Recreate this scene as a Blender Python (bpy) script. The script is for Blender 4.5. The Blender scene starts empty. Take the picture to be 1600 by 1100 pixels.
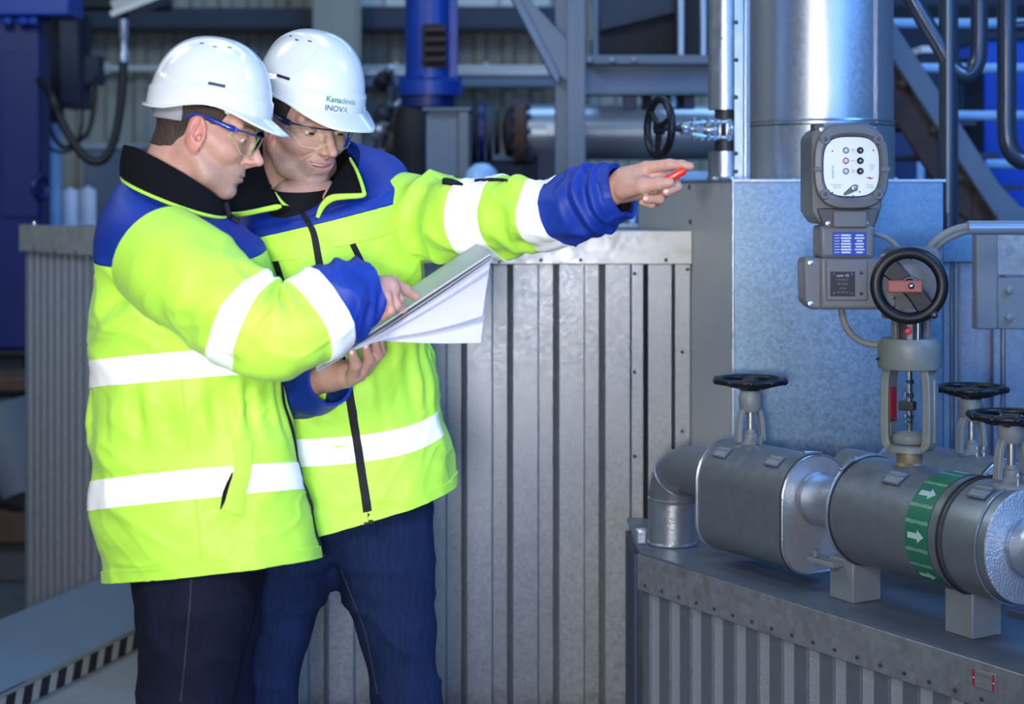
import bpy, bmesh, math, random
import numpy as np
from mathutils import Vector, Matrix
from mathutils.bvhtree import BVHTree

random.seed(7)
SC = bpy.context.scene
COL = SC.collection
PI = math.pi
# ------------------------------------------------------------------ camera, world, lights, exposure
FPX, HX, HY, CAMZ = 2800.0, 800.0, 310.0, 1.45      # focal length in pixels, principal column, horizon row, eye height
cam_data = bpy.data.cameras.new('camera')
cam = bpy.data.objects.new('camera', cam_data)
COL.objects.link(cam)
cam.location = (0, 0, CAMZ)
cam.rotation_euler = (PI / 2, 0, 0)
cam_data.sensor_width = 36.0
cam_data.lens = 36.0 * FPX / 1600.0
cam_data.shift_y = -(550.0 - HY) / 1600.0
cam_data.clip_start, cam_data.clip_end = 0.05, 200
cam_data.dof.use_dof = True
cam_data.dof.focus_distance = 3.75
cam_data.dof.aperture_fstop = 3.4
SC.camera = cam

world = bpy.data.worlds.new('hall_light')
SC.world = world
world.use_nodes = True
bg = world.node_tree.nodes['Background']
bg.inputs['Color'].default_value = (0.11, 0.25, 0.62, 1)
bg.inputs['Strength'].default_value = 0.22


def area(name, loc, target, size, power, color, size_y=None, spread=180):
    d = bpy.data.lights.new(name, 'AREA')
    d.energy, d.color, d.size = power, color, size
    d.spread = math.radians(spread)
    if size_y:
        d.shape, d.size_y = 'RECTANGLE', size_y
    o = bpy.data.objects.new(name, d)
    COL.objects.link(o)
    o.location = loc
    o.rotation_euler = (Vector(target) - Vector(loc)).to_track_quat('-Z', 'Y').to_euler()
    return o


area('flash_softbox', (-0.75, 0.2, 2.25), (-0.35, 3.5, 1.1), 0.5, 12.0, (1.0, 0.97, 0.93), spread=75)
area('flash_front', (-0.12, 0.05, 1.32), (-0.20, 3.6, 1.10), 0.35, 12.5, (1.0, 0.97, 0.94), spread=62)
area('hall_lamp_right', (3.4, 2.7, 3.9), (0.9, 4.7, 1.1), 1.2, 150, (0.13, 0.40, 1.0))
area('added_blue_fill_behind', (3.0, -2.6, 2.9), (0.8, 4.7, 1.2), 3.4, 150, (0.16, 0.42, 1.0), size_y=2.4)  # added blue light for the sheen on the metal, no window known
area('hall_lamp_overhead', (-0.2, 4.2, 4.6), (0.0, 4.3, 0.5), 2.4, 40, (0.62, 0.80, 1.0), size_y=1.2)
area('added_blue_fill_back', (1.6, 9.0, 5.2), (1.4, 10.5, 0.8), 3.5, 130, (0.32, 0.58, 1.0), size_y=1.4)  # added light that turns the right background blue
area('added_fill_left', (-3.0, 4.4, 4.4), (-1.8, 8.6, 0.9), 1.6, 110, (0.80, 0.92, 1.0), size_y=1.2)  # added fill to brighten the side enclosure, drums and left wall
SC.view_settings.view_transform = 'Standard'
SC.view_settings.look = 'None'
SC.view_settings.gamma = 1.0
SC.view_settings.exposure = 0.0
SC.view_settings.use_curve_mapping = False


def P(px, py, Y):
    """the point that stands Y metres in front of the camera and is seen at (px, py) of the photograph"""
    return np.array([(px - HX) * Y / FPX, Y, CAMZ - (py - HY) * Y / FPX])


# ------------------------------------------------------------------ materials
def srgb(r, g, b):
    f = lambda c: (c / 255 / 12.92) if c / 255 <= 0.04045 else ((c / 255 + 0.055) / 1.055) ** 2.4
    return (f(r), f(g), f(b), 1.0)


MATS = {}


def mat(name, color, rough=0.5, metal=0.0, noise=0.0, nscale=20.0, bump=0.0, bscale=80.0, voronoi=False, spec=0.5,
        stretch=(1, 1, 1), rvar=0.0, coat=0.0, sss=0.0, vcol=False, sheen=0.0, trans=0.0, bdist=0.002, tint=None):
    m = bpy.data.materials.new(name)
    m.use_nodes = True
    nt = m.node_tree
    b = nt.nodes['Principled BSDF']
    col = tuple(color) if len(color) == 4 else tuple(color) + (1.0,)
    b.inputs['Base Color'].default_value = col
    b.inputs['Roughness'].default_value = rough
    b.inputs['Metallic'].default_value = metal
    b.inputs['Specular IOR Level'].default_value = spec
    if coat:
        b.inputs['Coat Weight'].default_value = coat
        b.inputs['Coat Roughness'].default_value = 0.12
    if sss:
        b.inputs['Subsurface Weight'].default_value = sss
        b.inputs['Subsurface Radius'].default_value = (0.01, 0.004, 0.002)
        b.inputs['Subsurface Scale'].default_value = 0.6
    if sheen:
        b.inputs['Sheen Weight'].default_value = sheen
    if trans:
        b.inputs['Transmission Weight'].default_value = trans
    L = nt.links
    tc = nt.nodes.new('ShaderNodeTexCoord')
    mp = nt.nodes.new('ShaderNodeMapping')
    mp.inputs['Scale'].default_value = stretch
    L.new(tc.outputs['Object'], mp.inputs['Vector'])
    src = None
    if vcol:
        at = nt.nodes.new('ShaderNodeVertexColor')
        at.layer_name = 'tone'
        src = at.outputs['Color']
        L.new(src, b.inputs['Base Color'])
    if noise or rvar:
        if voronoi:
            n = nt.nodes.new('ShaderNodeTexVoronoi')
            n.inputs['Scale'].default_value = nscale
            n2 = nt.nodes.new('ShaderNodeTexNoise')
            n2.inputs['Scale'].default_value = nscale * 1.7
            n2.inputs['Detail'].default_value = 4
            L.new(mp.outputs[0], n2.inputs['Vector'])
            ad = nt.nodes.new('ShaderNodeMixRGB')
            ad.inputs[0].default_value = 0.5
            sp = nt.nodes.new('ShaderNodeSeparateColor')
            L.new(n.outputs['Color'], sp.inputs[0])
            L.new(sp.outputs[0], ad.inputs[1])
            L.new(n2.outputs['Fac'], ad.inputs[2])
            fac = ad.outputs[0]
        else:
            n = nt.nodes.new('ShaderNodeTexNoise')
            n.inputs['Scale'].default_value = nscale
            n.inputs['Detail'].default_value = 5
            fac = n.outputs['Fac']
        L.new(mp.outputs[0], n.inputs['Vector'])
        if noise:
            mr = nt.nodes.new('ShaderNodeMapRange')
            mr.inputs['From Min'].default_value, mr.inputs['From Max'].default_value = 0.2, 0.8
            mr.inputs['To Min'].default_value, mr.inputs['To Max'].default_value = 1 - noise, 1 + noise
            L.new(fac, mr.inputs[0])
            mx = nt.nodes.new('ShaderNodeMixRGB')
            mx.blend_type = 'MULTIPLY'
            mx.inputs[0].default_value = 1.0
            if src is not None:
                L.new(src, mx.inputs[1])
            else:
                mx.inputs[1].default_value = col
            L.new(mr.outputs[0], mx.inputs[2])
            if tint is not None:
                mt_ = nt.nodes.new('ShaderNodeMixRGB')
                mt_.inputs[2].default_value = tint
                nn = nt.nodes.new('ShaderNodeTexNoise')
                nn.inputs['Scale'].default_value = nscale * 0.25
                nn.inputs['Detail'].default_value = 6
                L.new(mp.outputs[0], nn.inputs['Vector'])
                cr_ = nt.nodes.new('ShaderNodeMapRange')
                cr_.inputs['From Min'].default_value, cr_.inputs['From Max'].default_value = 0.52, 0.72
                L.new(nn.outputs['Fac'], cr_.inputs[0])
                L.new(cr_.outputs[0], mt_.inputs[0])
                L.new(mx.outputs[0], mt_.inputs[1])
                L.new(mt_.outputs[0], b.inputs['Base Color'])
            else:
                L.new(mx.outputs[0], b.inputs['Base Color'])
        if rvar:
            mr2 = nt.nodes.new('ShaderNodeMapRange')
            mr2.inputs['From Min'].default_value, mr2.inputs['From Max'].default_value = 0.25, 0.75
            mr2.inputs['To Min'].default_value = max(0.02, rough - rvar)
            mr2.inputs['To Max'].default_value = rough + rvar
            L.new(fac, mr2.inputs[0])
            L.new(mr2.outputs[0], b.inputs['Roughness'])
    if bump:
        bn = nt.nodes.new('ShaderNodeTexNoise')
        bn.inputs['Scale'].default_value = bscale
        bn.inputs['Detail'].default_value = 3
        L.new(mp.outputs[0], bn.inputs['Vector'])
        bp = nt.nodes.new('ShaderNodeBump')
        bp.inputs['Strength'].default_value = bump
        bp.inputs['Distance'].default_value = bdist
        L.new(bn.outputs['Fac'], bp.inputs['Height'])
        L.new(bp.outputs[0], b.inputs['Normal'])
    MATS[name] = m
    return m


mat('hi_vis_yellow', (0.41, 0.76, 0.062), 0.55, noise=0.05, nscale=9, bump=0.12, bscale=900, spec=0.3, sheen=0.1)
mat('royal_blue_cloth', (0.005, 0.029, 0.26), 0.55, noise=0.12, nscale=9, bump=0.12, bscale=900, spec=0.35)
mat('reflective_white', (0.93, 0.93, 0.94), 0.45, noise=0.02, nscale=40, spec=0.5)
mat('black_fleece', (0.006, 0.006, 0.009), 0.95, bump=0.8, bscale=420, spec=0.1, bdist=0.004)
mat('black_cloth', (0.006, 0.006, 0.008), 0.9, spec=0.15)
mat('black_zip', (0.006, 0.006, 0.012), 0.6, spec=0.2, bump=0.5, bscale=500)
mat('denim_dark', (0.0032, 0.0052, 0.017), 0.85, noise=0.35, nscale=60, bump=0.3, bscale=700, stretch=(3, 3, 0.35), spec=0.2)
mat('denim_blue', (0.004, 0.0125, 0.050), 0.85, noise=0.38, nscale=55, bump=0.3, bscale=700, stretch=(3, 3, 0.35), spec=0.2)
mat('denim_thread', (0.018, 0.018, 0.032), 0.8)
mat('skin', (0.60, 0.36, 0.27), 0.5, vcol=True, noise=0.07, nscale=120, bump=0.12, bscale=420, sss=0.12, spec=0.4, bdist=0.001)
mat('hair_brown', (0.035, 0.020, 0.013), 0.7, noise=0.5, nscale=90, bump=0.9, bscale=330, stretch=(1, 1, 0.3), bdist=0.004)
mat('hair_black', (0.014, 0.010, 0.009), 0.65, noise=0.5, nscale=90, bump=0.9, bscale=330, stretch=(1, 1, 0.3), bdist=0.004)
mat('helmet_white', (0.68, 0.72, 0.75), 0.22, coat=0.5, spec=0.5)
mat('vent_black', (0.012, 0.012, 0.035), 0.5)
mat('grey_plastic_band', (0.30, 0.31, 0.34), 0.35, noise=0.1, nscale=15)
mat('blue_plastic', (0.010, 0.035, 0.30), 0.22, coat=0.4)
mat('dark_blue_plastic', (0.006, 0.012, 0.07), 0.3, coat=0.3)
mat('lens_rim', (0.55, 0.60, 0.36), 0.25)
mat('eye_white', (0.75, 0.72, 0.68), 0.2, vcol=True)
mat('teeth', (0.78, 0.74, 0.66), 0.25)
mat('nail', (0.66, 0.42, 0.36), 0.3)
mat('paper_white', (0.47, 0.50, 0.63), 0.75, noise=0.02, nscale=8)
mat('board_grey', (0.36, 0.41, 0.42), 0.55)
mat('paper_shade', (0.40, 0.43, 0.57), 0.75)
mat('pen_red', (0.72, 0.022, 0.010), 0.35, noise=0.12, nscale=80, coat=0.3)
mat('boot_black', (0.012, 0.011, 0.010), 0.5)

mat('galv_wall', (0.235, 0.25, 0.272), 0.40, metal=0.55, noise=0.13, nscale=120, voronoi=True, rvar=0.07, bump=0.28, bscale=230, bdist=0.0016)
mat('galv_wall_dull', (0.30, 0.33, 0.38), 0.5, metal=0.5, noise=0.12, nscale=90, voronoi=True, bump=0.25, bscale=200)
mat('galv_trim', (0.36, 0.365, 0.37), 0.40, metal=0.35, noise=0.13, nscale=60, voronoi=True, rvar=0.08, tint=(0.30, 0.28, 0.255, 1))
mat('galv_box', (0.185, 0.265, 0.345), 0.35, metal=0.96, noise=0.12, nscale=150, voronoi=True, rvar=0.03, bump=0.12, bscale=180)
mat('stucco', (0.58, 0.60, 0.63), 0.34, metal=0.7, noise=0.05, nscale=60, bump=0.85, bscale=190, bdist=0.004)
mat('stucco_fine', (0.47, 0.49, 0.52), 0.34, metal=0.7, noise=0.06, nscale=60, bump=0.4, bscale=260, bdist=0.003)
mat('clad_grey', (0.185, 0.205, 0.225), 0.40, metal=0.6, noise=0.07, nscale=35, rvar=0.06, bump=0.1, bscale=150)
mat('galv_trim_dim', (0.24, 0.255, 0.27), 0.42, metal=0.5, noise=0.12, nscale=60, voronoi=True, rvar=0.06, tint=(0.18, 0.175, 0.165, 1))  # darker copy of galv_trim, dim light at lower right put into the colour
mat('galv_box_lit', (0.40, 0.41, 0.42), 0.5, metal=0.25, noise=0.07, nscale=150, voronoi=True, rvar=0.05)  # lighter copy of the box metal, flash light put into the colour
mat('clad_bright', (0.44, 0.47, 0.51), 0.32, metal=0.85, noise=0.06, nscale=30, bump=0.3, bscale=170, rvar=0.06)
mat('clad_duct', (0.56, 0.59, 0.64), 0.36, metal=0.85, noise=0.05, nscale=160, voronoi=True, rvar=0.035, bump=0.06, bscale=120)
mat('steel_plate', (0.135, 0.165, 0.21), 0.5, metal=0.5, noise=0.08, nscale=20, rvar=0.05, tint=(0.085, 0.10, 0.125, 1))
mat('paint_grey', (0.185, 0.205, 0.225), 0.45, noise=0.05, nscale=25, spec=0.5)
mat('paint_grey_light', (0.15, 0.17, 0.19), 0.45, noise=0.08, nscale=18, spec=0.5)
mat('valve_grey', (0.19, 0.205, 0.21), 0.5, noise=0.08, nscale=40, bump=0.1, bscale=200)
mat('yoke_grey', (0.17, 0.19, 0.18), 0.45, noise=0.12, nscale=40, bump=0.1, bscale=200, tint=(0.12, 0.125, 0.11, 1))
mat('actuator_grey', (0.125, 0.130, 0.138), 0.42, noise=0.05, nscale=60, bump=0.12, bscale=500, spec=0.5)
mat('actuator_dark', (0.055, 0.058, 0.065), 0.42, bump=0.12, bscale=500)
mat('black_gloss', (0.006, 0.006, 0.008), 0.42, spec=0.35)
mat('black_rubber', (0.008, 0.008, 0.010), 0.55)
mat('panel_white', (0.86, 0.86, 0.88), 0.35)
mat('red_plastic', (0.42, 0.06, 0.045), 0.4)
mat('red_bright', (0.55, 0.03, 0.03), 0.4)
mat('lever_red', (0.29, 0.065, 0.045), 0.45)
mat('label_red', (0.33, 0.018, 0.028), 0.4, noise=0.35, nscale=90)
mat('label_blue', (0.020, 0.055, 0.34), 0.35)
mat('label_green', (0.012, 0.13, 0.065), 0.45)
mat('label_print', (0.34, 0.46, 0.44), 0.5)
mat('plate_print_white', (0.62, 0.66, 0.74), 0.4)
mat('plate_print_grey', (0.16, 0.17, 0.18), 0.4)
mat('print_dark', (0.10, 0.10, 0.12), 0.5)
mat('logo_green', (0.006, 0.22, 0.12), 0.4)
mat('logo_blue', (0.055, 0.115, 0.27), 0.4)
mat('logo_teal', (0.22, 0.33, 0.37), 0.4)
mat('chrome', (0.75, 0.77, 0.80), 0.15, metal=1.0)
mat('steel_bare', (0.55, 0.54, 0.52), 0.3, metal=0.9, noise=0.15, nscale=60)
mat('brass_rust', (0.24, 0.20, 0.13), 0.5, metal=0.5, noise=0.3, nscale=50)
mat('cable_grey', (0.20, 0.20, 0.19), 0.5)
mat('screw_steel', (0.30, 0.31, 0.33), 0.35, metal=0.8)
mat('bolt_dark', (0.05, 0.05, 0.055), 0.5, metal=0.5)
mat('dark_gap', (0.010, 0.012, 0.018), 0.9)
mat('tape_black', (0.008, 0.009, 0.016), 0.5)
mat('tape_beige', (0.36, 0.34, 0.30), 0.45, noise=0.08, nscale=30)
mat('concrete', (0.17, 0.185, 0.20), 0.62, noise=0.15, nscale=30, bump=0.9, bscale=130, spec=0.6, bdist=0.006)
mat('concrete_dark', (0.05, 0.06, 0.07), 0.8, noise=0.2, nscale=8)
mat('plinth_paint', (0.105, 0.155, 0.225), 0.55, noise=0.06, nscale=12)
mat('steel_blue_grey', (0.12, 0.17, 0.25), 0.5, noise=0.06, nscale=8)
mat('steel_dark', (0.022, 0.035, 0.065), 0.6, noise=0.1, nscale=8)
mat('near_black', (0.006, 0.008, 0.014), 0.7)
mat('machine_blue', (0.006, 0.040, 0.30), 0.38, noise=0.08, nscale=5, spec=0.5)
mat('machine_blue_dark', (0.004, 0.014, 0.115), 0.4, noise=0.1, nscale=5)
mat('bright_blue_panel', (0.006, 0.10, 0.75), 0.5, noise=0.05, nscale=3)
mat('wall_cream', (0.36, 0.36, 0.30), 0.7, noise=0.08, nscale=4)
mat('rail_cream', (0.62, 0.64, 0.60), 0.5)
mat('rail_steel', (0.36, 0.42, 0.50), 0.35, metal=0.6)
mat('handrail_grey', (0.045, 0.060, 0.085), 0.28, metal=0.25, coat=0.3)
mat('stringer_grey', (0.125, 0.165, 0.22), 0.5, noise=0.05, nscale=8)
mat('rust_brown', (0.065, 0.038, 0.030), 0.8, noise=0.3, nscale=15)
mat('tank_white', (0.86, 0.88, 0.92), 0.4, noise=0.05, nscale=4)
mat('sky_blue_post', (0.32, 0.55, 0.85), 0.4)
mat('lamp_housing', (0.42, 0.41, 0.38), 0.5)

m = bpy.data.materials.new('clear_lens')
m.use_nodes = True
nt = m.node_tree
for n in list(nt.nodes):
    nt.nodes.remove(n)
out = nt.nodes.new('ShaderNodeOutputMaterial')
mix = nt.nodes.new('ShaderNodeMixShader')
fr = nt.nodes.new('ShaderNodeFresnel')
fr.inputs[0].default_value = 1.12
tr = nt.nodes.new('ShaderNodeBsdfTransparent')
tr.inputs[0].default_value = (0.94, 0.97, 0.95, 1)
gl = nt.nodes.new('ShaderNodeBsdfGlossy')
gl.inputs['Color'].default_value = (0.5, 0.5, 0.5, 1)
gl.inputs['Roughness'].default_value = 0.03
nt.links.new(fr.outputs[0], mix.inputs[0])
nt.links.new(tr.outputs[0], mix.inputs[1])
nt.links.new(gl.outputs[0], mix.inputs[2])
nt.links.new(mix.outputs[0], out.inputs[0])
MATS['clear_lens'] = m


# ------------------------------------------------------------------ mesh builder
def nrm(v):
    v = np.asarray(v, float)
    return v / max(1e-9, np.linalg.norm(v))


def frame(axis, up=(0, 0, 1)):
    a = nrm(axis)
    u = np.asarray(up, float)
    if abs(np.dot(a, u)) > 0.95:
        u = np.array([1.0, 0, 0]) if abs(a[0]) < 0.9 else np.array([0, 1.0, 0])
    e1 = nrm(np.cross(u, a))
    e2 = np.cross(a, e1)
    return e1, e2, a


class MB:
    def __init__(self):
        self.v, self.f, self.n = [], [], 0

    def add(self, verts, faces):
        verts = np.asarray(verts, float).reshape(-1, 3)
        o = self.n
        self.v.append(verts)
        self.f.extend([tuple(int(i) + o for i in q) for q in faces])
        self.n += len(verts)
        return self

    def hexa(self, c):
        """8 corners: bottom ring 0-3 then top ring 4-7"""
        return self.add(c, [(3, 2, 1, 0), (4, 5, 6, 7), (0, 1, 5, 4), (1, 2, 6, 5), (2, 3, 7, 6), (3, 0, 4, 7)])

    def box(self, c, size, ex=(1, 0, 0), ey=(0, 1, 0), ez=(0, 0, 1)):
        c, ex, ey, ez = np.asarray(c, float), nrm(ex), nrm(ey), nrm(ez)
        x, y, z = [s / 2 for s in size]
        q = [c + sx * x * ex + sy * y * ey + sz * z * ez for sz in (-1, 1) for sx, sy in ((-1, -1), (1, -1), (1, 1), (-1, 1))]
        return self.hexa(q)

    def span(self, lo, hi):
        lo, hi = np.asarray(lo, float), np.asarray(hi, float)
        return self.box((lo + hi) / 2, np.abs(hi - lo))

    def bar(self, p, q, w, h, up=(0, 0, 1)):
        """rectangular bar from p to q, w across, h along up"""
        p, q = np.asarray(p, float), np.asarray(q, float)
        e1, e2, a = frame(q - p, up)
        return self.box((p + q) / 2, (w, h, np.linalg.norm(q - p)), e1, e2, a)

    def prism(self, poly, origin, ex, ey, ez, depth):
        """polygon (x, y) in the plane (ex, ey) at origin, extruded by depth along ez"""
        o, ex, ey, ez = np.asarray(origin, float), np.asarray(ex, float), np.asarray(ey, float), np.asarray(ez, float)
        n = len(poly)
        a = [o + x * ex + y * ey for x, y in poly]
        b = [p + depth * ez for p in a]
        area2 = sum(poly[i][0] * poly[(i + 1) % n][1] - poly[(i + 1) % n][0] * poly[i][1] for i in range(n))
        flip = (np.dot(np.cross(ex, ey), ez) * depth > 0) == (area2 > 0)
        A, B = list(range(n)), list(range(n, 2 * n))
        fs = []
        if flip:
            fs += [tuple(reversed(A)), tuple(B)]
            fs += [(i, (i + 1) % n, n + (i + 1) % n, n + i) for i in range(n)]
        else:
            fs += [tuple(A), tuple(reversed(B))]
            fs += [(i, n + i, n + (i + 1) % n, (i + 1) % n) for i in range(n)]
        return self.add(a + b, fs)

    def grid(self, G, cu=False, cv=False):
        """G[i, j, 3]; cu closes i, cv closes j"""
        G = np.asarray(G, float)
        ni, nj = G.shape[:2]
        fs = []
        for i in range(ni if cu else ni - 1):
            i2 = (i + 1) % ni
            for j in range(nj if cv else nj - 1):
                j2 = (j + 1) % nj
                fs.append((i * nj + j, i * nj + j2, i2 * nj + j2, i2 * nj + j))
        return self.add(G.reshape(-1, 3), fs)

    def tube(self, pts, r, n=16, caps=True, closed=False, squash=None):
        pts = np.asarray(pts, float)
        m = len(pts)
        r = np.full(m, r, float) if np.isscalar(r) else np.asarray(r, float)
        if closed:
            tan = np.roll(pts, -1, 0) - np.roll(pts, 1, 0)
        else:
            tan = np.gradient(pts, axis=0)
        e1, e2, a = frame(tan[0])
        G = np.zeros((m, n, 3))
        th = np.linspace(0, 2 * PI, n, endpoint=False)
        for i in range(m):
            t = nrm(tan[i])
            e1 = nrm(e1 - np.dot(e1, t) * t)
            e2 = np.cross(t, e1)
            G[i] = pts[i] + r[i] * (np.cos(th)[:, None] * e1 + np.sin(th)[:, None] * e2)
        o = self.n
        self.grid(G, cu=closed, cv=True)
        if caps and not closed:
            self.f.append(tuple(o + j for j in reversed(range(n))))
            self.f.append(tuple(o + (m - 1) * n + j for j in range(n)))
        return self

    def lathe(self, prof, origin, axis=(0, 0, 1), n=32, up=(0, 0, 1), caps=True):
        """profile [(radius, height)] turned about the axis"""
        e1, e2, a = frame(axis, up)
        o = np.asarray(origin, float)
        th = np.linspace(0, 2 * PI, n, endpoint=False)
        G = np.array([[o + h * a + r * (math.cos(t) * e1 + math.sin(t) * e2) for t in th] for r, h in prof])
        s = self.n
        self.grid(G, cv=True)
        if caps:
            if prof[0][0] > 1e-5:
                self.f.append(tuple(s + j for j in reversed(range(n))))
            if prof[-1][0] > 1e-5:
                self.f.append(tuple(s + (len(prof) - 1) * n + j for j in range(n)))
        return self

    def cyl(self, p, q, r, n=24, r2=None):
        p, q = np.asarray(p, float), np.asarray(q, float)
        return self.lathe([(r, 0), (r if r2 is None else r2, np.linalg.norm(q - p))], p, q - p, n)

    def torus(self, c, axis, R, r, n=40, k=12, sq=1.0):
        e1, e2, a = frame(axis)
        c = np.asarray(c, float)
        G = np.zeros((n, k, 3))
        for i in range(n):
            t = 2 * PI * i / n
            d = math.cos(t) * e1 + math.sin(t) * e2
            for j in range(k):
                s = 2 * PI * j / k
                G[i, j] = c + d * (R + r * math.cos(s)) + a * r * sq * math.sin(s)
        return self.grid(G, cu=True, cv=True)

    def ball(self, c, r, nu=20, nv=12, ex=(1, 0, 0), ey=(0, 1, 0), ez=(0, 0, 1)):
        r = (r, r, r) if np.isscalar(r) else r
        ex, ey, ez = nrm(ex), nrm(ey), nrm(ez)
        c = np.asarray(c, float)
        G = []
        for i in range(nv + 1):
            t = PI * (i + 1e-3) / (nv + 2e-3)
            G.append([c + r[0] * math.sin(t) * math.cos(p) * ex + r[1] * math.sin(t) * math.sin(p) * ey - r[2] * math.cos(t) * ez
                      for p in np.linspace(0, 2 * PI, nu, endpoint=False)])
        return self.grid(np.array(G), cv=True)


def root_loc(o):
    while o.parent is not None:
        o = o.parent
    return np.array(o.location)


def make(name, mb, material, parent=None, smooth=None, bevel=0.0, segs=2, colors=None, origin=None, sharp=40, weld=False, recalc=True):
    """link the collected mesh as ONE object; children keep their root's origin"""
    V = np.concatenate(mb.v) if mb.v else np.zeros((0, 3))
    if parent is not None:
        org = root_loc(parent)
    elif origin is not None:
        org = np.asarray(origin, float)
    else:
        lo, hi = V.min(0), V.max(0)
        org = np.array([(lo[0] + hi[0]) / 2, (lo[1] + hi[1]) / 2, lo[2]])
    me = bpy.data.meshes.new(name)
    me.from_pydata((V - org).tolist(), [], mb.f)
    me.update()
    if recalc:
        bm = bmesh.new()
        bm.from_mesh(me)
        if weld:
            bmesh.ops.remove_doubles(bm, verts=bm.verts, dist=1e-5)
        bmesh.ops.recalc_face_normals(bm, faces=bm.faces)
        bm.to_mesh(me)
        bm.free()
    if smooth is None or smooth:
        me.polygons.foreach_set('use_smooth', [True] * len(me.polygons))
        if smooth is None:
            me.set_sharp_from_angle(angle=math.radians(sharp))
    if colors is not None:
        ca = me.color_attributes.new('tone', 'FLOAT_COLOR', 'POINT')
        c4 = np.ones((len(V), 4), np.float32)
        c4[:, :3] = colors
        ca.data.foreach_set('color', c4.ravel())
    me.materials.append(MATS[material] if isinstance(material, str) else material)
    o = bpy.data.objects.new(name, me)
    COL.objects.link(o)
    if parent is not None:
        o.parent = parent
    else:
        o.location = org
    if bevel:
        bv = o.modifiers.new('edge', 'BEVEL')
        bv.width, bv.segments, bv.limit_method, bv.angle_limit = bevel, segs, 'ANGLE', math.radians(38)
        bv.harden_normals = False
    return o


def thing(name, label, cat, loc, group=None):
    o = bpy.data.objects.new(name, None)
    COL.objects.link(o)
    o.empty_display_size = 0.05
    o.location = tuple(float(c) for c in loc)
    o['label'], o['category'] = label, cat
    if group:
        o['group'] = group
    return o


def tag(o, label, cat, group=None):
    o['label'], o['category'] = label, cat
    if group:
        o['group'] = group
    return o


def struct(o):
    o['kind'] = 'structure'
    return o


def copy_part(o, parent, delta):
    c = o.copy()
    COL.objects.link(c)
    c.parent = parent
    c.location = Vector(o.location) + Vector(delta)
    return c


def bez(pts, n=24):
    """Catmull-Rom curve through the points"""
    P_ = np.asarray(pts, float)
    P_ = np.vstack([2 * P_[0] - P_[1], P_, 2 * P_[-1] - P_[-2]])
    m = len(P_) - 3
    out = []
    for t in np.linspace(0, m, n):
        i = min(int(t), m - 1)
        u = t - i
        a, b, c, d = P_[i:i + 4]
        out.append(0.5 * (2 * b + (c - a) * u + (2 * a - 5 * b + 4 * c - d) * u * u + (3 * b - a - 3 * c + d) * u ** 3))
    return np.array(out)


def text_mesh(body, size, bold=0.0):
    """flat letters as triangles: (verts Nx2, faces), centred"""
    cu = bpy.data.curves.new('letters', 'FONT')
    cu.body, cu.size = body, size
    cu.offset = bold * size
    cu.align_x, cu.align_y = 'CENTER', 'CENTER'
    cu.resolution_u = 3
    ob = bpy.data.objects.new('letters', cu)
    COL.objects.link(ob)
    dg = bpy.context.evaluated_depsgraph_get()
    me = bpy.data.meshes.new_from_object(ob.evaluated_get(dg))
    V = np.array([v.co[:] for v in me.vertices]) if len(me.vertices) else np.zeros((0, 3))
    F = [tuple(p.vertices) for p in me.polygons]
    bpy.data.objects.remove(ob)
    bpy.data.curves.remove(cu)
    bpy.data.meshes.remove(me)
    return V, F


def letters(name, body, size, o, ex, ey, material, parent, thick=0.0006, wrap=None):
    """flat lettering at o in the plane (ex, ey); wrap maps each point onto a curved surface"""
    V, F = text_mesh(body, size)
    if len(V) == 0:
        return None
    o, ex, ey = np.asarray(o, float), nrm(ex), nrm(ey)
    nz = np.cross(ex, ey)
    W = np.array([o + v[0] * ex + v[1] * ey for v in V])
    W = np.array([wrap(w) for w in W]) if wrap else W + nz * thick
    mb = MB().add(W, F)
    return make(name, mb, material, parent, smooth=False, recalc=False)


# ------------------------------------------------------------------ smooth noise on arrays
def _hash(i, j, k, s):
    h = (i * 374761393 + j * 668265263 + k * 2147483647 + s * 1274126177) & 0xFFFFFFFF
    h = ((h ^ (h >> 13)) * 1274126177) & 0xFFFFFFFF
    return ((h ^ (h >> 16)) & 0xFFFF) / 32767.5 - 1.0


def vnoise(X, Y, Z, seed=0):
    X, Y, Z = np.broadcast_arrays(X, Y, Z)
    xi, yi, zi = np.floor(X).astype(np.int64), np.floor(Y).astype(np.int64), np.floor(Z).astype(np.int64)
    xf, yf, zf = X - xi, Y - yi, Z - zi
    u, v, w = [t * t * t * (t * (t * 6 - 15) + 10) for t in (xf, yf, zf)]
    r = 0
    for a in (0, 1):
        for b in (0, 1):
            for c in (0, 1):
                wgt = (u if a else 1 - u) * (v if b else 1 - v) * (w if c else 1 - w)
                r = r + wgt * _hash(xi + a, yi + b, zi + c, seed)
    return r


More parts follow.
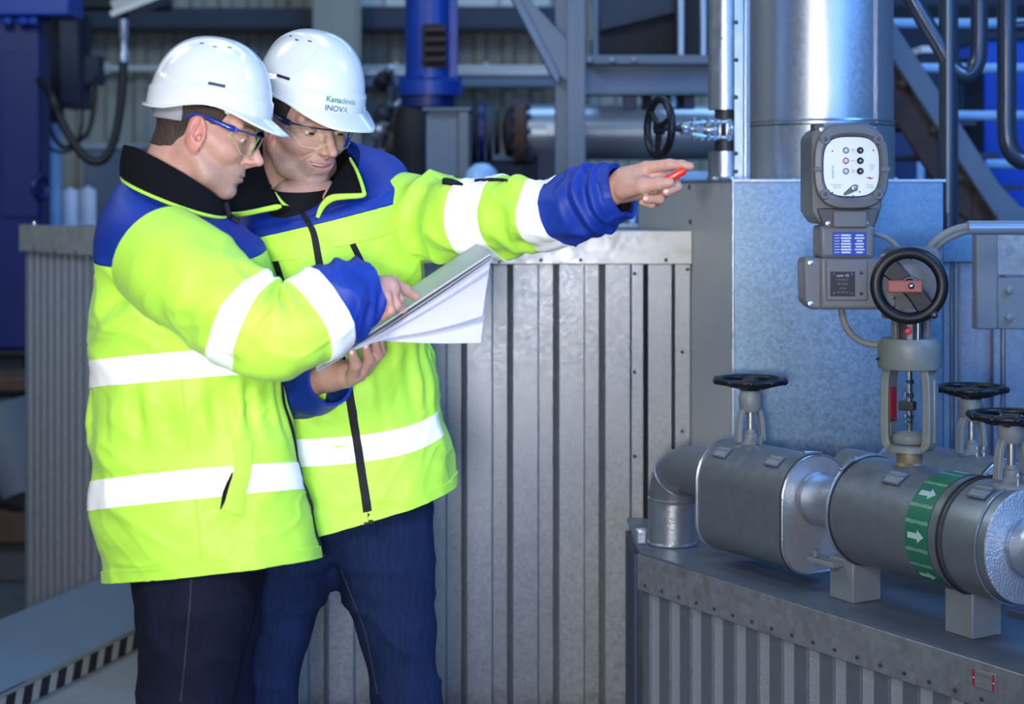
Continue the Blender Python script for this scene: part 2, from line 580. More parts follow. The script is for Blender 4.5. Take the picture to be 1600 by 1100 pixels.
# ------------------------------------------------------------------ implicit shapes
class Field:
    """signed distance on a regular grid; primitives blend smoothly"""

    def __init__(self, lo, hi, h):
        self.lo, self.h = np.asarray(lo, float), h
        self.ax = [np.arange(l, u + h, h) for l, u in zip(lo, hi)]
        self.f = np.full([len(a) for a in self.ax], 1e3, np.float32)

    def _win(self, lo, hi):
        sl = []
        for k in range(3):
            a = int(max(0, math.floor((lo[k] - self.lo[k]) / self.h)))
            b = int(min(len(self.ax[k]), math.ceil((hi[k] - self.lo[k]) / self.h) + 1))
            if b <= a:
                return None
            sl.append(slice(a, b))
        X = self.ax[0][sl[0]][:, None, None].astype(np.float32)
        Y = self.ax[1][sl[1]][None, :, None].astype(np.float32)
        Z = self.ax[2][sl[2]][None, None, :].astype(np.float32)
        return tuple(sl), X, Y, Z

    def _mix(self, sl, d, k, sub):
        g = self.f[sl]
        if sub:
            if k > 0:
                h = np.clip(0.5 - 0.5 * (d + g) / k, 0, 1)
                self.f[sl] = g * (1 - h) - d * h + k * h * (1 - h)
            else:
                self.f[sl] = np.maximum(g, -d)
        elif k > 0:
            h = np.clip(0.5 + 0.5 * (d - g) / k, 0, 1)
            self.f[sl] = d * (1 - h) + g * h - k * h * (1 - h)
        else:
            self.f[sl] = np.minimum(g, d)

    def cone(self, a, b, ra, rb, k=0.0, sub=False):
        a, b = np.asarray(a, float), np.asarray(b, float)
        pad = max(ra, rb) + k * 1.5 + 3 * self.h
        w = self._win(np.minimum(a, b) - pad, np.maximum(a, b) + pad)
        if w is None:
            return self
        sl, X, Y, Z = w
        d = b - a
        L2 = max(1e-12, float(d @ d))
        t = np.clip(((X - a[0]) * d[0] + (Y - a[1]) * d[1] + (Z - a[2]) * d[2]) / L2, 0, 1)
        q = np.sqrt((X - a[0] - t * d[0]) ** 2 + (Y - a[1] - t * d[1]) ** 2 + (Z - a[2] - t * d[2]) ** 2)
        self._mix(sl, q - (ra + (rb - ra) * t), k, sub)
        return self

    def chain(self, pts, rs, k=0.0):
        for i in range(len(pts) - 1):
            self.cone(pts[i], pts[i + 1], rs[i], rs[i + 1], k)
        return self

    def ell(self, c, r, k=0.0, sub=False, R=None):
        c = np.asarray(c, float)
        m = max(r) if R is not None else None
        ext = np.array([m] * 3) if R is not None else np.asarray(r, float)
        pad = k * 1.5 + 3 * self.h
        w = self._win(c - ext - pad, c + ext + pad)
        if w is None:
            return self
        sl, X, Y, Z = w
        x, y, z = X - c[0], Y - c[1], Z - c[2]
        if R is not None:
            R = np.asarray(R, float)
            x, y, z = [R[i, 0] * x + R[i, 1] * y + R[i, 2] * z for i in range(3)]
        k0 = np.sqrt((x / r[0]) ** 2 + (y / r[1]) ** 2 + (z / r[2]) ** 2)
        k1 = np.sqrt((x / r[0] ** 2) ** 2 + (y / r[1] ** 2) ** 2 + (z / r[2] ** 2) ** 2)
        d = k0 * (k0 - 1) / np.maximum(k1, 1e-6)
        self._mix(sl, d, k, sub)
        return self

    def mesh(self):
        """naive surface nets: (verts, quads)"""
        f = self.f
        f[0], f[-1], f[:, 0], f[:, -1], f[:, :, 0], f[:, :, -1] = [1e3] * 6
        ins = f < 0
        n = np.array(f.shape) - 1
        cnt = np.zeros(n, np.int8)
        for a in (0, 1):
            for b in (0, 1):
                for c in (0, 1):
                    cnt += ins[a:n[0] + a, b:n[1] + b, c:n[2] + c]
        act = (cnt > 0) & (cnt < 8)
        I = np.argwhere(act)
        idx = np.full(n, -1, np.int64)
        idx[act] = np.arange(len(I))
        acc, num = np.zeros((len(I), 3)), np.zeros(len(I))
        cor = [(a, b, c) for a in (0, 1) for b in (0, 1) for c in (0, 1)]
        val = {q: f[I[:, 0] + q[0], I[:, 1] + q[1], I[:, 2] + q[2]].astype(float) for q in cor}
        for q in cor:
            for ax in range(3):
                if q[ax] == 0:
                    p = list(q)
                    p[ax] = 1
                    p = tuple(p)
                    A, B = val[q], val[p]
                    x = (A < 0) != (B < 0)
                    t = np.where(x, A / np.where(x, A - B, 1), 0)
                    base = np.tile(np.array(q, float), (len(I), 1))
                    base[:, ax] = t
                    acc[x] += base[x]
                    num[x] += 1
        V = self.lo + (I + acc / num[:, None]) * self.h
        F = []
        for ax in range(3):
            u, v = (ax + 1) % 3, (ax + 2) % 3
            A = ins
            sl0 = [slice(None)] * 3
            sl1 = [slice(None)] * 3
            sl0[ax], sl1[ax] = slice(0, -1), slice(1, None)
            s0, s1 = ins[tuple(sl0)], ins[tuple(sl1)]
            E = np.argwhere(s0 != s1)
            E = E[(E[:, u] > 0) & (E[:, v] > 0)]
            flip = s0[E[:, 0], E[:, 1], E[:, 2]]
            def cell(du, dv):
                C = E.copy()
                C[:, u] -= du
                C[:, v] -= dv
                return idx[C[:, 0], C[:, 1], C[:, 2]]
            q = np.stack([cell(1, 1), cell(0, 1), cell(0, 0), cell(1, 0)], 1)
            q[~flip] = q[~flip][:, ::-1]
            F.append(q)
        F = np.concatenate(F)
        return V, F


# ------------------------------------------------------------------ draped surfaces (jackets, sleeves)
class Surf:
    """closed-in-u sheet G[ns, nu]; patches of it can be laid on as panels and stripes"""

    def __init__(self, G, disp=None):
        self.G = np.asarray(G, float)
        self._normals()
        if disp is not None:
            self.G = self.G + self.N * disp[..., None]
            self._normals()

    def _normals(self):
        G = self.G
        du = np.roll(G, -1, 1) - np.roll(G, 1, 1)
        ds = np.gradient(G, axis=0)
        N = np.cross(du, ds)
        N /= np.maximum(np.linalg.norm(N, axis=2, keepdims=True), 1e-9)
        C = G.mean(1, keepdims=True)
        if ((G - C) * N).sum() < 0:
            N = -N
        self.N = N

    def at(self, s, u, off=0.0):
        """s in 0..1 along, u in turns around"""
        ns, nu = self.G.shape[:2]
        s = np.clip(np.asarray(s, float), 0, 1) * (ns - 1)
        u = (np.asarray(u, float) % 1.0) * nu
        i = np.minimum(s.astype(int), ns - 2)
        j = u.astype(int) % nu
        a, b = (s - i)[..., None], (u - np.floor(u))[..., None]
        def lerp(A):
            return (A[i, j] * (1 - a) * (1 - b) + A[i + 1, j] * a * (1 - b) + A[i, (j + 1) % nu] * (1 - a) * b + A[i + 1, (j + 1) % nu] * a * b)
        return lerp(self.G) + lerp(self.N) * off

    def full(self, mb, s0=0.0, s1=1.0, lining=0.0):
        ns = self.G.shape[0]
        i0, i1 = int(round(s0 * (ns - 1))), int(round(s1 * (ns - 1)))
        G, N = self.G[i0:i1 + 1], self.N[i0:i1 + 1]
        if lining:
            G = np.concatenate([G, (G - N * lining)[::-1]])
            mb.grid(G, cu=True, cv=True)
        else:
            mb.grid(G, cv=True)
        return mb

    def patch(self, mb, s0, s1, u0=0.0, u1=1.0, off=0.0016, ns=8, nu=64):
        """s0, s1 numbers or functions of u"""
        whole = abs(u1 - u0 - 1.0) < 1e-6
        U = np.linspace(u0, u1, nu, endpoint=not whole)
        f0 = np.array([s0(u) if callable(s0) else s0 for u in U])
        f1 = np.array([s1(u) if callable(s1) else s1 for u in U])
        T = np.linspace(0, 1, ns)[:, None]
        S = f0[None] * (1 - T) + f1[None] * T
        UU = np.tile(U, (ns, 1))
        G = self.at(S, UU, off)
        lo = self.at(S, UU, -0.0015)
        G = np.concatenate([lo[:1], G, lo[-1:]])
        if not whole:
            L = np.concatenate([lo[:1], lo, lo[-1:]])
            G = np.concatenate([L[:, :1], G, L[:, -1:]], axis=1)
        return mb.grid(G, cv=whole)


def rings(ctrl, Y, ns, nu, expo=2.2, yaw=0.0):
    """rings given as (left px, left py, right px, right py, near py, half depth m[, dY]) between the silhouette points"""
    ctrl = np.array([tuple(c) + (0.0,) * (7 - len(c)) for c in ctrl], float)
    C = bez(ctrl, ns)
    th = np.linspace(0, 2 * PI, nu, endpoint=False)
    G = np.zeros((ns, nu, 3))
    for i, (lx, ly, rx, ry, ny, b, dy) in enumerate(C):
        A, B = P(lx, ly, Y + dy), P(rx, ry, Y + dy)
        c = (A + B) / 2
        e1 = (B - A) / 2
        # near-centre point seen at row ny
        zn = CAMZ - (ny - HY) * (Y + dy - b) / FPX
        e2 = np.array([math.sin(yaw) * b, -b * math.cos(yaw), zn - c[2]])
        ct, st = np.cos(th), np.sin(th)
        cx = np.sign(ct) * np.abs(ct) ** (2 / expo)
        sx = np.sign(st) * np.abs(st) ** (2 / expo)
        G[i] = c + cx[:, None] * e1 + sx[:, None] * e2
    return G


def sleeve(path, ns, nu, flat=1.0):
    """path of (px, py, Y, radius m): tube grid"""
    C = bez([list(P(a, b, Y)) + [r] for a, b, Y, r in path], ns)
    pts, r = C[:, :3], C[:, 3]
    tan = np.gradient(pts, axis=0)
    e1 = nrm(np.cross(np.array([0, -1.0, 0]), tan[0]))
    th = np.linspace(0, 2 * PI, nu, endpoint=False)
    G = np.zeros((ns, nu, 3))
    for i in range(ns):
        t = nrm(tan[i])
        e1 = nrm(e1 - np.dot(e1, t) * t)
        e2 = np.cross(t, e1)
        G[i] = pts[i] + r[i] * (np.cos(th)[:, None] * e1 + flat * np.sin(th)[:, None] * e2)
    return G
# ================================================================== SETTING
UD = nrm([-0.491, 0.871, 0])                          # direction in which the pipe runs away from the camera
ND = np.array([-UD[1], UD[0], 0]) * -1                # across it, away to the right
ZV = np.array([0, 0, 1.0])
DN = np.array([0, -1.0, 0])                           # towards the camera
LOWZ = -0.38

mb = MB()
c0, c1 = P(0, 1087, 5.0), P(215, 983, 5.78)
d0 = nrm((c1 - c0) * [1, 1, 0])
s0, s1 = c0 - d0 * 2.6, c0 + d0 * 1.75
out = np.array([-d0[1], d0[0], 0])
mb.prism([(-6, -2.0), (7, -2.0), (7, 5.1), (s1[0] + 0.35, 5.1), (s1[0], s1[1]), (s0[0], s0[1]), (-6, s0[1])], (0, 0, 0), (1, 0, 0), (0, 1, 0), (0, 0, 1), -0.1)
struct(make('floor', mb, 'concrete', smooth=False, origin=(0, 0, 0)))
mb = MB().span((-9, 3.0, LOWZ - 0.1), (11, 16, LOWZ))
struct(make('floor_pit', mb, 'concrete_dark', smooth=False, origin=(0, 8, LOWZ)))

# raised sill with hazard tape on its edge
sill = thing('floor_kerb', 'low blue-grey kerb with black and beige hazard stripes along its edge', 'kerb', (c0[0], c0[1], 0))
mb = MB()
w0 = 0.50
mb.prism([(s0[0], s0[1]), (s1[0], s1[1]), (s1[0] + out[0] * w0, s1[1] + out[1] * w0), (s0[0] + out[0] * w0, s0[1] + out[1] * w0)],
         (0, 0, LOWZ), (1, 0, 0), (0, 1, 0), (0, 0, 1), 0.06 - LOWZ)
make('kerb_top', mb, 'plinth_paint', sill, smooth=False)
mb = MB().bar(c0 - d0 * 2.5 + [0, 0, 0.002], s1 * [1, 1, 0] + [0, 0, 0.062], 0.012, 0.010)
o = make('edge_strip', mb, 'chrome', sill, smooth=False)
k = 0
while k * 0.094 < 2.9:
    t0 = -0.55 + k * 0.094
    a = c0 - out * 0.003
    q = []
    for t, z in ((t0, 0.002), (t0 + 0.047, 0.002), (t0 + 0.065, 0.054), (t0 + 0.018, 0.054)):
        p = a + d0 * t
        q.append([p[0], p[1], z])
    q2 = [np.array(p) - out * 0.0015 for p in q]
    mb = MB().hexa([q2[0], q2[1], np.array(q[1]), np.array(q[0]), q2[3], q2[2], np.array(q[2]), np.array(q[3])])
    make('hazard_stripe', mb, 'tape_black', sill, smooth=False)
    k += 1
mb = MB()
a = s0 * [1, 1, 0] - out * 0.0012
b = s1 * [1, 1, 0] - out * 0.0012
mb.prism([(0, 0.001), (np.linalg.norm(b - a), 0.001), (np.linalg.norm(b - a), 0.055), (0, 0.055)], a, d0, ZV, out, 0.001)
make('tape_band', mb, 'tape_beige', sill, smooth=False)

# back wall of the hall: ribbed sheet
mb = MB()
X0, X1, YB = -5.5, 8.5, 13.0
xs, pts = X0, []
while xs < X1:
    pts += [(xs, 0.0), (xs + 0.085, 0.0), (xs + 0.115, 0.05), (xs + 0.175, 0.05), (xs + 0.205, 0.0)]
    xs += 0.205
G = np.array([[[x, YB - d, LOWZ], [x, YB - d, 5.2]] for x, d in pts])
mb.grid(G)
struct(make('wall_back', mb, 'wall_cream', smooth=False, origin=(0, YB, LOWZ)))
struct(make('wall_back_slab', MB().span((X0, YB + 0.02, LOWZ), (X1, YB + 0.2, 5.2)), 'steel_dark', smooth=False, origin=(0, YB + 0.1, LOWZ)))


mb = MB()
ys, pts = 0.6, []
while ys < YB:
    pts += [(ys, 0.0), (ys + 0.085, 0.0), (ys + 0.115, 0.05), (ys + 0.175, 0.05), (ys + 0.205, 0.0)]
    ys += 0.205
G = np.array([[[X0 + d, y, LOWZ], [X0 + d, y, 5.2]] for y, d in pts])
struct(make('wall_left', MB().grid(G), 'wall_cream', smooth=False, origin=(X0, 6, LOWZ)))

# ------------------------------------------------------------------ clad enclosure behind the men
def corrugated(p0, d, n_out, width, z0, z1, prof, pitch, first=0.0):
    """trapezoid sheet from p0 along d; prof = [(x in pitch, depth)]"""
    mb = MB()
    pts = []
    k = 0
    while True:
        stop = False
        for x, dep in prof:
            t = first + k * pitch + x
            if t > width:
                stop = True
                break
            if t >= 0:
                pts.append((t, dep))
        if stop:
            break
        k += 1
    pts = [(0, pts[0][1])] + pts + [(width, pts[-1][1])]
    G = np.array([[p0 * [1, 1, 0] + d * t - n_out * dep + ZV * z for z in (z0, z1)] for t, dep in pts])
    return mb.grid(G)


YW = 5.15
ppm = FPX / YW
XD = np.array([1.0, 0, 0])
encl = thing('machine_enclosure', 'waist-high galvanised ribbed sheet enclosure directly behind the two men', 'enclosure', (0, YW, LOWZ))
zt, zb = P(0, 360, YW)[2], P(0, 413, YW)[2]
prof = [(0.0, 0.0), (37 / ppm, 0.0), (39.5 / ppm, 0.030), (61 / ppm, 0.030), (71.2 / ppm, 0.0)]
xa = P(283, 0, YW)[0]
xb = P(984, 0, YW)[0]
first = (P(803, 0, YW)[0] - xa) % (72 / ppm) - 72 / ppm
mid = P(695, 0, YW)[0]
o = make('cladding_sheet', corrugated(np.array([xa, YW, 0]), XD, DN, xb - xa, LOWZ, zb + 0.02, prof, 72 / ppm, first), 'galv_wall', encl, smooth=False, recalc=False)
# corner flashing strips right of the sheet (985 .. 1080)
x = lambda px: P(px, 0, YW)[0]
mb = MB().span((x(986), YW - 0.012, LOWZ), (x(1005), YW + 0.01, zb + 0.01))
make('corner_post', mb, 'galv_wall', encl, bevel=0.002)
mb = MB().span((x(1005), YW + 0.02, LOWZ), (x(1013), YW + 0.03, zb + 0.01))
make('joint_strip', mb, 'dark_gap', encl)
mb = MB().prism([(x(1013), 0.0), (x(1049), 0.0), (x(1052), 0.022), (x(1055), 0.0), (x(1078), 0.0), (x(1078), 0.04), (x(1013), 0.04)], (0, YW, LOWZ), (1, 0, 0), (0, 1, 0), ZV, zb - LOWZ + 0.01)
make('cladding_sheet', mb, 'galv_wall', encl, smooth=False)
mb = MB().span((x(283), YW - 0.016, zb), (x(1081), YW + 0.05, zt))
make('top_trim', mb, 'galv_trim', encl, bevel=0.003)
mb = MB().span((x(283), YW + 0.05, zt - 0.012), (x(1081), YW + 0.45, zt - 0.002))
make('top_sheet', mb, 'steel_plate', encl)
scr = None
for px, py in ((907, 406), (1040, 406), (845, 406), (780, 408), (720, 408), (991, 427), (991, 581), (991, 712), (992, 840), (1066, 674), (1066, 550), (690, 407), (1074, 421)):
    p = P(px, py, YW)
    yy = YW - 0.016 if py < 413 else (YW - 0.012 if px < 1000 else YW)
    m_ = MB().lathe([(0.0052, 0), (0.0052, 0.003), (0.003, 0.005), (0.0005, 0.0055)], (p[0], yy, p[2]), DN, 10)
    make('screw', m_, 'bolt_dark', encl)

# the receding side of the enclosure, left
pF, pN = P(40, 0, 7.6), P(290, 0, 6.3)
pF[2] = pN[2] = 0
dl = nrm(pN - pF)
nl = np.array([dl[1], -dl[0], 0])
side = thing('side_enclosure', 'receding ribbed enclosure wall at the left behind the man in profile', 'enclosure', (pF[0], pF[1], LOWZ))
prof2 = [(0.0, 0.0), (0.036, 0.0), (0.040, 0.024), (0.066, 0.024), (0.070, 0.0)]
z_t = P(0, 351, 7.6)[2]
z_b = P(0, 392.5, 7.6)[2]
make('cladding_sheet', corrugated(pF, dl, nl, np.linalg.norm(pN - pF), LOWZ, z_b + 0.02, prof2, 0.078, 0.01), 'galv_wall_dull', side, smooth=False, recalc=False)
mb = MB().bar(pF - dl * 0.02 + ZV * (z_b + z_t) / 2 + nl * 0.004, pN + ZV * (z_b + z_t) / 2 + nl * 0.004, 0.035, z_t - z_b)
make('top_trim', mb, 'galv_trim', side, bevel=0.003)
mb = MB().bar(pF - nl * 0.25 + dl * 0.2 + ZV * (z_t - 0.006), pN - nl * 0.25 - dl * 0.45 + ZV * (z_t - 0.006), 0.45, 0.01)
make('top_sheet', mb, 'steel_plate', side)
for t in (0.16, 0.40, 0.62):
    p = pF + dl * t + nl * 0.0215 + ZV * (z_b + 0.012)
    make('screw', MB().lathe([(0.006, 0), (0.006, 0.003), (0.001, 0.006)], p, nl, 10), 'bolt_dark', side)
make('end_sheet', MB().bar([P(284, 0, YW)[0] + 0.01, YW + 0.03, (LOWZ + z_t) / 2], [pN[0] + 0.012, pN[1], (LOWZ + z_t) / 2], 0.012, z_t - LOWZ), 'galv_wall_dull', side)
make('screw', MB().lathe([(0.012, 0), (0.012, 0.006), (0.002, 0.016)], pF + dl * 0.10 + ZV * (z_t + 0.0), ZV, 10), 'chrome', side)

# ------------------------------------------------------------------ tall sheet-metal box (duct base)
YC = 4.75
xL, xR = P(1145.5, 0, YC)[0], P(1475, 0, YC)[0]
zT = P(0, 283, YC)[2]
box = thing('sheet_metal_box', 'tall square galvanised sheet box carrying the big round duct', 'box', ((xL + xR) / 2, YC + 0.6, LOWZ))
bl = np.array([P(1080, 0, 5.16)[0], 5.16]) - np.array([xL, YC])
bl = bl / np.linalg.norm(bl)
bk = np.array([xL, YC]) + bl * 1.05
poly = [(xL, YC), (xR, YC), (xR - 0.02, YC + 1.05), (bk[0], bk[1])]
make('box_body', MB().prism(poly, (0, 0, LOWZ), (1, 0, 0), (0, 1, 0), ZV, zT - LOWZ), 'galv_box', box, bevel=0.004)
make('lit_side_skin', MB().prism([(xL - 0.002, YC + 0.004), (xL + 0.003, YC + 0.004), (bk[0] + 0.003, bk[1] - 0.02), (bk[0] - 0.002, bk[1] - 0.02)], (0, 0, LOWZ), (1, 0, 0), (0, 1, 0), ZV, zT - LOWZ - 0.002), 'galv_box_lit', box, smooth=False)  # thin skin added to paint the left face as lit by the flash
make('corner_edge', MB().span((xL - 0.0045, YC - 0.0045, LOWZ), (xL + 0.0035, YC + 0.006, zT)), 'clad_bright', box, bevel=0.002)
make('lid', MB().prism([(p[0] + (0.004 if i in (1, 2) else -0.004), p[1] - (0.006 if i < 2 else 0)) for i, p in enumerate(poly)], (0, 0, zT - 0.002), (1, 0, 0), (0, 1, 0), ZV, 0.007), 'clad_bright', box)
for px in (1125, 1150, 1239, 1400, 1438):
    p = P(px, 282, YC + 0.02)
    make('rivet', MB().lathe([(0.007, 0), (0.006, 0.004), (0.001, 0.007)], (p[0], YC + 0.02 if px > 1140 else YC + 0.1, zT + 0.004), ZV, 10), 'screw_steel', box)
for px, py in ((1076, 292), (1073, 347)):
    p = P(px, py, 5.1)
    nn = np.array([-bl[1], bl[0], 0]) 
    if nn[0] > 0: nn = -nn
    q = np.array([xL + bl[0] * 0.42, YC + bl[1] * 0.42, p[2]]) if py < 300 else np.array([xL + bl[0] * 0.41, YC + bl[1] * 0.41, p[2]])
    make('rivet', MB().lathe([(0.008, 0), (0.007, 0.006), (0.001, 0.009)], q, nn, 10), 'bolt_dark', box)

# the ribbed enclosure continues right of the box
YR = 5.3
xs0, xs1 = P(1470, 0, YR)[0], P(1680, 0, YR)[0]
rgt = thing('ribbed_enclosure', 'blue-lit ribbed sheet enclosure at the right behind the black handwheels', 'enclosure', ((xs0 + xs1) / 2, YR, LOWZ))
zt2, zb2 = P(0, 366, YR)[2], P(0, 410, YR)[2]
pr = FPX / YR
prof3 = [(0, 0), (8 / pr, 0), (12 / pr, 0.02), (16 / pr, 0.0), (48 / pr, 0), (52 / pr, 0.025), (75 / pr, 0.025), (77 / pr, 0)]
make('cladding_sheet', corrugated(np.array([xs0, YR, 0]), XD, DN, xs1 - xs0, LOWZ, zb2 + 0.02, prof3, 79 / pr, 6 / pr), 'galv_wall_dull', rgt, smooth=False, recalc=False)
make('top_trim', MB().span((xs0, YR - 0.015, zb2), (P(1530, 0, YR)[0], YR + 0.04, zt2)), 'galv_box', rgt, bevel=0.003)
for px in (1487, 1499, 1567):
    make('edge_bead', MB().cyl((P(px, 0, YR)[0], YR - 0.004, LOWZ), (P(px, 0, YR)[0], YR - 0.004, zb2), 0.0035, 8), 'clad_bright', rgt)

# ------------------------------------------------------------------ low clad base under the pipe run
A0 = P(998, 862, 4.6)
ZTOP = A0[2]
base = thing('pipe_plinth', 'low ribbed metal plinth with riveted edge carrying the insulated pipe', 'plinth', (A0[0] + 0.4, A0[1] - 0.5, 0))
LB = 1.85
A1 = A0 - UD * LB
hrim = 0.092
g = np.array([A0[0], A0[1], 0])
make('cladding_sheet', corrugated(g - UD * LB + ND * 0.012, UD, -ND, LB, 0.0, ZTOP - 0.03,
     [(0, 0.0), (0.044, 0.0), (0.047, 0.008), (0.087, 0.008), (0.090, 0.0)], 0.0905, 0.01), 'clad_grey', base, smooth=False, recalc=False)
G = []
k = 0
# embossed bright strips lying in the valleys of the sheet
while True:
    t = LB - 0.01 - k * 0.0905
    if t < 0.05:
        break
    p = g - UD * LB + UD * (0.01 + k * 0.0905 + 0.067) + ND * 0.0185
    mb = MB().box(p + ZV * (ZTOP - 0.05) / 2, (0.037, 0.004, ZTOP - 0.05), UD, ND, ZV)
    make('rib_strip', mb, 'stucco', base, smooth=False)
    k += 1
mb = MB().box((A0 + A1) / 2 * [1, 1, 0] + ZV * (ZTOP - hrim / 2 - 0.0065) + ND * 0.005, (LB + 0.01, 0.014, hrim), UD, ND, ZV)
make('edge_rim', mb, 'galv_trim_dim', base, bevel=0.0025)
tl = P(1000, 0, YW - 0.06)
back = 0.80
poly = [tuple(A1[:2]), tuple((A1 + ND * back)[:2]), (1.20, 4.72), (tl[0] + 0.24, 4.72), (tl[0] + 0.16, YW - 0.07), (A0[0], YW - 0.07), tuple(A0[:2])]
make('top_plate', MB().prism(poly, (0, 0, ZTOP - 0.006), (1, 0, 0), (0, 1, 0), ZV, 0.006), 'steel_plate', base, smooth=False)
make('dark_gap_strip', MB().span((A0[0] - 0.012, A0[1] + 0.01, 0), (A0[0] - 0.002, A0[1] + 0.35, ZTOP - 0.01)), 'steel_dark', base, bevel=0.002)  # dark strip drawn in place of the shaded gap at the plinth end
for k in range(22):
    t = 0.035 + k * 0.0745
    q = A0 - UD * t - ND * 0.002
    make('rivet', MB().lathe([(0.0048, 0), (0.0042, 0.003), (0.0008, 0.005)], q * [1, 1, 0] + ZV * (ZTOP - hrim + 0.012), -ND, 8), 'bolt_dark', base)
# bracket lug at the corner
q = P(1002, 838, 4.62)
make('corner_lug', MB().box(q, (0.03, 0.02, 0.042)), 'clad_bright', base, bevel=0.006)
# raised seam rail on the plate, right edge of the picture
q = P(1578, 1003, 3.9)
q[2] = ZTOP
make('seam_rail', MB().bar(q + ZV * 0.006, q - UD * 0.4 + ZV * 0.006, 0.012, 0.012), 'clad_grey', base)
# warning plate on the rim
q = A0 - UD * 1.235 - ND * 0.004
q = np.array([q[0], q[1], ZTOP - 0.040])
plate = make('warning_plate', MB().box(q, (0.062, 0.004, 0.036), UD, ND, ZV), 'plate_print_grey', base, bevel=0.001)
for s in (-1, 1):
    for zz in (-1, 1):
        make('red_bar', MB().box(q + UD * s * 0.0272 - ND * 0.0026 + ZV * zz * 0.0085, (0.0055, 0.002, 0.0150), UD, ND, ZV), 'label_red', plate, smooth=False)
    make('screw', MB().lathe([(0.0022, 0), (0.0005, 0.002)], q + UD * s * 0.027 - ND * 0.003, -ND, 8), 'chrome', plate)
letters('plate_lettering', 'HAST 8RD21', 0.0085, q - ND * 0.0022 + ZV * 0.008, -UD, ZV, 'print_dark', plate)
letters('plate_lettering', 'AAA AA', 0.005, q - ND * 0.0022 - ZV * 0.009, -UD, ZV, 'print_dark', plate)
# ================================================================== PIPE RUN
PZ = 0.75
AX0 = np.array([0.42, 4.70, PZ])
AD = -UD                                              # along the pipe towards the camera


def AP(t, n=0.0, z=0.0):
    return AX0 + AD * t + ND * n + ZV * z


def cyl_wrap(t, r, ang, off=0.0):
    """point on a pipe of radius r at distance t; ang from the top towards the camera side"""
    return AP(t) - ND * (r + off) * math.sin(ang) + ZV * (r + off) * math.cos(ang)


def curved_plate(name, t0, t1, r, a0, a1, off, th, material, parent, n=9, surf=None):
    S = surf or cyl_wrap
    top = [[S(t, r, a, off + th) for a in np.linspace(a0, a1, n)] for t in (t0, t1)]
    bot = [[S(t, r, a, off) for a in np.linspace(a0, a1, n)] for t in (t0, t1)]
    G = np.array([bot[0], top[0], top[1], bot[1]])
    mb = MB().grid(G)
    for i in (0, n - 1):
        mb.add([bot[0][i], top[0][i], top[1][i], bot[1][i]], [(0, 1, 2, 3)])
    return make(name, mb, material, parent, smooth=None)


run = thing('insulated_pipe', 'grey insulated feed pipe in sheet metal cladding with a green arrow band, on two posts', 'pipe', AP(0.7)[:3] * [1, 1, 0] + ZV * ZTOP)
RS = 0.062
# elbow: upright stub, three mitre cuts, short run
base_z = ZTOP + 0.002
mb = MB().cyl((AX0[0], AX0[1], base_z), (AX0[0], AX0[1], PZ - 0.085), RS, 40)
make('elbow_stub', mb, 'clad_bright', run, smooth=None)
make('seam_ring', MB().torus((AX0[0], AX0[1], PZ - 0.085), ZV, RS, 0.0025, 40, 8), 'clad_bright', run)
make('seam_ring', MB().torus((AX0[0], AX0[1], base_z + 0.003), ZV, RS, 0.004, 40, 8), 'clad_bright', run)
path = [np.array([AX0[0], AX0[1], PZ - 0.085])]
for a in (30, 60):
    th_ = math.radians(a)
    path.append(np.array([AX0[0], AX0[1], PZ - 0.085]) + AD * 0.085 * (1 - math.cos(th_)) + ZV * 0.085 * math.sin(th_))
path.append(AX0 + AD * 0.085)
path.append(AX0 + AD * 0.27)
make('elbow', MB().tube(path, RS + 0.001, 40), 'clad_grey', run, sharp=20)
th_ = math.radians(33)
make('seam_ring', MB().torus(path[1] * 0.5 + path[2] * 0.5, AD * math.sin(math.radians(45)) + ZV * math.cos(math.radians(45)), RS + 0.004, 0.0022, 40, 8), 'clad_bright', run)


# first housing: tall rounded box
def rbox_section(hw, zt, zb, rt, rb, n=10):
    pts = []
    for cx, cz, r, a0 in ((hw - rt, zt - rt, rt, 0), (-hw + rt, zt - rt, rt, 90), (-hw + rb, zb + rb, rb, 180), (hw - rb, zb + rb, rb, 270)):
        for k in range(n + 1):
            a = math.radians(a0 + 90 * k / n)
            pts.append((cx + r * math.cos(a), cz + r * math.sin(a)))
    return pts


SEC = rbox_section(0.100, 0.100, -0.172, 0.098, 0.075)


def housing(t0, t1, n_off, tag_material, end_material, parent, sec=SEC):
    mb = MB()
    G = np.array([[AP(t, n_off + x, z) for x, z in sec] for t in (t0, t1)])
    mb.grid(G, cv=True)
    o = mb.n
    mb.add(G[0], [tuple(range(len(sec)))])
    make('housing', mb, tag_material, parent, smooth=None)
    mb = MB()
    G = np.array([[AP(t1 - 0.003, n_off + x * 0.995, z * 0.995 - 0.0003) for x, z in sec], [AP(t1 + 0.002, n_off + x * 0.995, z * 0.995) for x, z in sec]])
    mb.grid(G, cv=True)
    mb.add(G[1], [tuple(range(len(sec)))])
    make('end_cap', mb, end_material, parent, smooth=None)
    for t, w, rr, mm in ((t0 + 0.004, 0, 0.004, 'clad_bright'), (t1 - 0.004, 0, 0.0035, 'black_rubber'), (t1 + 0.001, 0, 0.003, 'clad_bright')):
        ring = np.array([AP(t, n_off + x * 1.006, z * 1.006) for x, z in sec])
        make('clamp_band', MB().tube(ring, rr, 8, closed=True), mm, parent)


housing(0.25, 0.592, 0.0, 'clad_grey', 'stucco_fine', run)
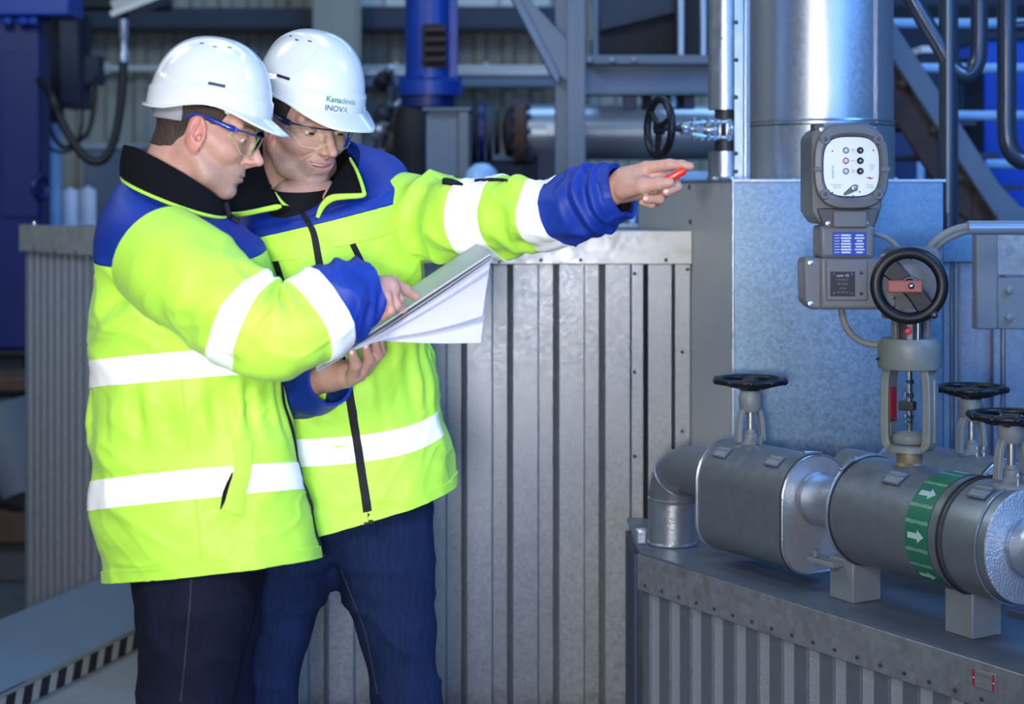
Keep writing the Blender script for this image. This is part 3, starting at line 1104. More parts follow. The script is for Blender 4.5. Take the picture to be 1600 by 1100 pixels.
# link pipe and the round housing
make('link_pipe', MB().lathe([(0.058, 0), (0.058, 0.12), (0.052, 0.19)], AP(0.585), AD, 40), 'clad_bright', run)
make('seam_ring', MB().torus(AP(0.60), AD, 0.059, 0.003, 40, 8), 'clad_bright', run)
RC = 0.121
T0, T1, T2 = 0.772, 1.132, 1.256
make('round_housing', MB().lathe([(0.05, 0), (RC, 0.0), (RC, T1 - T0)], AP(T0), AD, 72, caps=True), 'clad_grey', run, smooth=None)
make('end_section', MB().lathe([(RC - 0.004, 0), (RC - 0.004, 0.004), (RC - 0.0005, 0.006), (RC - 0.0005, T2 - T1 - 0.03), (RC - 0.006, T2 - T1)], AP(T1), AD, 72, caps=False), 'clad_grey', run, smooth=None)
make('end_cap', MB().lathe([(RC - 0.005, 0), (RC - 0.0052, 0.003), (RC - 0.012, 0.005), (0.05, 0.005)], AP(T2 - 0.002), AD, 72, caps=False), 'stucco', run, smooth=None)
for t, rr, mm in ((T0 + 0.004, 0.0040, 'clad_bright'), (T0 + 0.013, 0.0022, 'black_rubber'), (T1 - 0.006, 0.0035, 'black_rubber'), (T1 + 0.006, 0.002, 'bolt_dark'), (T2 - 0.022, 0.0018, 'clad_bright')):
    make('clamp_band', MB().torus(AP(t), AD, RC + 0.0005, rr, 96, 8), mm, run)
make('outlet_pipe', MB().lathe([(0.062, 0), (0.060, 0.02), (0.058, 0.30)], AP(T2), AD, 48), 'clad_bright', run)
make('seam_ring', MB().torus(AP(T2 + 0.006), AD, 0.0625, 0.003, 48, 8), 'clad_bright', run)
# toggle clamps on the bands
for t, ang in ((T0 + 0.006, 0.52), (T1 - 0.004, -0.35)):
    c = cyl_wrap(t, RC, ang, 0.006)
    tz = nrm(cyl_wrap(t, RC, ang, 1) - cyl_wrap(t, RC, ang, 0))
    tt = nrm(np.cross(AD, tz))
    cl = make('toggle_clamp', MB().box(c, (0.016, 0.052, 0.005), AD, tt, tz), 'clad_bright', run, bevel=0.0015)
    for s in (-1, 1):
        make('rivet', MB().lathe([(0.003, 0), (0.0006, 0.002)], c + tt * s * 0.019 + tz * 0.0025, tz, 8), 'bolt_dark', cl)
c = AP(0.592, -0.012, 0.108)
cl = make('toggle_clamp', MB().box(c, (0.014, 0.05, 0.005), AD, nrm(ND - ZV * 0.1), nrm(ZV + ND * 0.1)), 'clad_bright', run, bevel=0.0015)
make('rivet', MB().lathe([(0.003, 0), (0.0006, 0.002)], c + ZV * 0.0025 + ND * 0.016, ZV, 8), 'bolt_dark', cl)
make('rivet', MB().lathe([(0.003, 0), (0.0006, 0.002)], c + ZV * 0.0025 - ND * 0.016, ZV, 8), 'bolt_dark', cl)


# small riveted type plates
def type_plate(c, nz, w, h, parent, lines=('', '')):
    nz = nrm(nz)
    ey = nrm(np.cross(nz, AD))
    if ey[2] < 0:
        ey = -ey
    ex = AD
    pl = make('type_plate', MB().box(c + nz * 0.0035, (w, h, 0.003), ex, ey, nz), 'steel_plate', parent, bevel=0.0008)
    make('plate_face', MB().box(c + nz * 0.0053, (w * 0.86, h * 0.8, 0.0008), ex, ey, nz), 'paint_grey', pl)
    for s in (-1, 1):
        make('rivet', MB().lathe([(0.0022, 0), (0.0005, 0.002)], c + ex * s * w * 0.45 + nz * 0.005, nz, 8), 'clad_bright', pl)
    letters('plate_lettering', 'LAB20 AA0', h * 0.26, c + nz * 0.006 + ey * h * 0.12, ex, np.cross(nz, ex), 'print_dark', pl)


for t, a in ((0.945, 0.62), (1.192, 0.55)):
    nz = cyl_wrap(t, 1, a) - AP(t)
    type_plate(cyl_wrap(t, RC, a), nz, 0.052, 0.040, run)
for t, a in ((0.315, 0.72), (0.515, 0.66)):
    c = AP(t, -0.002, 0.002) - ND * 0.098 * math.sin(a) + ZV * 0.098 * math.cos(a)
    type_plate(c, -ND * math.sin(a) + ZV * math.cos(a), 0.050, 0.034, run)

# green flow band with arrows and the word
TB0, TB1 = 1.030, 1.098
G = np.array([[cyl_wrap(t, RC, a, 0.0011) for a in np.linspace(-0.75, 2.75, 60)] for t in (TB0, TB1)])
band = make('flow_band', MB().grid(G), 'label_green', run)
TBM = (TB0 + TB1) / 2


def wrap_at(a0, flip=1):
    def f(p):
        # p lies in a plane (x along the pipe, y around); AP(0) is the origin of that plane
        d = p - AP(TBM)
        return cyl_wrap(TBM + float(np.dot(d, AD)), RC, a0 - float(d[2]) / RC, 0.0018)
    return f


for k, a0 in enumerate((-0.05, 0.80, 1.57, 2.34)):
    letters('band_lettering', 'SPEISEWASSER', 0.0105, AP(TBM), AD, ZV, 'label_print', band, wrap=wrap_at(a0 - 0.235))
    letters('band_lettering', 'SPEISEWASSER', 0.0105, AP(TBM), -AD, -ZV, 'label_print', band, wrap=wrap_at(a0 + 0.235))
    pts2 = [(-0.024, -0.006), (0.004, -0.006), (0.004, -0.0135), (0.024, 0.0), (0.004, 0.0135), (0.004, 0.006), (-0.024, 0.006)]
    mb = MB()
    W = []
    cols = []
    f = wrap_at(a0)
    for yy in (-1, 0, 1):
        for xx, hw in ((-0.024, 0.006), (0.004, 0.006)):
            W.append(f(AP(TBM) + AD * xx + ZV * yy * hw))
    for xx, hw in ((0.004, 0.0135), (0.014, 0.0068), (0.024, 0.0002)):
        for yy in (-1, 0, 1):
            W.append(f(AP(TBM) + AD * xx + ZV * yy * hw))
    mb.add(W, [(0, 1, 3, 2), (2, 3, 5, 4), (6, 9, 10, 7), (7, 10, 11, 8), (9, 12, 13, 10), (10, 13, 14, 11)])
    make('arrow_mark', mb, 'label_print', band, smooth=False, recalc=False)

# posts under the round housing
for t in (0.730, 1.104):
    hgt = PZ - RC * 0.93 - ZTOP
    q = AP(t) * [1, 1, 0] + ZV * (ZTOP + hgt / 2)
    p_ = make('support_post', MB().box(q, (0.082, 0.082, hgt), AD, ND, ZV), 'paint_grey_light', run, bevel=0.003)
    if t < 1:
        q = AP(t - 0.035, -0.055) * [1, 1, 0] + ZV * (ZTOP + hgt - 0.012)
        make('post_flange', MB().box(q, (0.09, 0.04, 0.012), AD, ND, ZV), 'paint_grey_light', p_, bevel=0.002)
        make('post_bolt', MB().lathe([(0.006, 0), (0.006, 0.012), (0.003, 0.014)], AP(t - 0.06, -0.065) * [1, 1, 0] + ZV * (ZTOP + hgt - 0.004), ZV, 6), 'paint_grey_light', p_)

# second pipe running behind the first
run2 = thing('insulated_pipe', 'second insulated pipe housing behind the round one, bright dimpled end cap', 'pipe', AP(0.7, 0.34) * [1, 1, 0] + ZV * ZTOP)
housing(0.50, 0.86, 0.34, 'clad_grey', 'stucco', run2)
make('link_pipe', MB().cyl(AP(0.86, 0.34), AP(1.25, 0.34), 0.058, 36), 'clad_bright', run2)
make('tail_pipe', MB().cyl(AP(0.50, 0.34), AP(0.30, 0.34), 0.058, 36), 'clad_grey', run2)
make('support_post', MB().box(AP(0.7, 0.34) * [1, 1, 0] + ZV * (ZTOP + 0.02), (0.08, 0.08, 0.04), AD, ND, ZV), 'paint_grey_light', run2)


# ------------------------------------------------------------------ handwheel valves
def gate_valve(t, n_off, label, zw=1.002, R=0.088, zb=None, yaw=0.4):
    c = AP(t, n_off)
    zb = PZ + 0.090 if zb is None else zb
    v = thing('gate_valve', label, 'valve', (c[0], c[1], zb), 'handwheel valves on the insulated pipes')
    q = lambda z: np.array([c[0], c[1], z])
    e = np.array([math.cos(yaw), math.sin(yaw), 0])
    f_ = np.array([-math.sin(yaw), math.cos(yaw), 0])
    make('bonnet_flange', MB().lathe([(0.043, 0), (0.043, 0.010), (0.030, 0.014), (0.024, 0.022), (0.018, 0.030)], q(zb - 0.008), ZV, 28), 'valve_grey', v, smooth=None)
    for s in (-1, 1):
        pts = [q(zb + 0.012) + e * s * 0.034, q(zb + 0.045) + e * s * 0.032, q(zb + 0.078) + e * s * 0.027, q(zb + 0.100) + e * s * 0.016]
        C = bez(pts, 10)
        G = []
        for p in C:
            G.append([p + e * a * 0.006 + f_ * b_ * 0.010 for a, b_ in ((-1, -1), (1, -1), (1, 1), (-1, 1))])
        mb = MB().grid(np.array(G), cv=True)
        mb.f.append((3, 2, 1, 0)); mb.f.append((36, 37, 38, 39))
        make('yoke_arm', mb, 'valve_grey', v, bevel=0.002)
    make('yoke_head', MB().lathe([(0.020, 0), (0.027, 0.010), (0.029, 0.030), (0.026, 0.044), (0.023, 0.050), (0.023, 0.056)], q(zb + 0.086), ZV, 28), 'valve_grey', v, smooth=None)
    make('stem', MB().cyl(q(zb + 0.01), q(zb + 0.09), 0.009, 16), 'steel_bare', v)
    make('gland', MB().lathe([(0.018, 0), (0.018, 0.016), (0.013, 0.018), (0.013, 0.026)], q(zb + 0.016), ZV, 16), 'valve_grey', v, smooth=None)
    for s in (-1, 1):
        b_ = make('gland_bolt', MB().cyl(q(zb + 0.004) + e * s * 0.010 - f_ * 0.034, q(zb + 0.030) + e * s * 0.010 - f_ * 0.034, 0.004, 8), 'steel_bare', v)
        make('nut', MB().lathe([(0.0075, 0), (0.0075, 0.009)], q(zb + 0.016) + e * s * 0.010 - f_ * 0.034, ZV, 6), 'steel_bare', b_, smooth=False)
    wheel = make('handwheel', MB().torus(q(zw), ZV, R - 0.009, 0.0105, 56, 12, 0.8), 'black_gloss', v)
    make('wheel_hub', MB().lathe([(0.020, -0.026), (0.026, -0.022), (0.030, -0.012), (0.022, -0.002), (0.018, 0.003), (0.004, 0.004)], q(zw), ZV, 24), 'black_gloss', v, smooth=None)
    for k in range(5):
        a = k * 2 * PI / 5 + yaw
        d = np.array([math.cos(a), math.sin(a), 0])
        make('spoke', MB().tube([q(zw - 0.012) + d * 0.018, q(zw - 0.010) + d * 0.045, q(zw - 0.002) + d * (R - 0.012)], [0.011, 0.0085, 0.0075], 10), 'black_gloss', v)
    for k in range(10):
        a = k * 2 * PI / 10 + 0.2
        d = np.array([math.cos(a), math.sin(a), 0])
        make('grip_bump', MB().ball(q(zw) + d * (R - 0.004), (0.010, 0.010, 0.0085), 10, 6), 'black_gloss', wheel)
    return v


gate_valve(0.338, 0.0, 'black handwheel valve on the far housing, in front of the sheet-metal box', R=0.09)
gate_valve(0.742, 0.342, 'black handwheel valve on the rear pipe, half behind the actuator column', R=0.083)
gate_valve(1.212, 0.0, 'black handwheel valve cut by the right edge, on the end section', R=0.086, zb=PZ + RC - 0.004, zw=1.008)

# ================================================================== ACTUATED CONTROL VALVE
YA = 3.90
SA = FPX / YA


def Q(px, py, d=0.0):
    """actuator point: photograph pixel in the valve's own plane, d metres towards the camera"""
    p = P(px, py, YA)
    return p + DN * d


act = thing('control_valve', 'grey electric valve actuator with white control face, black handwheel and yoke', 'actuator', AP(0.909) + ZV * (RC - 0.01))
cx = 1424
make('stem_collar', MB().lathe([(0.030, 0), (0.031, 0.006), (0.026, 0.012), (0.028, 0.020), (0.028, 0.034), (0.024, 0.038), (0.016, 0.040)], [AP(0.909)[0], AP(0.909)[1], PZ + RC - 0.008], ZV, 28), 'brass_rust', act, smooth=None)
vx, vy = AP(0.909)[0], AP(0.909)[1]
V = lambda z: np.array([vx, vy, z])
zpx = lambda py: CAMZ - (py - HY) * vy / FPX
make('packing_nut', MB().lathe([(0.033, 0), (0.036, 0.006), (0.036, 0.016), (0.030, 0.020), (0.020, 0.026)], V(zpx(692)), ZV, 28), 'yoke_grey', act, smooth=None)
# yoke: base ring and two wide legs
ey_ = nrm([0.80, -0.60, 0])
fy_ = np.array([-ey_[1], ey_[0], 0])
make('yoke_base', MB().lathe([(0.030, 0), (0.046, 0.002), (0.046, 0.014), (0.030, 0.018)], V(zpx(706)), ZV, 28), 'yoke_grey', act, smooth=None)
for s in (-1, 1):
    C = bez([V(zpx(704)) + ey_ * s * 0.034, V(zpx(690)) + ey_ * s * 0.047, V(zpx(650)) + ey_ * s * 0.049, V(zpx(600)) + ey_ * s * 0.048, V(zpx(575)) + ey_ * s * 0.043], 16)
    G = np.array([[p + ey_ * a * 0.0095 + fy_ * b_ * 0.024 for a, b_ in ((-1, -1), (1, -1), (1, 1), (-1, 1))] for p in C])
    mb = MB().grid(G, cv=True)
    mb.f.append((3, 2, 1, 0)); mb.f.append((60, 61, 62, 63))
    leg = make('yoke_leg', mb, 'yoke_grey', act, bevel=0.003)
    if s > 0:
        make('leg_rib', MB().bar(V(zpx(690)) + ey_ * 0.056, V(zpx(590)) + ey_ * 0.056, 0.012, 0.010, fy_), 'yoke_grey', leg, bevel=0.003)
    else:
        q = V(zpx(632)) - ey_ * 0.034 - fy_ * 0.012
        pl = make('position_plate', MB().bar(V(zpx(660)) - ey_ * 0.036 - fy_ * 0.004, V(zpx(606)) - ey_ * 0.036 - fy_ * 0.004, 0.030, 0.003, ey_), 'label_red', leg)
make('white_plate', MB().bar(V(zpx(682)) - ey_ * 0.0355 - fy_ * 0.006, V(zpx(655)) - ey_ * 0.0355 - fy_ * 0.006, 0.026, 0.002, ey_), 'paint_grey_light', act)
# stem with coupling
make('stem', MB().cyl(V(zpx(700)), V(zpx(570)), 0.0072, 20), 'chrome', act)
for py, r_, h_ in ((600, 0.010, 0.010), (622, 0.0105, 0.012), (655, 0.010, 0.010), (662, 0.0085, 0.008)):
    make('lock_nut', MB().lathe([(r_ * 0.9, 0), (r_, 0.002), (r_, h_ - 0.002), (r_ * 0.9, h_)], V(zpx(py)), ZV, 6), 'chrome', act, smooth=False)
make('coupling', MB().box(V(zpx(634)) + ey_ * -0.004, (0.034, 0.022, 0.020), ey_, fy_, ZV), 'bolt_dark', act, bevel=0.003)
# bell
r = 49 / SA
zb_ = zpx(575)
hb = zpx(528) - zb_
make('bell_housing', MB().lathe([(r * 0.75, -0.002), (r * 0.97, 0.0), (r, 0.004), (r, hb * 0.70), (r * 0.985, hb * 0.80), (r * 0.90, hb), (r * 0.5, hb + 0.001)], V(zb_), ZV, 48), 'yoke_grey', act, smooth=None, bevel=0)
make('bell_screw', MB().cyl(V(zb_ + hb * 0.32) + np.array([-r, -0.012, 0]), V(zb_ + hb * 0.32) + np.array([-r - 0.006, -0.013, 0]), 0.003, 8), 'black_rubber', act)
# open lantern between bell and gear head
zl0, zl1 = zpx(529), zpx(497)
make('lantern_core', MB().cyl(V(zl0), V(zl1), 0.030, 24), 'actuator_dark', act)
for a in (-0.9, -0.2, 0.75, 2.2, 3.6):
    d = np.array([math.sin(a), -math.cos(a), 0])
    make('lantern_post', MB().bar(V(zl0) + d * 0.047, V(zl1) + d * 0.047, 0.014, 0.012, d), 'actuator_grey', act, bevel=0.002)
make('red_button', MB().lathe([(0.008, 0), (0.008, 0.006), (0.006, 0.009), (0.001, 0.010)], V(zpx(514)) + np.array([-0.016, -0.056, 0]), DN, 16), 'red_bright', act, smooth=None)
make('guide_rod', MB().cyl(V(zl0) + np.array([0.008, -0.050, 0]), V(zl1) + np.array([0.008, -0.050, 0]), 0.006, 14), 'chrome', act)
# gear head
hd = thing
mb = MB().lathe([(0.058, 0), (0.060, 0.004), (0.060, 0.014), (0.054, 0.018), (0.050, 0.030)], V(zpx(497)), ZV, 40)
make('gear_flange', mb, 'actuator_grey', act, smooth=None)
gx0, gx1 = 1384, 1466
poly = [(1400, 490), (1452, 490), (1466, 470), (1466, 398), (1458, 386), (1396, 386), (1384, 398), (1384, 478)]
mb = MB().prism([((px - cx) / SA, -(py - 440) / SA) for px, py in poly], Q(cx, 440, 0.035), (1, 0, 0), ZV, np.array([0, 1.0, 0]), 0.10)
make('gear_case', mb, 'actuator_grey', act, bevel=0.006, segs=3)
make('gear_cover', MB().lathe([(0.062, 0), (0.062, 0.006), (0.052, 0.012), (0.030, 0.016)], Q(1420, 440, 0.034), DN, 40), 'actuator_grey', act, smooth=None)
for k in range(6):
    a = k * PI / 3 + 0.4
    make('cover_screw', MB().lathe([(0.006, 0), (0.006, 0.004), (0.001, 0.005)], Q(1420 + 38 * math.cos(a), 440 + 38 * math.sin(a), 0.042), DN, 6), 'actuator_dark', act, smooth=False)
make('side_cap', MB().lathe([(0.010, 0), (0.010, 0.006), (0.007, 0.008)], Q(1428, 407, 0.035), DN, 20), 'actuator_dark', act, smooth=None)
# motor / gearbox body to the left
mb = MB().prism([((px - 1320) / SA, -(py - 440) / SA) for px, py in ((1276, 402), (1396, 402), (1396, 476), (1388, 482), (1276, 482))], Q(1320, 440, 0.045), (1, 0, 0), ZV, np.array([0, 1.0, 0]), 0.105)
make('motor_case', mb, 'actuator_grey', act, bevel=0.008, segs=3)
mb = MB().prism([((px - 1320) / SA, -(py - 440) / SA) for px, py in ((1285, 404), (1349, 404), (1349, 468), (1285, 468))], Q(1320, 440, 0.050), (1, 0, 0), ZV, np.array([0, 1.0, 0]), 0.012)
make('motor_boss', mb, 'actuator_grey', act, bevel=0.003)
mb = MB().prism([((px - 1320) / SA, -(py - 440) / SA) for px, py in ((1251, 412), (1254, 402), (1282, 402), (1282, 482), (1264, 482), (1252, 470))], Q(1320, 440, 0.038), (1, 0, 0), ZV, np.array([0, 1.0, 0]), 0.09)
make('motor_end_cover', mb, 'actuator_grey', act, bevel=0.006, segs=3)
for px, py in ((1262, 410), (1262, 473)):
    make('cover_screw', MB().lathe([(0.006, 0), (0.006, 0.004), (0.002, 0.005)], Q(px, py, 0.038), DN, 12), 'steel_bare', act)
for px, py in ((1339, 425), (1339, 457)):
    make('cover_screw', MB().lathe([(0.004, 0), (0.001, 0.003)], Q(px, py, 0.050), DN, 10), 'actuator_dark', act)
pl = make('rating_plate', MB().box(Q(1310, 442, 0.0508), (38 / SA, 0.0016, 38 / SA)), 'black_rubber', act, bevel=0.0006)
for k, (wd, txt) in enumerate(((30, 'auma  CE'), (30, 'TYP 07.6 SA'), (28, 'NR 3207NS'), (24, '63 Nm'), (28, 'IP67 FO F10'))):
    letters('plate_lettering', txt, (0.0068 if k == 0 else 0.0048), Q(1310, 429 + k * 6.5, 0.0519), (1, 0, 0), ZV, 'plate_print_white' if k == 0 else 'valve_grey', pl)
for px in (1296, 1324):
    for py in (427, 457):
        make('rivet', MB().lathe([(0.0022, 0), (0.0005, 0.0015)], Q(px, py, 0.0516), DN, 8), 'screw_steel', pl)
# neck with the blue plate
mb = MB().prism([((px - 1320) / SA, -(py - 380) / SA) for px, py in ((1276, 352), (1361, 352), (1361, 403), (1276, 403))], Q(1320, 380, 0.042), (1, 0, 0), ZV, np.array([0, 1.0, 0]), 0.10)
make('neck', mb, 'actuator_grey', act, bevel=0.009, segs=3)
pl = make('blue_plate', MB().box(Q(1321.5, 380, 0.0432), (52 / SA, 0.0016, 36 / SA)), 'label_blue', act, bevel=0.0006)
for k in range(7):
    y_ = 367 + k * 4.4
    w1 = (12, 15, 9, 14, 12, 15, 10)[k]
    make('print_block', MB().box(Q(1316, y_, 0.0443), ((10 + w1 * 0.4) / SA, 0.0006, 2.6 / SA)), 'plate_print_white', pl, smooth=False)
    make('print_block', MB().box(Q(1337, y_, 0.0443), (w1 / SA, 0.0006, 2.2 / SA)), 'plate_print_white', pl, smooth=False)
    make('print_block', MB().box(Q(1302, y_, 0.0443), (8 / SA, 0.0006, 0.9 / SA)), 'plate_print_white', pl, smooth=False)
# head housing: back box, shoulders, face
mb = MB().prism([((px - 1320) / SA, -(py - 260) / SA) for px, py in ((1264, 330), (1264, 214), (1272, 204), (1290, 195), (1352, 194), (1366, 200), (1374, 212), (1374, 322), (1366, 350), (1278, 350), (1270, 340))], Q(1320, 260, 0.030), (1, 0, 0), ZV, np.array([0, 1.0, 0]), 0.15)
make('head_case', mb, 'actuator_grey', act, bevel=0.006, segs=3)
mb = MB().prism([((px - 1320) / SA, -(py - 210) / SA) for px, py in ((1296, 212), (1356, 212), (1356, 222), (1296, 222))], Q(1320, 210, 0.040), (1, 0, 0), ZV, np.array([0, 1.0, 0]), 0.02)
make('head_shoulder', mb, 'actuator_grey', act, bevel=0.003)
make('vent_box', MB().prism([((px - 1320) / SA, -(py - 200) / SA) for px, py in ((1272, 193), (1288, 193), (1288, 205), (1272, 205))], Q(1320, 200, 0.0), (1, 0, 0), ZV, np.array([0, 1.0, 0]), 0.05), 'actuator_dark', act, bevel=0.002)
for px, py in ((1280, 203), (1360, 203), (1290, 349), (1348, 349)):
    make('case_screw', MB().lathe([(0.0055, 0), (0.0055, 0.005), (0.002, 0.006)], Q(px, py, 0.031), DN, 12), 'steel_bare', act)


def squircle(rx, ry, e=3.4, n=64):
    out_ = []
    for k in range(n):
        a = 2 * PI * k / n
        c, s = math.cos(a), math.sin(a)
        out_.append((math.copysign(abs(c) ** (2 / e), c) * rx, math.copysign(abs(s) ** (2 / e), s) * ry))
    return out_


def plate_ring(name, c, prof, material, parent, e=3.4):
    """stack of squircle rings [(rx px, ry px, depth)]"""
    G = np.array([[c + np.array([x / SA, 0, y / SA]) + DN * d for x, y in squircle(rx, ry, e)] for rx, ry, d in prof])
    return make(name, MB().grid(G, cv=True), material, parent, smooth=None, sharp=35)


fc = Q(1323, 261, 0.03)
plate_ring('face_bezel', fc, [(50, 55, 0.0), (57, 65, 0.004), (58, 65.5, 0.022), (56, 63, 0.028), (48, 52, 0.030), (45, 48.5, 0.026), (44, 47, 0.020)], 'actuator_grey', act, 3.0)
plate_ring('gasket', fc, [(46, 49, 0.0205), (44.5, 47.5, 0.0225), (42, 45, 0.0215)], 'black_rubber', act, 3.2)
face = plate_ring('control_face', fc, [(43, 46, 0.0215), (42.5, 45.5, 0.0235), (20, 22, 0.0238), (0.5, 0.5, 0.0238)], 'panel_white', act, 3.2)
for sx in (-1, 1):
    for sy in (-1, 1):
        lug = make('bezel_lug', MB().lathe([(0.0125, 0), (0.0125, 0.028), (0.010, 0.031)], fc + np.array([sx * 41 / SA, 0, sy * 42.5 / SA]), DN, 24), 'actuator_grey', act, smooth=None)
        make('lug_screw', MB().lathe([(0.005, 0), (0.005, 0.001), (0.003, 0.0015)], fc + np.array([sx * 41 / SA, 0, sy * 42.5 / SA]) + DN * 0.031, DN, 6), 'actuator_dark', lug, smooth=False)
for s in (-1, 1):
    make('bezel_notch', MB().box(fc + np.array([s * 52 / SA, 0, -4 / SA]) + DN * 0.026, (14 / SA, 0.010, 8 / SA)), 'actuator_grey', act, bevel=0.002)
F = lambda px, py, d=0.0: np.array([Q(px, py)[0], fc[1] - 0.0238 - d, Q(px, py)[2]])
for k, py in enumerate((236, 252, 268)):
    mm = 'label_red' if k == 1 else 'print_dark'
    make('lamp_ring', MB().torus(F(1314.5, py, 0.001), DN, 4.2 / SA, 0.0010, 28, 8), mm, face)
    make('lamp_lens', MB().lathe([(4.0 / SA, 0), (3.5 / SA, 0.001), (0.001, 0.0022)], F(1314.5, py, 0.0), DN, 20), 'plate_print_white', face)
    b_ = make('push_button', MB().lathe([(5.2 / SA, 0), (5.2 / SA, 0.003), (4.2 / SA, 0.0048), (2.6 / SA, 0.0042), (0.0005, 0.0042)], F(1336.5, py, 0.0), DN, 28), 'black_rubber', face, smooth=None)
    make('button_mark', MB().lathe([(1.6 / SA, 0), (0.0005, 0.0003)], F(1336.5, py, 0.0046), DN, 12), 'screw_steel', b_)
    letters('face_lettering', ('AUF\nZU', 'HALT', 'STOP\nRES')[k], 0.0042, F(1325.5, py, 0.0004), (1, 0, 0), ZV, 'print_dark', face, thick=0.0003)
letters('face_lettering', 'AUMATIC', 0.0068, F(1294.5, 269, 0.0004), (0, 0, 1), (-1, 0, 0), 'print_dark', face, thick=0.0003)
letters('face_lettering', 'Automatic actuator\nelectronic\nremote local', 0.0034, F(1300.5, 291, 0.0004), (1, 0, 0), ZV, 'print_dark', face, thick=0.0003)
letters('face_lettering', 'Ex service\nmax. 24V\n50 Hz 60W', 0.0034, F(1351.5, 291, 0.0004), (1, 0, 0), ZV, 'print_dark', face, thick=0.0003)
letters('face_lettering', 'Vor Oeffnen\nSpannung\nabschalten', 0.0034, F(1354, 262, 0.0004), (0, 0, 1), (-1, 0, 0), 'plate_print_grey', face, thick=0.0003)
mb = MB()
zz = [(1345, 278), (1352, 277), (1351, 279.5), (1359, 277.5), (1352, 280.8), (1353, 278.6)]
mb.prism([((px - 1352) / SA, -(py - 279) / SA) for px, py in zz], F(1352, 279, 0.0007), (1, 0, 0), ZV, np.array([0, 1.0, 0]), 0.0005)
make('flash_mark', mb, 'red_bright', face, smooth=False)
for px, py in ((1294, 237), (1357, 236), (1294, 301), (1357, 300), (1336, 300), (1326, 306)):
    make('face_dot', MB().lathe([(1.3 / SA, 0), (0.0004, 0.0006)], F(px, py, 0.0), DN, 10), 'print_dark', face)
sel = make('selector_lever', MB().prism([(0.011, 0.007), (0.005, 0.0095), (-0.001, 0.0075), (-0.0185, -0.0085), (-0.0205, -0.0125), (-0.0175, -0.0145), (-0.013, -0.0125), (0.002, -0.0065), (0.009, -0.004)], F(1325, 295, 0.006), (1, 0, 0), ZV, np.array([0, 1.0, 0]), 0.006), 'actuator_grey', face, bevel=0.0012)
make('selector_hub', MB().lathe([(0.0058, 0), (0.0055, 0.009), (0.003, 0.0095)], F(1326.5, 294, 0.0), DN, 20), 'screw_steel', face, smooth=None)
# lower bracket between head and neck
mb = MB().prism([((px - 1320) / SA, -(py - 340) / SA) for px, py in ((1272, 325), (1370, 325), (1361, 356), (1282, 356))], Q(1320, 340, 0.036), (1, 0, 0), ZV, np.array([0, 1.0, 0]), 0.05)
make('head_bracket', mb, 'actuator_dark', act, bevel=0.004)
make('bracket_tab', MB().box(Q(1322, 342, 0.040), (52 / SA, 0.02, 26 / SA)), 'actuator_grey', act, bevel=0.003)
# handwheel on the gear head
hc = Q(1405, 443, 0.098)
hn = nrm(DN + np.array([-0.10, 0, 0.02]))
e1, e2, _ = frame(hn)
wheel = make('handwheel', MB().torus(hc, hn, 50 / SA, 0.0125, 64, 14, 0.75), 'black_gloss', act)
dsp = nrm(math.cos(math.radians(-48)) * np.array([1.0, 0, 0]) + math.sin(math.radians(-48)) * ZV)
dsp = nrm(dsp - np.dot(dsp, hn) * hn)
psp = np.cross(hn, dsp)
mb = MB()
mb.prism([(-0.071, -0.022), (-0.062, -0.028), (-0.02, -0.020), (0.02, -0.020), (0.062, -0.026), (0.071, -0.020), (0.071, 0.012), (0.03, 0.016), (-0.03, 0.016), (-0.071, 0.016)], hc - hn * 0.006, dsp, psp, hn, 0.009)
make('spoke', mb, 'black_gloss', wheel, bevel=0.003)
make('wheel_hub', MB().lathe([(0.020, -0.045), (0.020, 0.004), (0.018, 0.010), (0.012, 0.014)], hc, hn, 32), 'black_gloss', wheel, smooth=None)
make('hub_ring', MB().torus(hc + hn * 0.010, hn, 0.017, 0.002, 32, 8), 'brass_rust', wheel)
lv = make('release_lever', MB().box(hc + hn * 0.018 + np.array([-8 / SA, 0, -1 / SA]), (52 / SA, 0.010, 19 / SA), e1, hn, e2), 'lever_red', act, bevel=0.003)
make('lever_screw', MB().lathe([(0.007, 0), (0.007, 0.002), (0.004, 0.003), (0.0015, 0.0032)], hc + hn * 0.023 + np.array([1 / SA, 0, 0]), hn, 20), 'black_rubber', lv, smooth=None)
make('lever_screw_head', MB().lathe([(0.004, 0), (0.003, 0.002), (0.0005, 0.0025)], hc + hn * 0.0262 + np.array([1 / SA, 0, 0]), hn, 14), 'chrome', lv)
make('crank_knob', MB().lathe([(0.008, 0), (0.008, 0.010), (0.004, 0.013)], hc + np.array([36 / SA, -0.006, -44 / SA]), hn, 16), 'black_rubber', wheel, smooth=None)
make('knob_screw', MB().lathe([(0.003, 0), (0.0005, 0.003)], hc + np.array([36 / SA, -0.019, -44 / SA]), hn, 10), 'chrome', wheel)

# cables of the actuator
cab = make('actuator_cable', MB().tube(bez([Q(1352, 368, -0.03), Q(1372, 366, -0.045), Q(1395, 373, -0.055), Q(1412, 388, -0.06), Q(1424, 410, -0.05)], 22), 0.0062, 12), 'cable_grey')
tag(cab, 'thin grey cable looping from the actuator neck behind its black handwheel', 'cable')
cab = make('actuator_cable', MB().tube(bez([Q(1318, 478, -0.03), Q(1322, 500, -0.035), Q(1333, 522, -0.04), Q(1352, 536, -0.045), Q(1372, 541, -0.045), Q(1400, 540, -0.04)], 26), 0.0075, 12), 'cable_grey')
tag(cab, 'thick grey cable hanging in a bow under the actuator motor', 'cable')

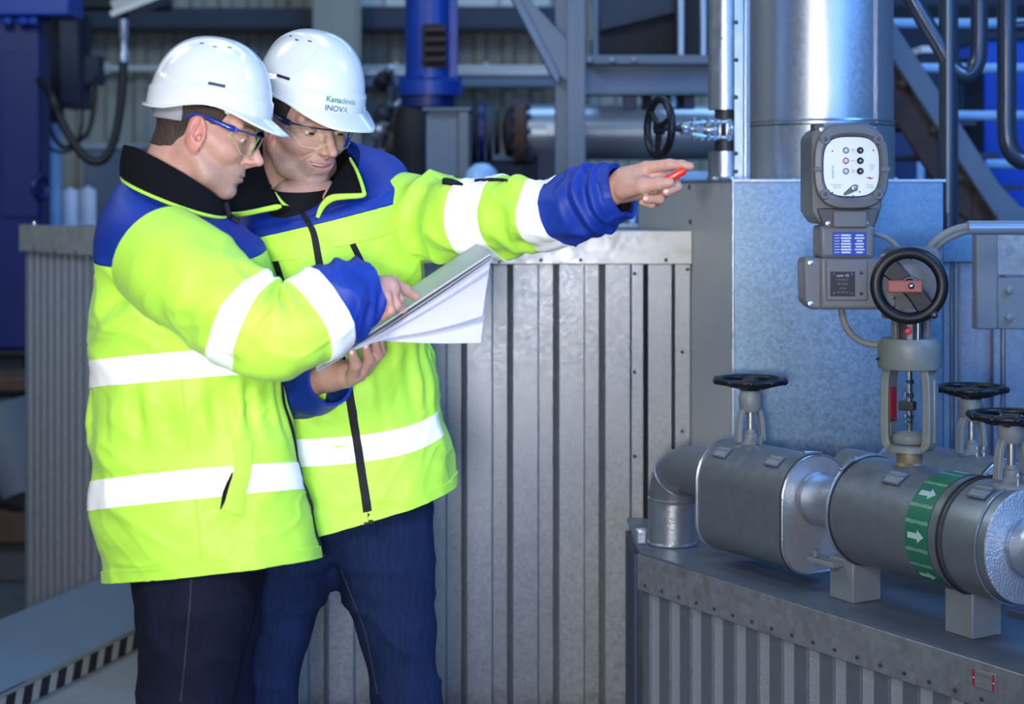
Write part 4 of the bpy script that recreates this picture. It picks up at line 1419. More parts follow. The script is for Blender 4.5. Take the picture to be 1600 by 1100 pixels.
# conduit tube from the right with the cables it carries
YT = 4.25
T_ = lambda px, py, d=0: P(px, py, YT) + DN * d
cond = thing('cable_conduit', 'horizontal galvanised conduit tube at the right edge with a cable end coming out', 'conduit', T_(1560, 356))
G = []
a0, a1 = T_(1512, 356), T_(1720, 356)
rt = 11 / (FPX / YT)
make('conduit_tube', MB().lathe([(rt * 0.86, 0.06), (rt * 0.86, 0.0), (rt, 0.0), (rt, a1[0] - a0[0])], a0, XD, 28, caps=False), 'rail_steel', cond, smooth=None)
make('cable', MB().tube(bez([T_(1540, 354), T_(1512, 355), T_(1488, 361), T_(1466, 374), T_(1452, 392), T_(1446, 410, 0.05)], 22), 0.0105, 14), 'cable_grey', cond)
make('cable', MB().tube(bez([T_(1540, 361), T_(1512, 361), T_(1490, 368), T_(1470, 380), T_(1458, 398), T_(1452, 414, 0.05)], 22), 0.0085, 14), 'cable_grey', cond)

# bolted steel bracket that carries the conduit
YK = 4.6
K_ = lambda px, py: P(px, py, YK)
brk = thing('steel_bracket', 'grey bolted steel bracket under the conduit tube at the right edge', 'bracket', K_(1560, 515))
sK = FPX / YK
mb = MB().span([K_(1526, 0)[0], YK, K_(0, 515)[2]], [K_(1559, 0)[0], YK + 0.05, K_(0, 362)[2]])
make('bracket_post', mb, 'paint_grey', brk, bevel=0.004)
mb = MB().span([K_(1559, 0)[0], YK + 0.004, K_(0, 515)[2]], [K_(1680, 0)[0], YK + 0.04, K_(0, 434)[2]])
make('bracket_plate', mb, 'paint_grey', brk, bevel=0.004)
mb = MB().span([K_(1560, 0)[0], YK + 0.012, K_(0, 431)[2]], [K_(1680, 0)[0], YK + 0.04, K_(0, 366)[2]])
make('upper_plate', mb, 'galv_trim', brk, bevel=0.003)
for px, py in ((1578, 453), (1578, 496)):
    make('bolt', MB().lathe([(0.013, 0), (0.013, 0.003), (0.011, 0.004), (0.011, 0.010), (0.003, 0.012)], K_(px, py) + DN * -0.004, DN, 6), 'paint_grey', brk, smooth=False)
make('bracket_upright', MB().span([K_(1640, 0)[0], YK + 0.01, LOWZ], [K_(1690, 0)[0], YK + 0.06, K_(0, 360)[2]]), 'paint_grey', brk, bevel=0.004)

# ================================================================== DUCTS ON THE BOX
YDc = 5.28
rD = 112.5 * YDc / FPX
cD = P(1283, 283, YDc)
duct = thing('round_duct', 'wide round galvanised duct rising from the sheet-metal box', 'duct', (cD[0], YDc, zT + 0.005))
zj = P(0, 191, YDc - rD)[2]
make('duct_shell', MB().lathe([(rD * 0.985, zj), (rD * 0.985, 3.4)], (cD[0], YDc, 0), ZV, 96, caps=False), 'clad_duct', duct)
make('duct_shell', MB().lathe([(rD, zT + 0.005), (rD, zj + 0.012)], (cD[0], YDc, 0), ZV, 96, caps=False), 'clad_duct', duct)
make('seam_ring', MB().torus((cD[0], YDc, zj + 0.008), ZV, rD * 0.997, 0.004, 96, 8), 'clad_bright', duct)
make('seam_ring', MB().torus((cD[0], YDc, zj - 0.004), ZV, rD * 0.999, 0.002, 96, 8), 'bolt_dark', duct)
a_ = -0.85
make('length_seam', MB().bar((cD[0] + rD * math.cos(-0.9), YDc + rD * math.sin(-0.9), zj), (cD[0] + rD * math.cos(-0.9), YDc + rD * math.sin(-0.9), 3.4), 0.008, 0.004, (math.cos(-0.9), math.sin(-0.9), 0)), 'clad_duct', duct)

YV = 5.08
rV = 26.5 * YV / FPX
cV = P(1133, 283, YV)
vp = thing('clad_pipe', 'slim vertical clad pipe with a screwed seam flange left of the big duct', 'pipe', (cV[0], YV, zT + 0.005))
make('pipe_shell', MB().lathe([(rV, zT + 0.005), (rV, P(0, 237, YV)[2])], (cV[0], YV, 0), ZV, 48), 'clad_bright', vp, smooth=None)
make('pipe_shell', MB().lathe([(rV, P(0, 172, YV)[2]), (rV, 3.3)], (cV[0], YV, 0), ZV, 48), 'clad_bright', vp, smooth=None)
make('pipe_core', MB().lathe([(rV * 0.62, P(0, 240, YV)[2]), (rV * 0.62, P(0, 170, YV)[2])], (cV[0], YV, 0), ZV, 32), 'bolt_dark', vp)
fx0, fx1 = P(1144, 0, YV)[0], P(1158, 0, YV)[0]
fl = make('seam_flange', MB().span((fx0, YV - rV - 0.001, zT + 0.005), (fx1, YV - rV + 0.006, 3.3)), 'clad_bright', vp, bevel=0.001)
for py in (35, 152, 240, 268, 94):
    q = P(1150, py, YV - rV)
    make('screw', MB().lathe([(0.0065, 0), (0.006, 0.004), (0.001, 0.006)], (q[0], YV - rV - 0.001, q[2]), DN, 10), 'bolt_dark', fl)
make('base_ring', MB().torus((cV[0], YV, zT + 0.010), ZV, rV, 0.005, 40, 8), 'clad_bright', vp)
cS = P(1164.5, 283, 5.12)
sp = make('drain_pipe', MB().lathe([(0.013, zT + 0.004), (0.013, 3.3)], (cS[0], 5.12, 0), ZV, 24), 'clad_duct')
tag(sp, 'narrow grey pipe squeezed between the slim clad pipe and the big duct', 'pipe')

# bare steel stop valve on the slim pipe
VZ = P(0, 204, YV)[2]
vc = np.array([cV[0], YV - 0.02, VZ])
va = nrm([-1, -0.38, 0.02])
pv = lambda px: vc + va * ((1133 - px) / (FPX / YV)) * 1.03
stv = thing('stop_valve', 'bare steel flanged stop valve with black handwheel on the slim vertical pipe', 'valve', vc)
make('valve_body', MB().lathe([(0.030, 0), (0.030, 0.016), (0.024, 0.020), (0.024, 0.034)], pv(1143), va, 24), 'steel_bare', stv, smooth=None)
u1, u2, _ = frame(va)
for px in (1128, 1116):
    mb = MB().box(pv(px), (0.058, 0.058, 0.012), u1, u2, va)
    make('flange', mb, 'steel_bare', stv, bevel=0.008)
make('bonnet', MB().lathe([(0.022, 0), (0.020, 0.018), (0.014, 0.03)], pv(1114), va, 20), 'steel_bare', stv, smooth=None)
for a in (45, 135, 225, 315):
    d = u1 * math.cos(math.radians(a)) + u2 * math.sin(math.radians(a))
    bt = make('flange_bolt', MB().cyl(pv(1136) + d * 0.031, pv(1096) + d * 0.031, 0.0055, 10), 'steel_bare', stv)
    for px in (1110, 1100, 1134):
        make('nut', MB().lathe([(0.010, 0), (0.010, 0.010)], pv(px) + d * 0.031, va, 6), 'steel_bare', bt, smooth=False)
    yk = make('yoke_post', MB().cyl(pv(1100) + d * 0.031, pv(1072) + d * 0.022, 0.004, 8), 'steel_bare', stv)
make('yoke_cross', MB().box(pv(1079), (0.012, 0.062, 0.010), u1, u2, va), 'steel_bare', stv, bevel=0.002)
make('yoke_cross', MB().box(pv(1079), (0.062, 0.012, 0.010), u1, u2, va), 'steel_bare', stv, bevel=0.002)
make('stem', MB().cyl(pv(1104), pv(1020), 0.0065, 12), 'steel_bare', stv)
make('stem_nut', MB().lathe([(0.016, 0), (0.018, 0.004), (0.018, 0.020), (0.012, 0.026)], pv(1070), va, 20), 'steel_bare', stv, smooth=None)
make('stem_sleeve', MB().cyl(pv(1058), pv(1030), 0.009, 14), 'black_rubber', stv)
whl = make('handwheel', MB().torus(pv(1022), va, 0.079, 0.011, 48, 12), 'black_gloss', stv)
make('wheel_hub', MB().lathe([(0.018, -0.012), (0.018, 0.012)], pv(1022), va, 20), 'black_gloss', whl)
for a in (20, 140, 260):
    d = u1 * math.cos(math.radians(a)) + u2 * math.sin(math.radians(a))
    make('spoke', MB().tube([pv(1022) + d * 0.01, pv(1022) + d * 0.076], [0.010, 0.007], 10), 'black_gloss', whl)
# ================================================================== BACKGROUND MACHINERY
def slab(px0, py0, px1, py1, Y, depth, material, name, parent=None, bevel=0.006, **kw):
    a, b = P(px0, py0, Y), P(px1, py1, Y)
    if py1 in (420, 470, 640, 700, 985, 348):
        b[2] = LOWZ
    return make(name, MB().span((a[0], Y, b[2]), (b[0], Y + depth, a[2])), material, parent, bevel=bevel, **kw)


def base_at(px, py, Y):
    return P(px, py, Y)


# --- left: tall blue machine housing
Y = 9.0
t = thing('machine_housing', 'tall dark blue machine housing at the far left with a flanged top', 'machine', P(20, 555, Y))
slab(-160, 22, 63, 548, Y, 0.22, 'machine_blue_dark', 'housing_body', t, 0.02)
slab(-170, -20, 108, 24, Y - 0.06, 0.3, 'machine_blue', 'top_flange', t, 0.01)
slab(-168, -46, 66, -16, Y - 0.03, 0.25, 'machine_blue', 'upper_housing', t, 0.02)
slab(2, 82, 60, 340, Y - 0.012, 0.02, 'machine_blue_dark', 'cover_panel', t, 0.004)
slab(-160, 548, 43, 556, Y - 0.03, 0.25, 'near_black', 'bottom_flange', t, 0.004)
for px in (10, 34, 50):
    make('flange_bolt', MB().lathe([(0.03, 0), (0.03, 0.03), (0.01, 0.04)], P(px, 28, Y - 0.05), (0, 0, -1), 6), 'machine_blue', t, smooth=False)
make('lifting_eye', MB().torus(P(64, 292, Y - 0.02), (0.9, -0.4, 0), 0.055, 0.014, 24, 8), 'machine_blue_dark', t)
slab(-160, 556, 36, 985, Y + 0.06, 0.14, 'steel_dark', 'stand', t, 0.02)
Y = 8.6
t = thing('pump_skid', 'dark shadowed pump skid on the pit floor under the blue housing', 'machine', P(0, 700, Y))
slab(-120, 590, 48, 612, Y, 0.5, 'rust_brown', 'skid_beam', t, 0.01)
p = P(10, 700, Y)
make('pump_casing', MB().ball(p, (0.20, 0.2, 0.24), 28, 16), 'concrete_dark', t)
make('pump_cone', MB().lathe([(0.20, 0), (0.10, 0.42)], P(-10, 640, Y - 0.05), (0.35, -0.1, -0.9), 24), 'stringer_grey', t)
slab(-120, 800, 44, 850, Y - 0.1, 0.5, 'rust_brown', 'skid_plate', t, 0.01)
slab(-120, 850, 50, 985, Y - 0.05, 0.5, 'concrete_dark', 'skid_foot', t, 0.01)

# --- dark frame and control cabinet behind the hose
Y = 10.2
t = thing('dark_gantry', 'near-black steel column beside the blue machine housing', 'frame', P(75, 345, Y))
slab(64, -20, 91, 192, Y + 0.2, 0.15, 'near_black', 'column', t)
slab(60, -30, 260, 12, Y - 0.1, 0.2, 'near_black', 'cross_beam', t)
t = thing('control_cabinet', 'dark grey narrow control cabinet above the hanging black hose', 'cabinet', P(108, 170, Y))
slab(91, 18, 124, 168, Y, 0.3, 'steel_dark', 'cabinet_body', t)
slab(94, 24, 121, 160, Y - 0.02, 0.02, 'steel_dark', 'door', t, 0.004)
slab(126, 86, 154, 132, Y + 0.1, 0.15, 'steel_dark', 'junction_box', t)
t = slab(63, 191, 88, 348, Y + 0.22, 0.12, 'sky_blue_post', 'enamelled_post')
tag(t, 'pale blue enamelled post behind the ribbed side enclosure', 'post')
make('post_collar', MB().span(P(61, 330, Y + 0.20), P(90, 322, Y + 0.36)), 'sky_blue_post', t)

# --- hoses
def hose(name, label, pts, r, material, n=40):
    o = make(name, MB().tube(bez(pts, n), r, 14), material)
    return tag(o, label, 'hose')


Y = 8.8
hz = hose('hydraulic_hose', 'thick black hydraulic hose hanging in a deep U at the upper left',
          [P(58, 120, 9.05), P(80, 150, Y), P(92, 180, Y), P(110, 215, Y), P(130, 243, Y), P(150, 253, Y), P(168, 243, Y), P(182, 205, Y), P(190, 150, Y), P(193, 95, Y)], 0.0185 * 1.15, 'black_rubber')
make('hose_fitting', MB().lathe([(0.024, 0), (0.024, 0.05), (0.017, 0.06), (0.017, 0.11), (0.022, 0.12), (0.022, 0.21)], P(193.5, 97, Y), ZV, 20), 'rail_steel', hz, smooth=None)
Y = 9.6
hose('thin_hose', 'thin black hose looping behind the thick hydraulic hose', [P(58, 140, 9.12), P(72, 170, Y), P(80, 205, Y), P(98, 230, Y), P(120, 222, Y), P(138, 205, Y), P(146, 170, Y), P(150, 120, Y)], 0.012, 'near_black', 30)
hose('thin_hose', 'thinner dark hose sagging lowest against the pale post', [P(58, 200, 9.12), P(66, 220, Y), P(82, 234, Y), P(100, 238, Y), P(118, 228, Y), P(128, 195, Y), P(128, 135, Y)], 0.008, 'near_black', 30)
hose('thin_hose', 'reddish brown thin hose dropping beside the junction box', [P(150, 130, Y), P(149, 160, Y), P(144, 190, Y), P(134, 215, Y)], 0.012, 'rust_brown', 20)

# --- lamp housing top
Y = 9.2
t = thing('work_lamp', 'slanting grey lamp housing at the top edge above the hose', 'lamp', P(215, 20, Y))
a, b = P(184, 16, Y), P(262, -14, Y)
make('lamp_body', MB().bar(a, b, 0.3, 0.07, (0.3, 0, 1)), 'lamp_housing', t, bevel=0.01)
make('lamp_edge', MB().bar(a + [0, -0.16, -0.04], b + [0, -0.16, -0.04], 0.03, 0.03, (0.3, 0, 1)), 'rail_cream', t, bevel=0.004)
make('lamp_bracket', MB().bar(P(195, 20, Y), P(193, 42, Y - 0.2), 0.03, 0.03), 'steel_dark', t)

# --- white tanks seen between hose and man
Y = 10.6
for k, (x0, x1, y0, lab) in enumerate(((96, 123, 296, 'bluish white drum standing behind the side enclosure, beside the pale post'), (125, 150, 294, 'bright white drum behind the side enclosure, nearest the man in profile'))):
    t = thing('white_drum', lab, 'drum', P((x0 + x1) / 2, 420, Y), 'drums behind the side enclosure')
    c = P((x0 + x1) / 2, 420, Y)
    r_ = (x1 - x0) / 2 * Y / FPX
    h_ = P(0, y0, Y)[2] - c[2]
    make('drum_shell', MB().lathe([(r_ * 0.9, 0), (r_, 0.02), (r_, h_ - 0.02), (r_ * 0.93, h_ - 0.004), (r_ * 0.3, h_)], c, ZV, 32), 'tank_white', t, smooth=None)
    make('drum_hoop', MB().torus(c + ZV * h_ * 0.55, ZV, r_, 0.008, 32, 8), 'tank_white', t)
    make('drum_cap', MB().cyl(c + ZV * h_, c + ZV * (h_ + 0.012), r_ * 0.3, 16), 'tank_white', t)
t = slab(60, 372, 320, 420, Y - 0.2, 0.9, 'steel_dark', 'drum_table')
t['kind'] = 'structure'
t.name = 'drum_stand'  # table that carries the drums

# --- beams and rails on the back wall
Yb = 12.6
t = make('roof_beam', MB().span([P(120, 0, Yb)[0], Yb, P(0, 46, Yb)[2]], [P(880, 0, Yb)[0], Yb + 0.25, P(0, 12, Yb)[2]]), 'steel_dark', bevel=0.01)
tag(t, 'long dark blue steel beam across the top of the back wall', 'beam')
make('beam_flange', MB().span([P(120, 0, Yb)[0], Yb - 0.1, P(0, 50, Yb)[2]], [P(880, 0, Yb)[0], Yb, P(0, 44, Yb)[2]]), 'near_black', t)
t = make('wall_rail', MB().cyl(P(120, 107, 12.75), P(905, 107, 12.75), 0.026, 16), 'rail_cream')
tag(t, 'pale horizontal rail across the back wall at helmet height', 'rail')
for px in (170, 620, 760):
    make('rail_clip', MB().box(P(px, 107, 12.8), (0.03, 0.12, 0.08)), 'rail_cream', t)
t = make('cable_tray', MB().span([P(560, 0, 12.5)[0], 12.5, P(0, 136, 12.5)[2]], [P(900, 0, 12.5)[0], 12.75, P(0, 114, 12.5)[2]]), 'steel_blue_grey', bevel=0.01)
tag(t, 'blue-grey cable tray below the pale rail, left of the braced column', 'tray')
make('tray_edge', MB().bar(P(560, 114, 12.48), P(900, 114, 12.48), 0.03, 0.02), 'rail_steel', t)
t = make('wall_panel', MB().span([P(550, 0, 12.7)[0], 12.7, P(0, 11, 12.7)[2]], [P(860, 0, 12.7)[0], 12.8, P(0, -30, 12.7)[2]]), 'rail_cream', bevel=0.01)
tag(t, 'cream panel strip at the top edge behind the blue motor', 'panel')
for px in (600, 650, 710, 780, 830):
    make('panel_joint', MB().bar(P(px, 11, 12.69), P(px, -30, 12.69), 0.03, 0.02), 'wall_cream', t)
t = make('hall_column', MB().span([P(488, 0, 12.3)[0], 12.3, LOWZ], [P(560, 0, 12.3)[0], 12.55, 4.0]), 'wall_cream', bevel=0.01)
tag(t, 'beige hall column rising behind the helmet with the lettering', 'column')
make('column_edge', MB().bar(P(561, 400, 12.29), P(561, -60, 12.29), 0.02, 0.02, (0, 1, 0)), 'wall_cream', t)
t = make('tank_wall', MB().span([P(130, 0, 12.4)[0], 12.4, LOWZ], [P(480, 0, 12.4)[0], 12.55, P(0, 228, 12.4)[2]]), 'stringer_grey', bevel=0.01)
tag(t, 'grey low partition along the back wall behind the heads', 'partition')
make('partition_cap', MB().span([P(130, 0, 12.38)[0], 12.38, P(0, 232, 12.4)[2]], [P(480, 0, 12.4)[0], 12.58, P(0, 224, 12.4)[2]]), 'rail_steel', t)

# --- blue motor with louvres
Y = 8.4
c = P(672, 125, Y)
rm = 39 * Y / FPX
mt = thing('blue_motor', 'upright deep blue motor column with louvred opening beside the white helmet', 'motor', P(672, 260, Y))
make('motor_shell', MB().lathe([(rm, P(0, 126, Y)[2]), (rm, P(0, -40, Y)[2])], (c[0], Y, 0), ZV, 40), 'machine_blue', mt, smooth=None)
make('motor_window', MB().prism([(P(px, 0, Y)[0] - c[0], P(0, py, Y)[2] - c[2]) for px, py in ((663, 109), (697, 109), (699, 104), (699, 46), (696, 41), (664, 41), (661, 46), (661, 104))], (c[0], Y - rm - 0.004, c[2]), XD, ZV, np.array([0, 1.0, 0]), 0.08), 'near_black', mt)
for k in range(4):
    py = 51 + k * 15.5
    make('louvre_slat', MB().bar(P(664, py, Y - rm - 0.02), P(696, py - 1, Y - rm - 0.02), 0.05, 0.012, (0, 0.5, 1)), 'rust_brown', mt, bevel=0.003)
make('edge_rib', MB().bar(P(707, 128, Y - 0.06), P(707, -40, Y - 0.06), 0.02, 0.05, (1, 0, 0)), 'machine_blue', mt, bevel=0.004)
make('motor_flange', MB().lathe([(rm * 1.28, P(0, 150, Y)[2]), (rm * 1.28, P(0, 128, Y)[2]), (rm * 1.05, P(0, 124, Y)[2])], (c[0], Y, 0), ZV, 40), 'machine_blue', mt, smooth=None)
make('lower_flange', MB().lathe([(rm * 1.1, P(0, 168, Y)[2]), (rm * 1.1, P(0, 150, Y)[2])], (c[0] - 0.01, Y, 0), ZV, 40), 'machine_blue_dark', mt, smooth=None)
for a in np.linspace(0, 2 * PI, 10, endpoint=False):
    q = np.array([c[0] + rm * 1.18 * math.cos(a), Y + rm * 1.18 * math.sin(a), P(0, 128, Y)[2]])
    make('flange_bolt', MB().lathe([(0.012, 0), (0.012, 0.02), (0.004, 0.024)], q, ZV, 6), 'machine_blue', mt, smooth=False)
make('pump_body', MB().lathe([(rm * 0.6, P(0, 330, Y)[2]), (rm * 0.95, P(0, 235, Y)[2]), (rm * 1.0, P(0, 200, Y)[2]), (rm * 0.8, P(0, 168, Y)[2])], (c[0] - 0.06, Y, 0), ZV, 32), 'near_black', mt, smooth=None)
make('pump_stand', MB().cyl((c[0] - 0.06, Y, LOWZ), (c[0] - 0.06, Y, P(0, 325, Y)[2]), rm * 0.62, 24), 'near_black', mt)
# small fittings left of the pump
Y = 8.9
t = thing('valve_cluster', 'cluster of small bare fittings left of the blue motor foot', 'fittings', P(600, 260, Y))
for px, py, r_, mm in ((604, 118, 0.038, 'rail_steel'), (598, 128, 0.045, 'near_black'), (620, 165, 0.02, 'rail_steel'), (600, 180, 0.05, 'steel_dark'), (622, 195, 0.045, 'rust_brown'), (594, 205, 0.04, 'rail_steel'), (612, 230, 0.04, 'rust_brown'), (590, 246, 0.035, 'rail_steel'), (636, 248, 0.022, 'tank_white'), (650, 252, 0.022, 'tank_white'), (660, 246, 0.02, 'tank_white')):
    make('fitting', MB().lathe([(r_ * 0.6, -r_), (r_, -r_ * 0.6), (r_, r_ * 0.6), (r_ * 0.6, r_), (r_ * 0.5, r_ * 1.6)], P(px, py, Y), (0.4, -0.5, 0.6), 14), mm, t, smooth=None)
make('fitting_pipe', MB().tube(bez([P(590, 330, Y) * [1, 1, 0] + [0, 0, LOWZ], P(590, 300, Y), P(592, 250, Y), P(600, 190, Y), P(612, 150, Y), P(602, 110, Y)], 20), 0.03, 12), 'steel_dark', t)
make('fitting_pipe', MB().tube(bez([P(640, 330, Y), P(642, 270, Y), P(655, 240, Y)], 12), 0.022, 12), 'rail_steel', t)

# --- grey square pillar, black flanged valve, big grey pipe
Y = 7.6
t = thing('square_pillar', 'grey-blue square pillar in front of the blue motor foot', 'pillar', P(700, 345, Y))
slab(666, 170, 716, 640, Y, 0.2, 'steel_blue_grey', 'pillar_web', t, 0.006)
slab(716, 172, 733, 640, Y - 0.03, 0.26, 'stringer_grey', 'pillar_flange', t, 0.006)
slab(660, 168, 736, 173, Y - 0.04, 0.3, 'steel_blue_grey', 'pillar_cap', t, 0.004)
Y = 8.6
pa = P(740, 205, Y)
PXr = lambda px, py=207: P(px, py, Y)
t = thing('big_pipe', 'wide horizontal grey pipe with rusty flange and black butterfly valve behind the pointing arm', 'pipe', PXr(930, 330))
rp = 43 * Y / FPX
make('pipe_shell', MB().lathe([(rp, 0), (rp, PXr(1120)[0] - PXr(822)[0])], PXr(822), XD, 48), 'rail_steel', t, smooth=None)
make('end_flange', MB().lathe([(rp * 0.7, -0.01), (rp * 1.18, 0.0), (rp * 1.22, 0.05), (rp * 1.05, 0.06)], PXr(804), XD, 40), 'rust_brown', t, smooth=None)
make('flange_disc', MB().lathe([(rp * 0.2, 0), (rp * 0.85, 0.015), (rp * 0.95, 0.05)], PXr(785), XD, 40), 'near_black', t, smooth=None)
for k, px in enumerate((737, 748, 760, 772)):
    make('valve_ring', MB().lathe([(rp * (1.05, 1.12, 1.0, 0.8)[k], 0), (rp * (1.05, 1.12, 1.0, 0.8)[k], 0.028)], PXr(px), XD, 36), ('near_black', 'machine_blue_dark', 'steel_dark', 'near_black')[k], t, smooth=None)
for a in np.linspace(0, 2 * PI, 12, endpoint=False):
    q = PXr(800) + np.array([0, math.cos(a) * rp * 1.1, math.sin(a) * rp * 1.1])
    make('flange_bolt', MB().cyl(q, q + XD * 0.09, 0.014, 8), 'steel_dark', t)
make('gauge_block', MB().box(PXr(860, 206) + DN * rp, (0.045, 0.05, 0.05)), 'tank_white', t, bevel=0.006)
make('pipe_saddle', MB().span(PXr(840, 640) * [1, 1, 0] + [0, -0.1, LOWZ], PXr(870, 240) + [0, 0.1, 0]), 'steel_dark', t)
t = thing('elbow_cover', 'small pale blue dome cover just above the outstretched sleeve', 'cover', P(755, 340, 7.4))
make('dome_cap', MB().lathe([(0.001, 0.075), (0.03, 0.07), (0.06, 0.045), (0.075, 0.0), (0.075, LOWZ - P(753, 283, 7.4)[2])], P(753, 283, 7.4), ZV, 28), 'sky_blue_post', t, smooth=None)
make('dome_collar', MB().torus(P(753, 290, 7.4), ZV, 0.077, 0.008, 28, 8), 'rail_steel', t)

# --- braced steel column
Y = 7.0
t = thing('braced_column', 'grey steel column with a welded diagonal brace above the pointing arm', 'column', P(893, 640, Y))
slab(868, -30, 893, 700, Y + 0.02, 0.18, 'steel_blue_grey', 'column_web', t, 0.004)
slab(886, -30, 915, 700, Y - 0.05, 0.08, 'stringer_grey', 'column_flange', t, 0.004)
w = FPX / Y
mb = MB().prism([(x_ / w, -y_ / w) for x_, y_ in ((797, -5), (822, -5), (886, 63), (886, 128), (868, 118))], P(0, 0, Y) - [0, 0, 0], XD, ZV, np.array([0, 1.0, 0]), 0.10)
mb.v = [v + np.array([0, -0.04, 0]) for v in mb.v]
make('diagonal_brace', mb, 'stringer_grey', t, bevel=0.004)
mb = MB().prism([(x_ / w, -y_ / w) for x_, y_ in ((797, -5), (812, -2), (874, 118), (872, 134), (864, 124))], P(0, 0, Y), XD, ZV, np.array([0, 1.0, 0]), 0.12)
mb.v = [v + np.array([0, -0.055, 0]) for v in mb.v]
make('brace_flange', mb, 'steel_blue_grey', t, bevel=0.003)

# --- girders right of the column
Y = 7.8
t = thing('platform_girder', 'dark blue horizontal girder of the platform behind the small stop valve', 'girder', P(1010, 145, Y))
slab(915, 98, 1125, 146, Y, 0.12, 'steel_blue_grey', 'girder_web', t, 0.004)
slab(915, 86, 1125, 100, Y - 0.10, 0.14, 'stringer_grey', 'upper_flange', t, 0.004)
slab(915, 143, 1125, 148, Y - 0.10, 0.14, 'stringer_grey', 'lower_flange', t, 0.004)
for px in (921, 956, 990):
    make('girder_bolt', MB().lathe([(0.014, 0), (0.014, 0.012), (0.004, 0.02)], P(px, 95, Y - 0.1), DN, 6), 'rail_steel', t, smooth=False)
for px in (926, 1060, 1095):
    slab(px, -30, px + 9, 88, Y + 0.1, 0.05, 'rail_steel' if px > 1000 else 'stringer_grey', 'stanchion', t, 0.004)
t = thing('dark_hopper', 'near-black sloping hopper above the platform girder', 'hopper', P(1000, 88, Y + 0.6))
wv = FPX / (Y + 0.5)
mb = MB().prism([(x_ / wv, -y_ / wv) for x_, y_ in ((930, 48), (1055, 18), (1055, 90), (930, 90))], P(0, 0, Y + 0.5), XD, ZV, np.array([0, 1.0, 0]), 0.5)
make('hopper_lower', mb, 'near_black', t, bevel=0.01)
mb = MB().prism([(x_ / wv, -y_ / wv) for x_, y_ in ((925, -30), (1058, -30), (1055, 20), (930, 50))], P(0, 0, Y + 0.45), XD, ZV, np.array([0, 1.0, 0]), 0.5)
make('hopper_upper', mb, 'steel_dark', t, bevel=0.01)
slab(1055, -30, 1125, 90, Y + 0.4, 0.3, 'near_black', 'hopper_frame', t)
for k, (px, w_) in enumerate(((975, 20), (1005, 14), (1040, 26), (1068, 18))):
    o = slab(px, 146, px + w_, 170, Y, 0.1, ('machine_blue_dark', 'near_black', 'near_black', 'machine_blue_dark')[k], 'girder_hanger', bevel=0.002)
    tag(o, ('short blue hanger under the girder, nearest the braced column', 'short black hanger under the girder behind the wheel rim', 'black hanger plate under the girder above the valve stem', 'dark blue hanger under the girder beside the slim pipe')[k], 'hanger', 'hangers under the girder')
o = slab(1048, 146, 1057, 169, Y - 0.04, 0.03, 'sky_blue_post', 'girder_hanger')
tag(o, 'pale blue short hanger strap shining under the girder', 'hanger', 'hangers under the girder')
# low window frame seen past the hand
Y = 6.6
t = thing('railing_frame', 'blue-lit steel frame seen under the pointing hand', 'frame', P(1020, 360, Y))
slab(930, 350, 1056, 358, Y, 0.06, 'rail_steel', 'lower_rail', t)
slab(984, 288, 994, 352, Y, 0.06, 'sky_blue_post', 'upright', t)
slab(1042, 288, 1051, 352, Y, 0.06, 'rail_steel', 'upright', t)
slab(1030, 268, 1112, 283, Y, 0.06, 'sky_blue_post', 'upper_rail', t)
slab(994, 300, 1014, 350, Y + 0.06, 0.04, 'steel_blue_grey', 'infill_plate', t)
slab(1012, 284, 1044, 350, Y + 0.1, 0.05, 'near_black', 'infill_plate', t)
slab(920, 356, 1056, 470, Y + 0.02, 0.05, 'steel_dark', 'skirt_plate', t)
# middle low machinery between helmet and arm
Y = 9.4
o = slab(560, 245, 900, 420, Y, 0.6, 'steel_dark', 'pump_bench')
tag(o, 'dark equipment bench under the big grey pipe', 'bench')
make('bench_edge', MB().bar(P(560, 246, Y - 0.01), P(900, 246, Y - 0.01), 0.03, 0.03), 'steel_blue_grey', o)

# ------------------------------------------------------------------ right: stair and handrails
Y = 6.6
w = FPX / Y
st = thing('steel_stair', 'grey steel stair stringers sloping down to the right behind the duct', 'stair', P(1580, 345, Y))


def stringer(pts, off, depth, material, name):
    mb = MB().prism([(x_ / w, -y_ / w) for x_, y_ in pts], P(0, 0, Y) * [1, 1, 1], XD, ZV, np.array([0, 1.0, 0]), depth)
    mb.v = [v + np.array([0, off, 0]) for v in mb.v]
    return make(name, mb, material, st, bevel=0.004)


stringer([(1380, 8), (1402, 42), (1562, 288), (1597, 325), (1597, 345), (1560, 345), (1380, 68)], 0.0, 0.05, 'stringer_grey', 'stringer_flange')
stringer([(1380, 66), (1470, 210), (1470, 292), (1380, 150)], 0.04, 0.04, 'rust_brown', 'stringer_web')
stringer([(1500, 250), (1562, 346), (1520, 346), (1500, 330)], 0.05, 0.04, 'rust_brown', 'stringer_web')
slab(1560, 325, 1700, 400, Y - 0.01, 0.08, 'stringer_grey', 'landing_beam', st)
slab(1516, 278, 1522, 360, Y + 0.05, 0.04, 'stringer_grey', 'stringer_tie', st)
for px, py in ((1411, 132), (1460, 204), (1500, 280)):
    make('stair_bolt', MB().lathe([(0.018, 0), (0.018, 0.012), (0.006, 0.02)], P(px, py, Y + 0.03), DN, 6), 'rust_brown', st, smooth=False)
for k in range(6):
    px, py = 1405 + k * 34, 150 + k * 48
    make('tread', MB().box(P(px, py, Y + 0.45), (0.24, 0.75, 0.02)), 'steel_dark', st)

Y = 5.75
wr = FPX / Y


def rail(name, label, pts, rpx, n=40, Yr=Y, material='handrail_grey'):
    o = make(name, MB().tube(bez(pts, n), rpx * Yr / FPX, 18), material)
    return tag(o, label, 'handrail')


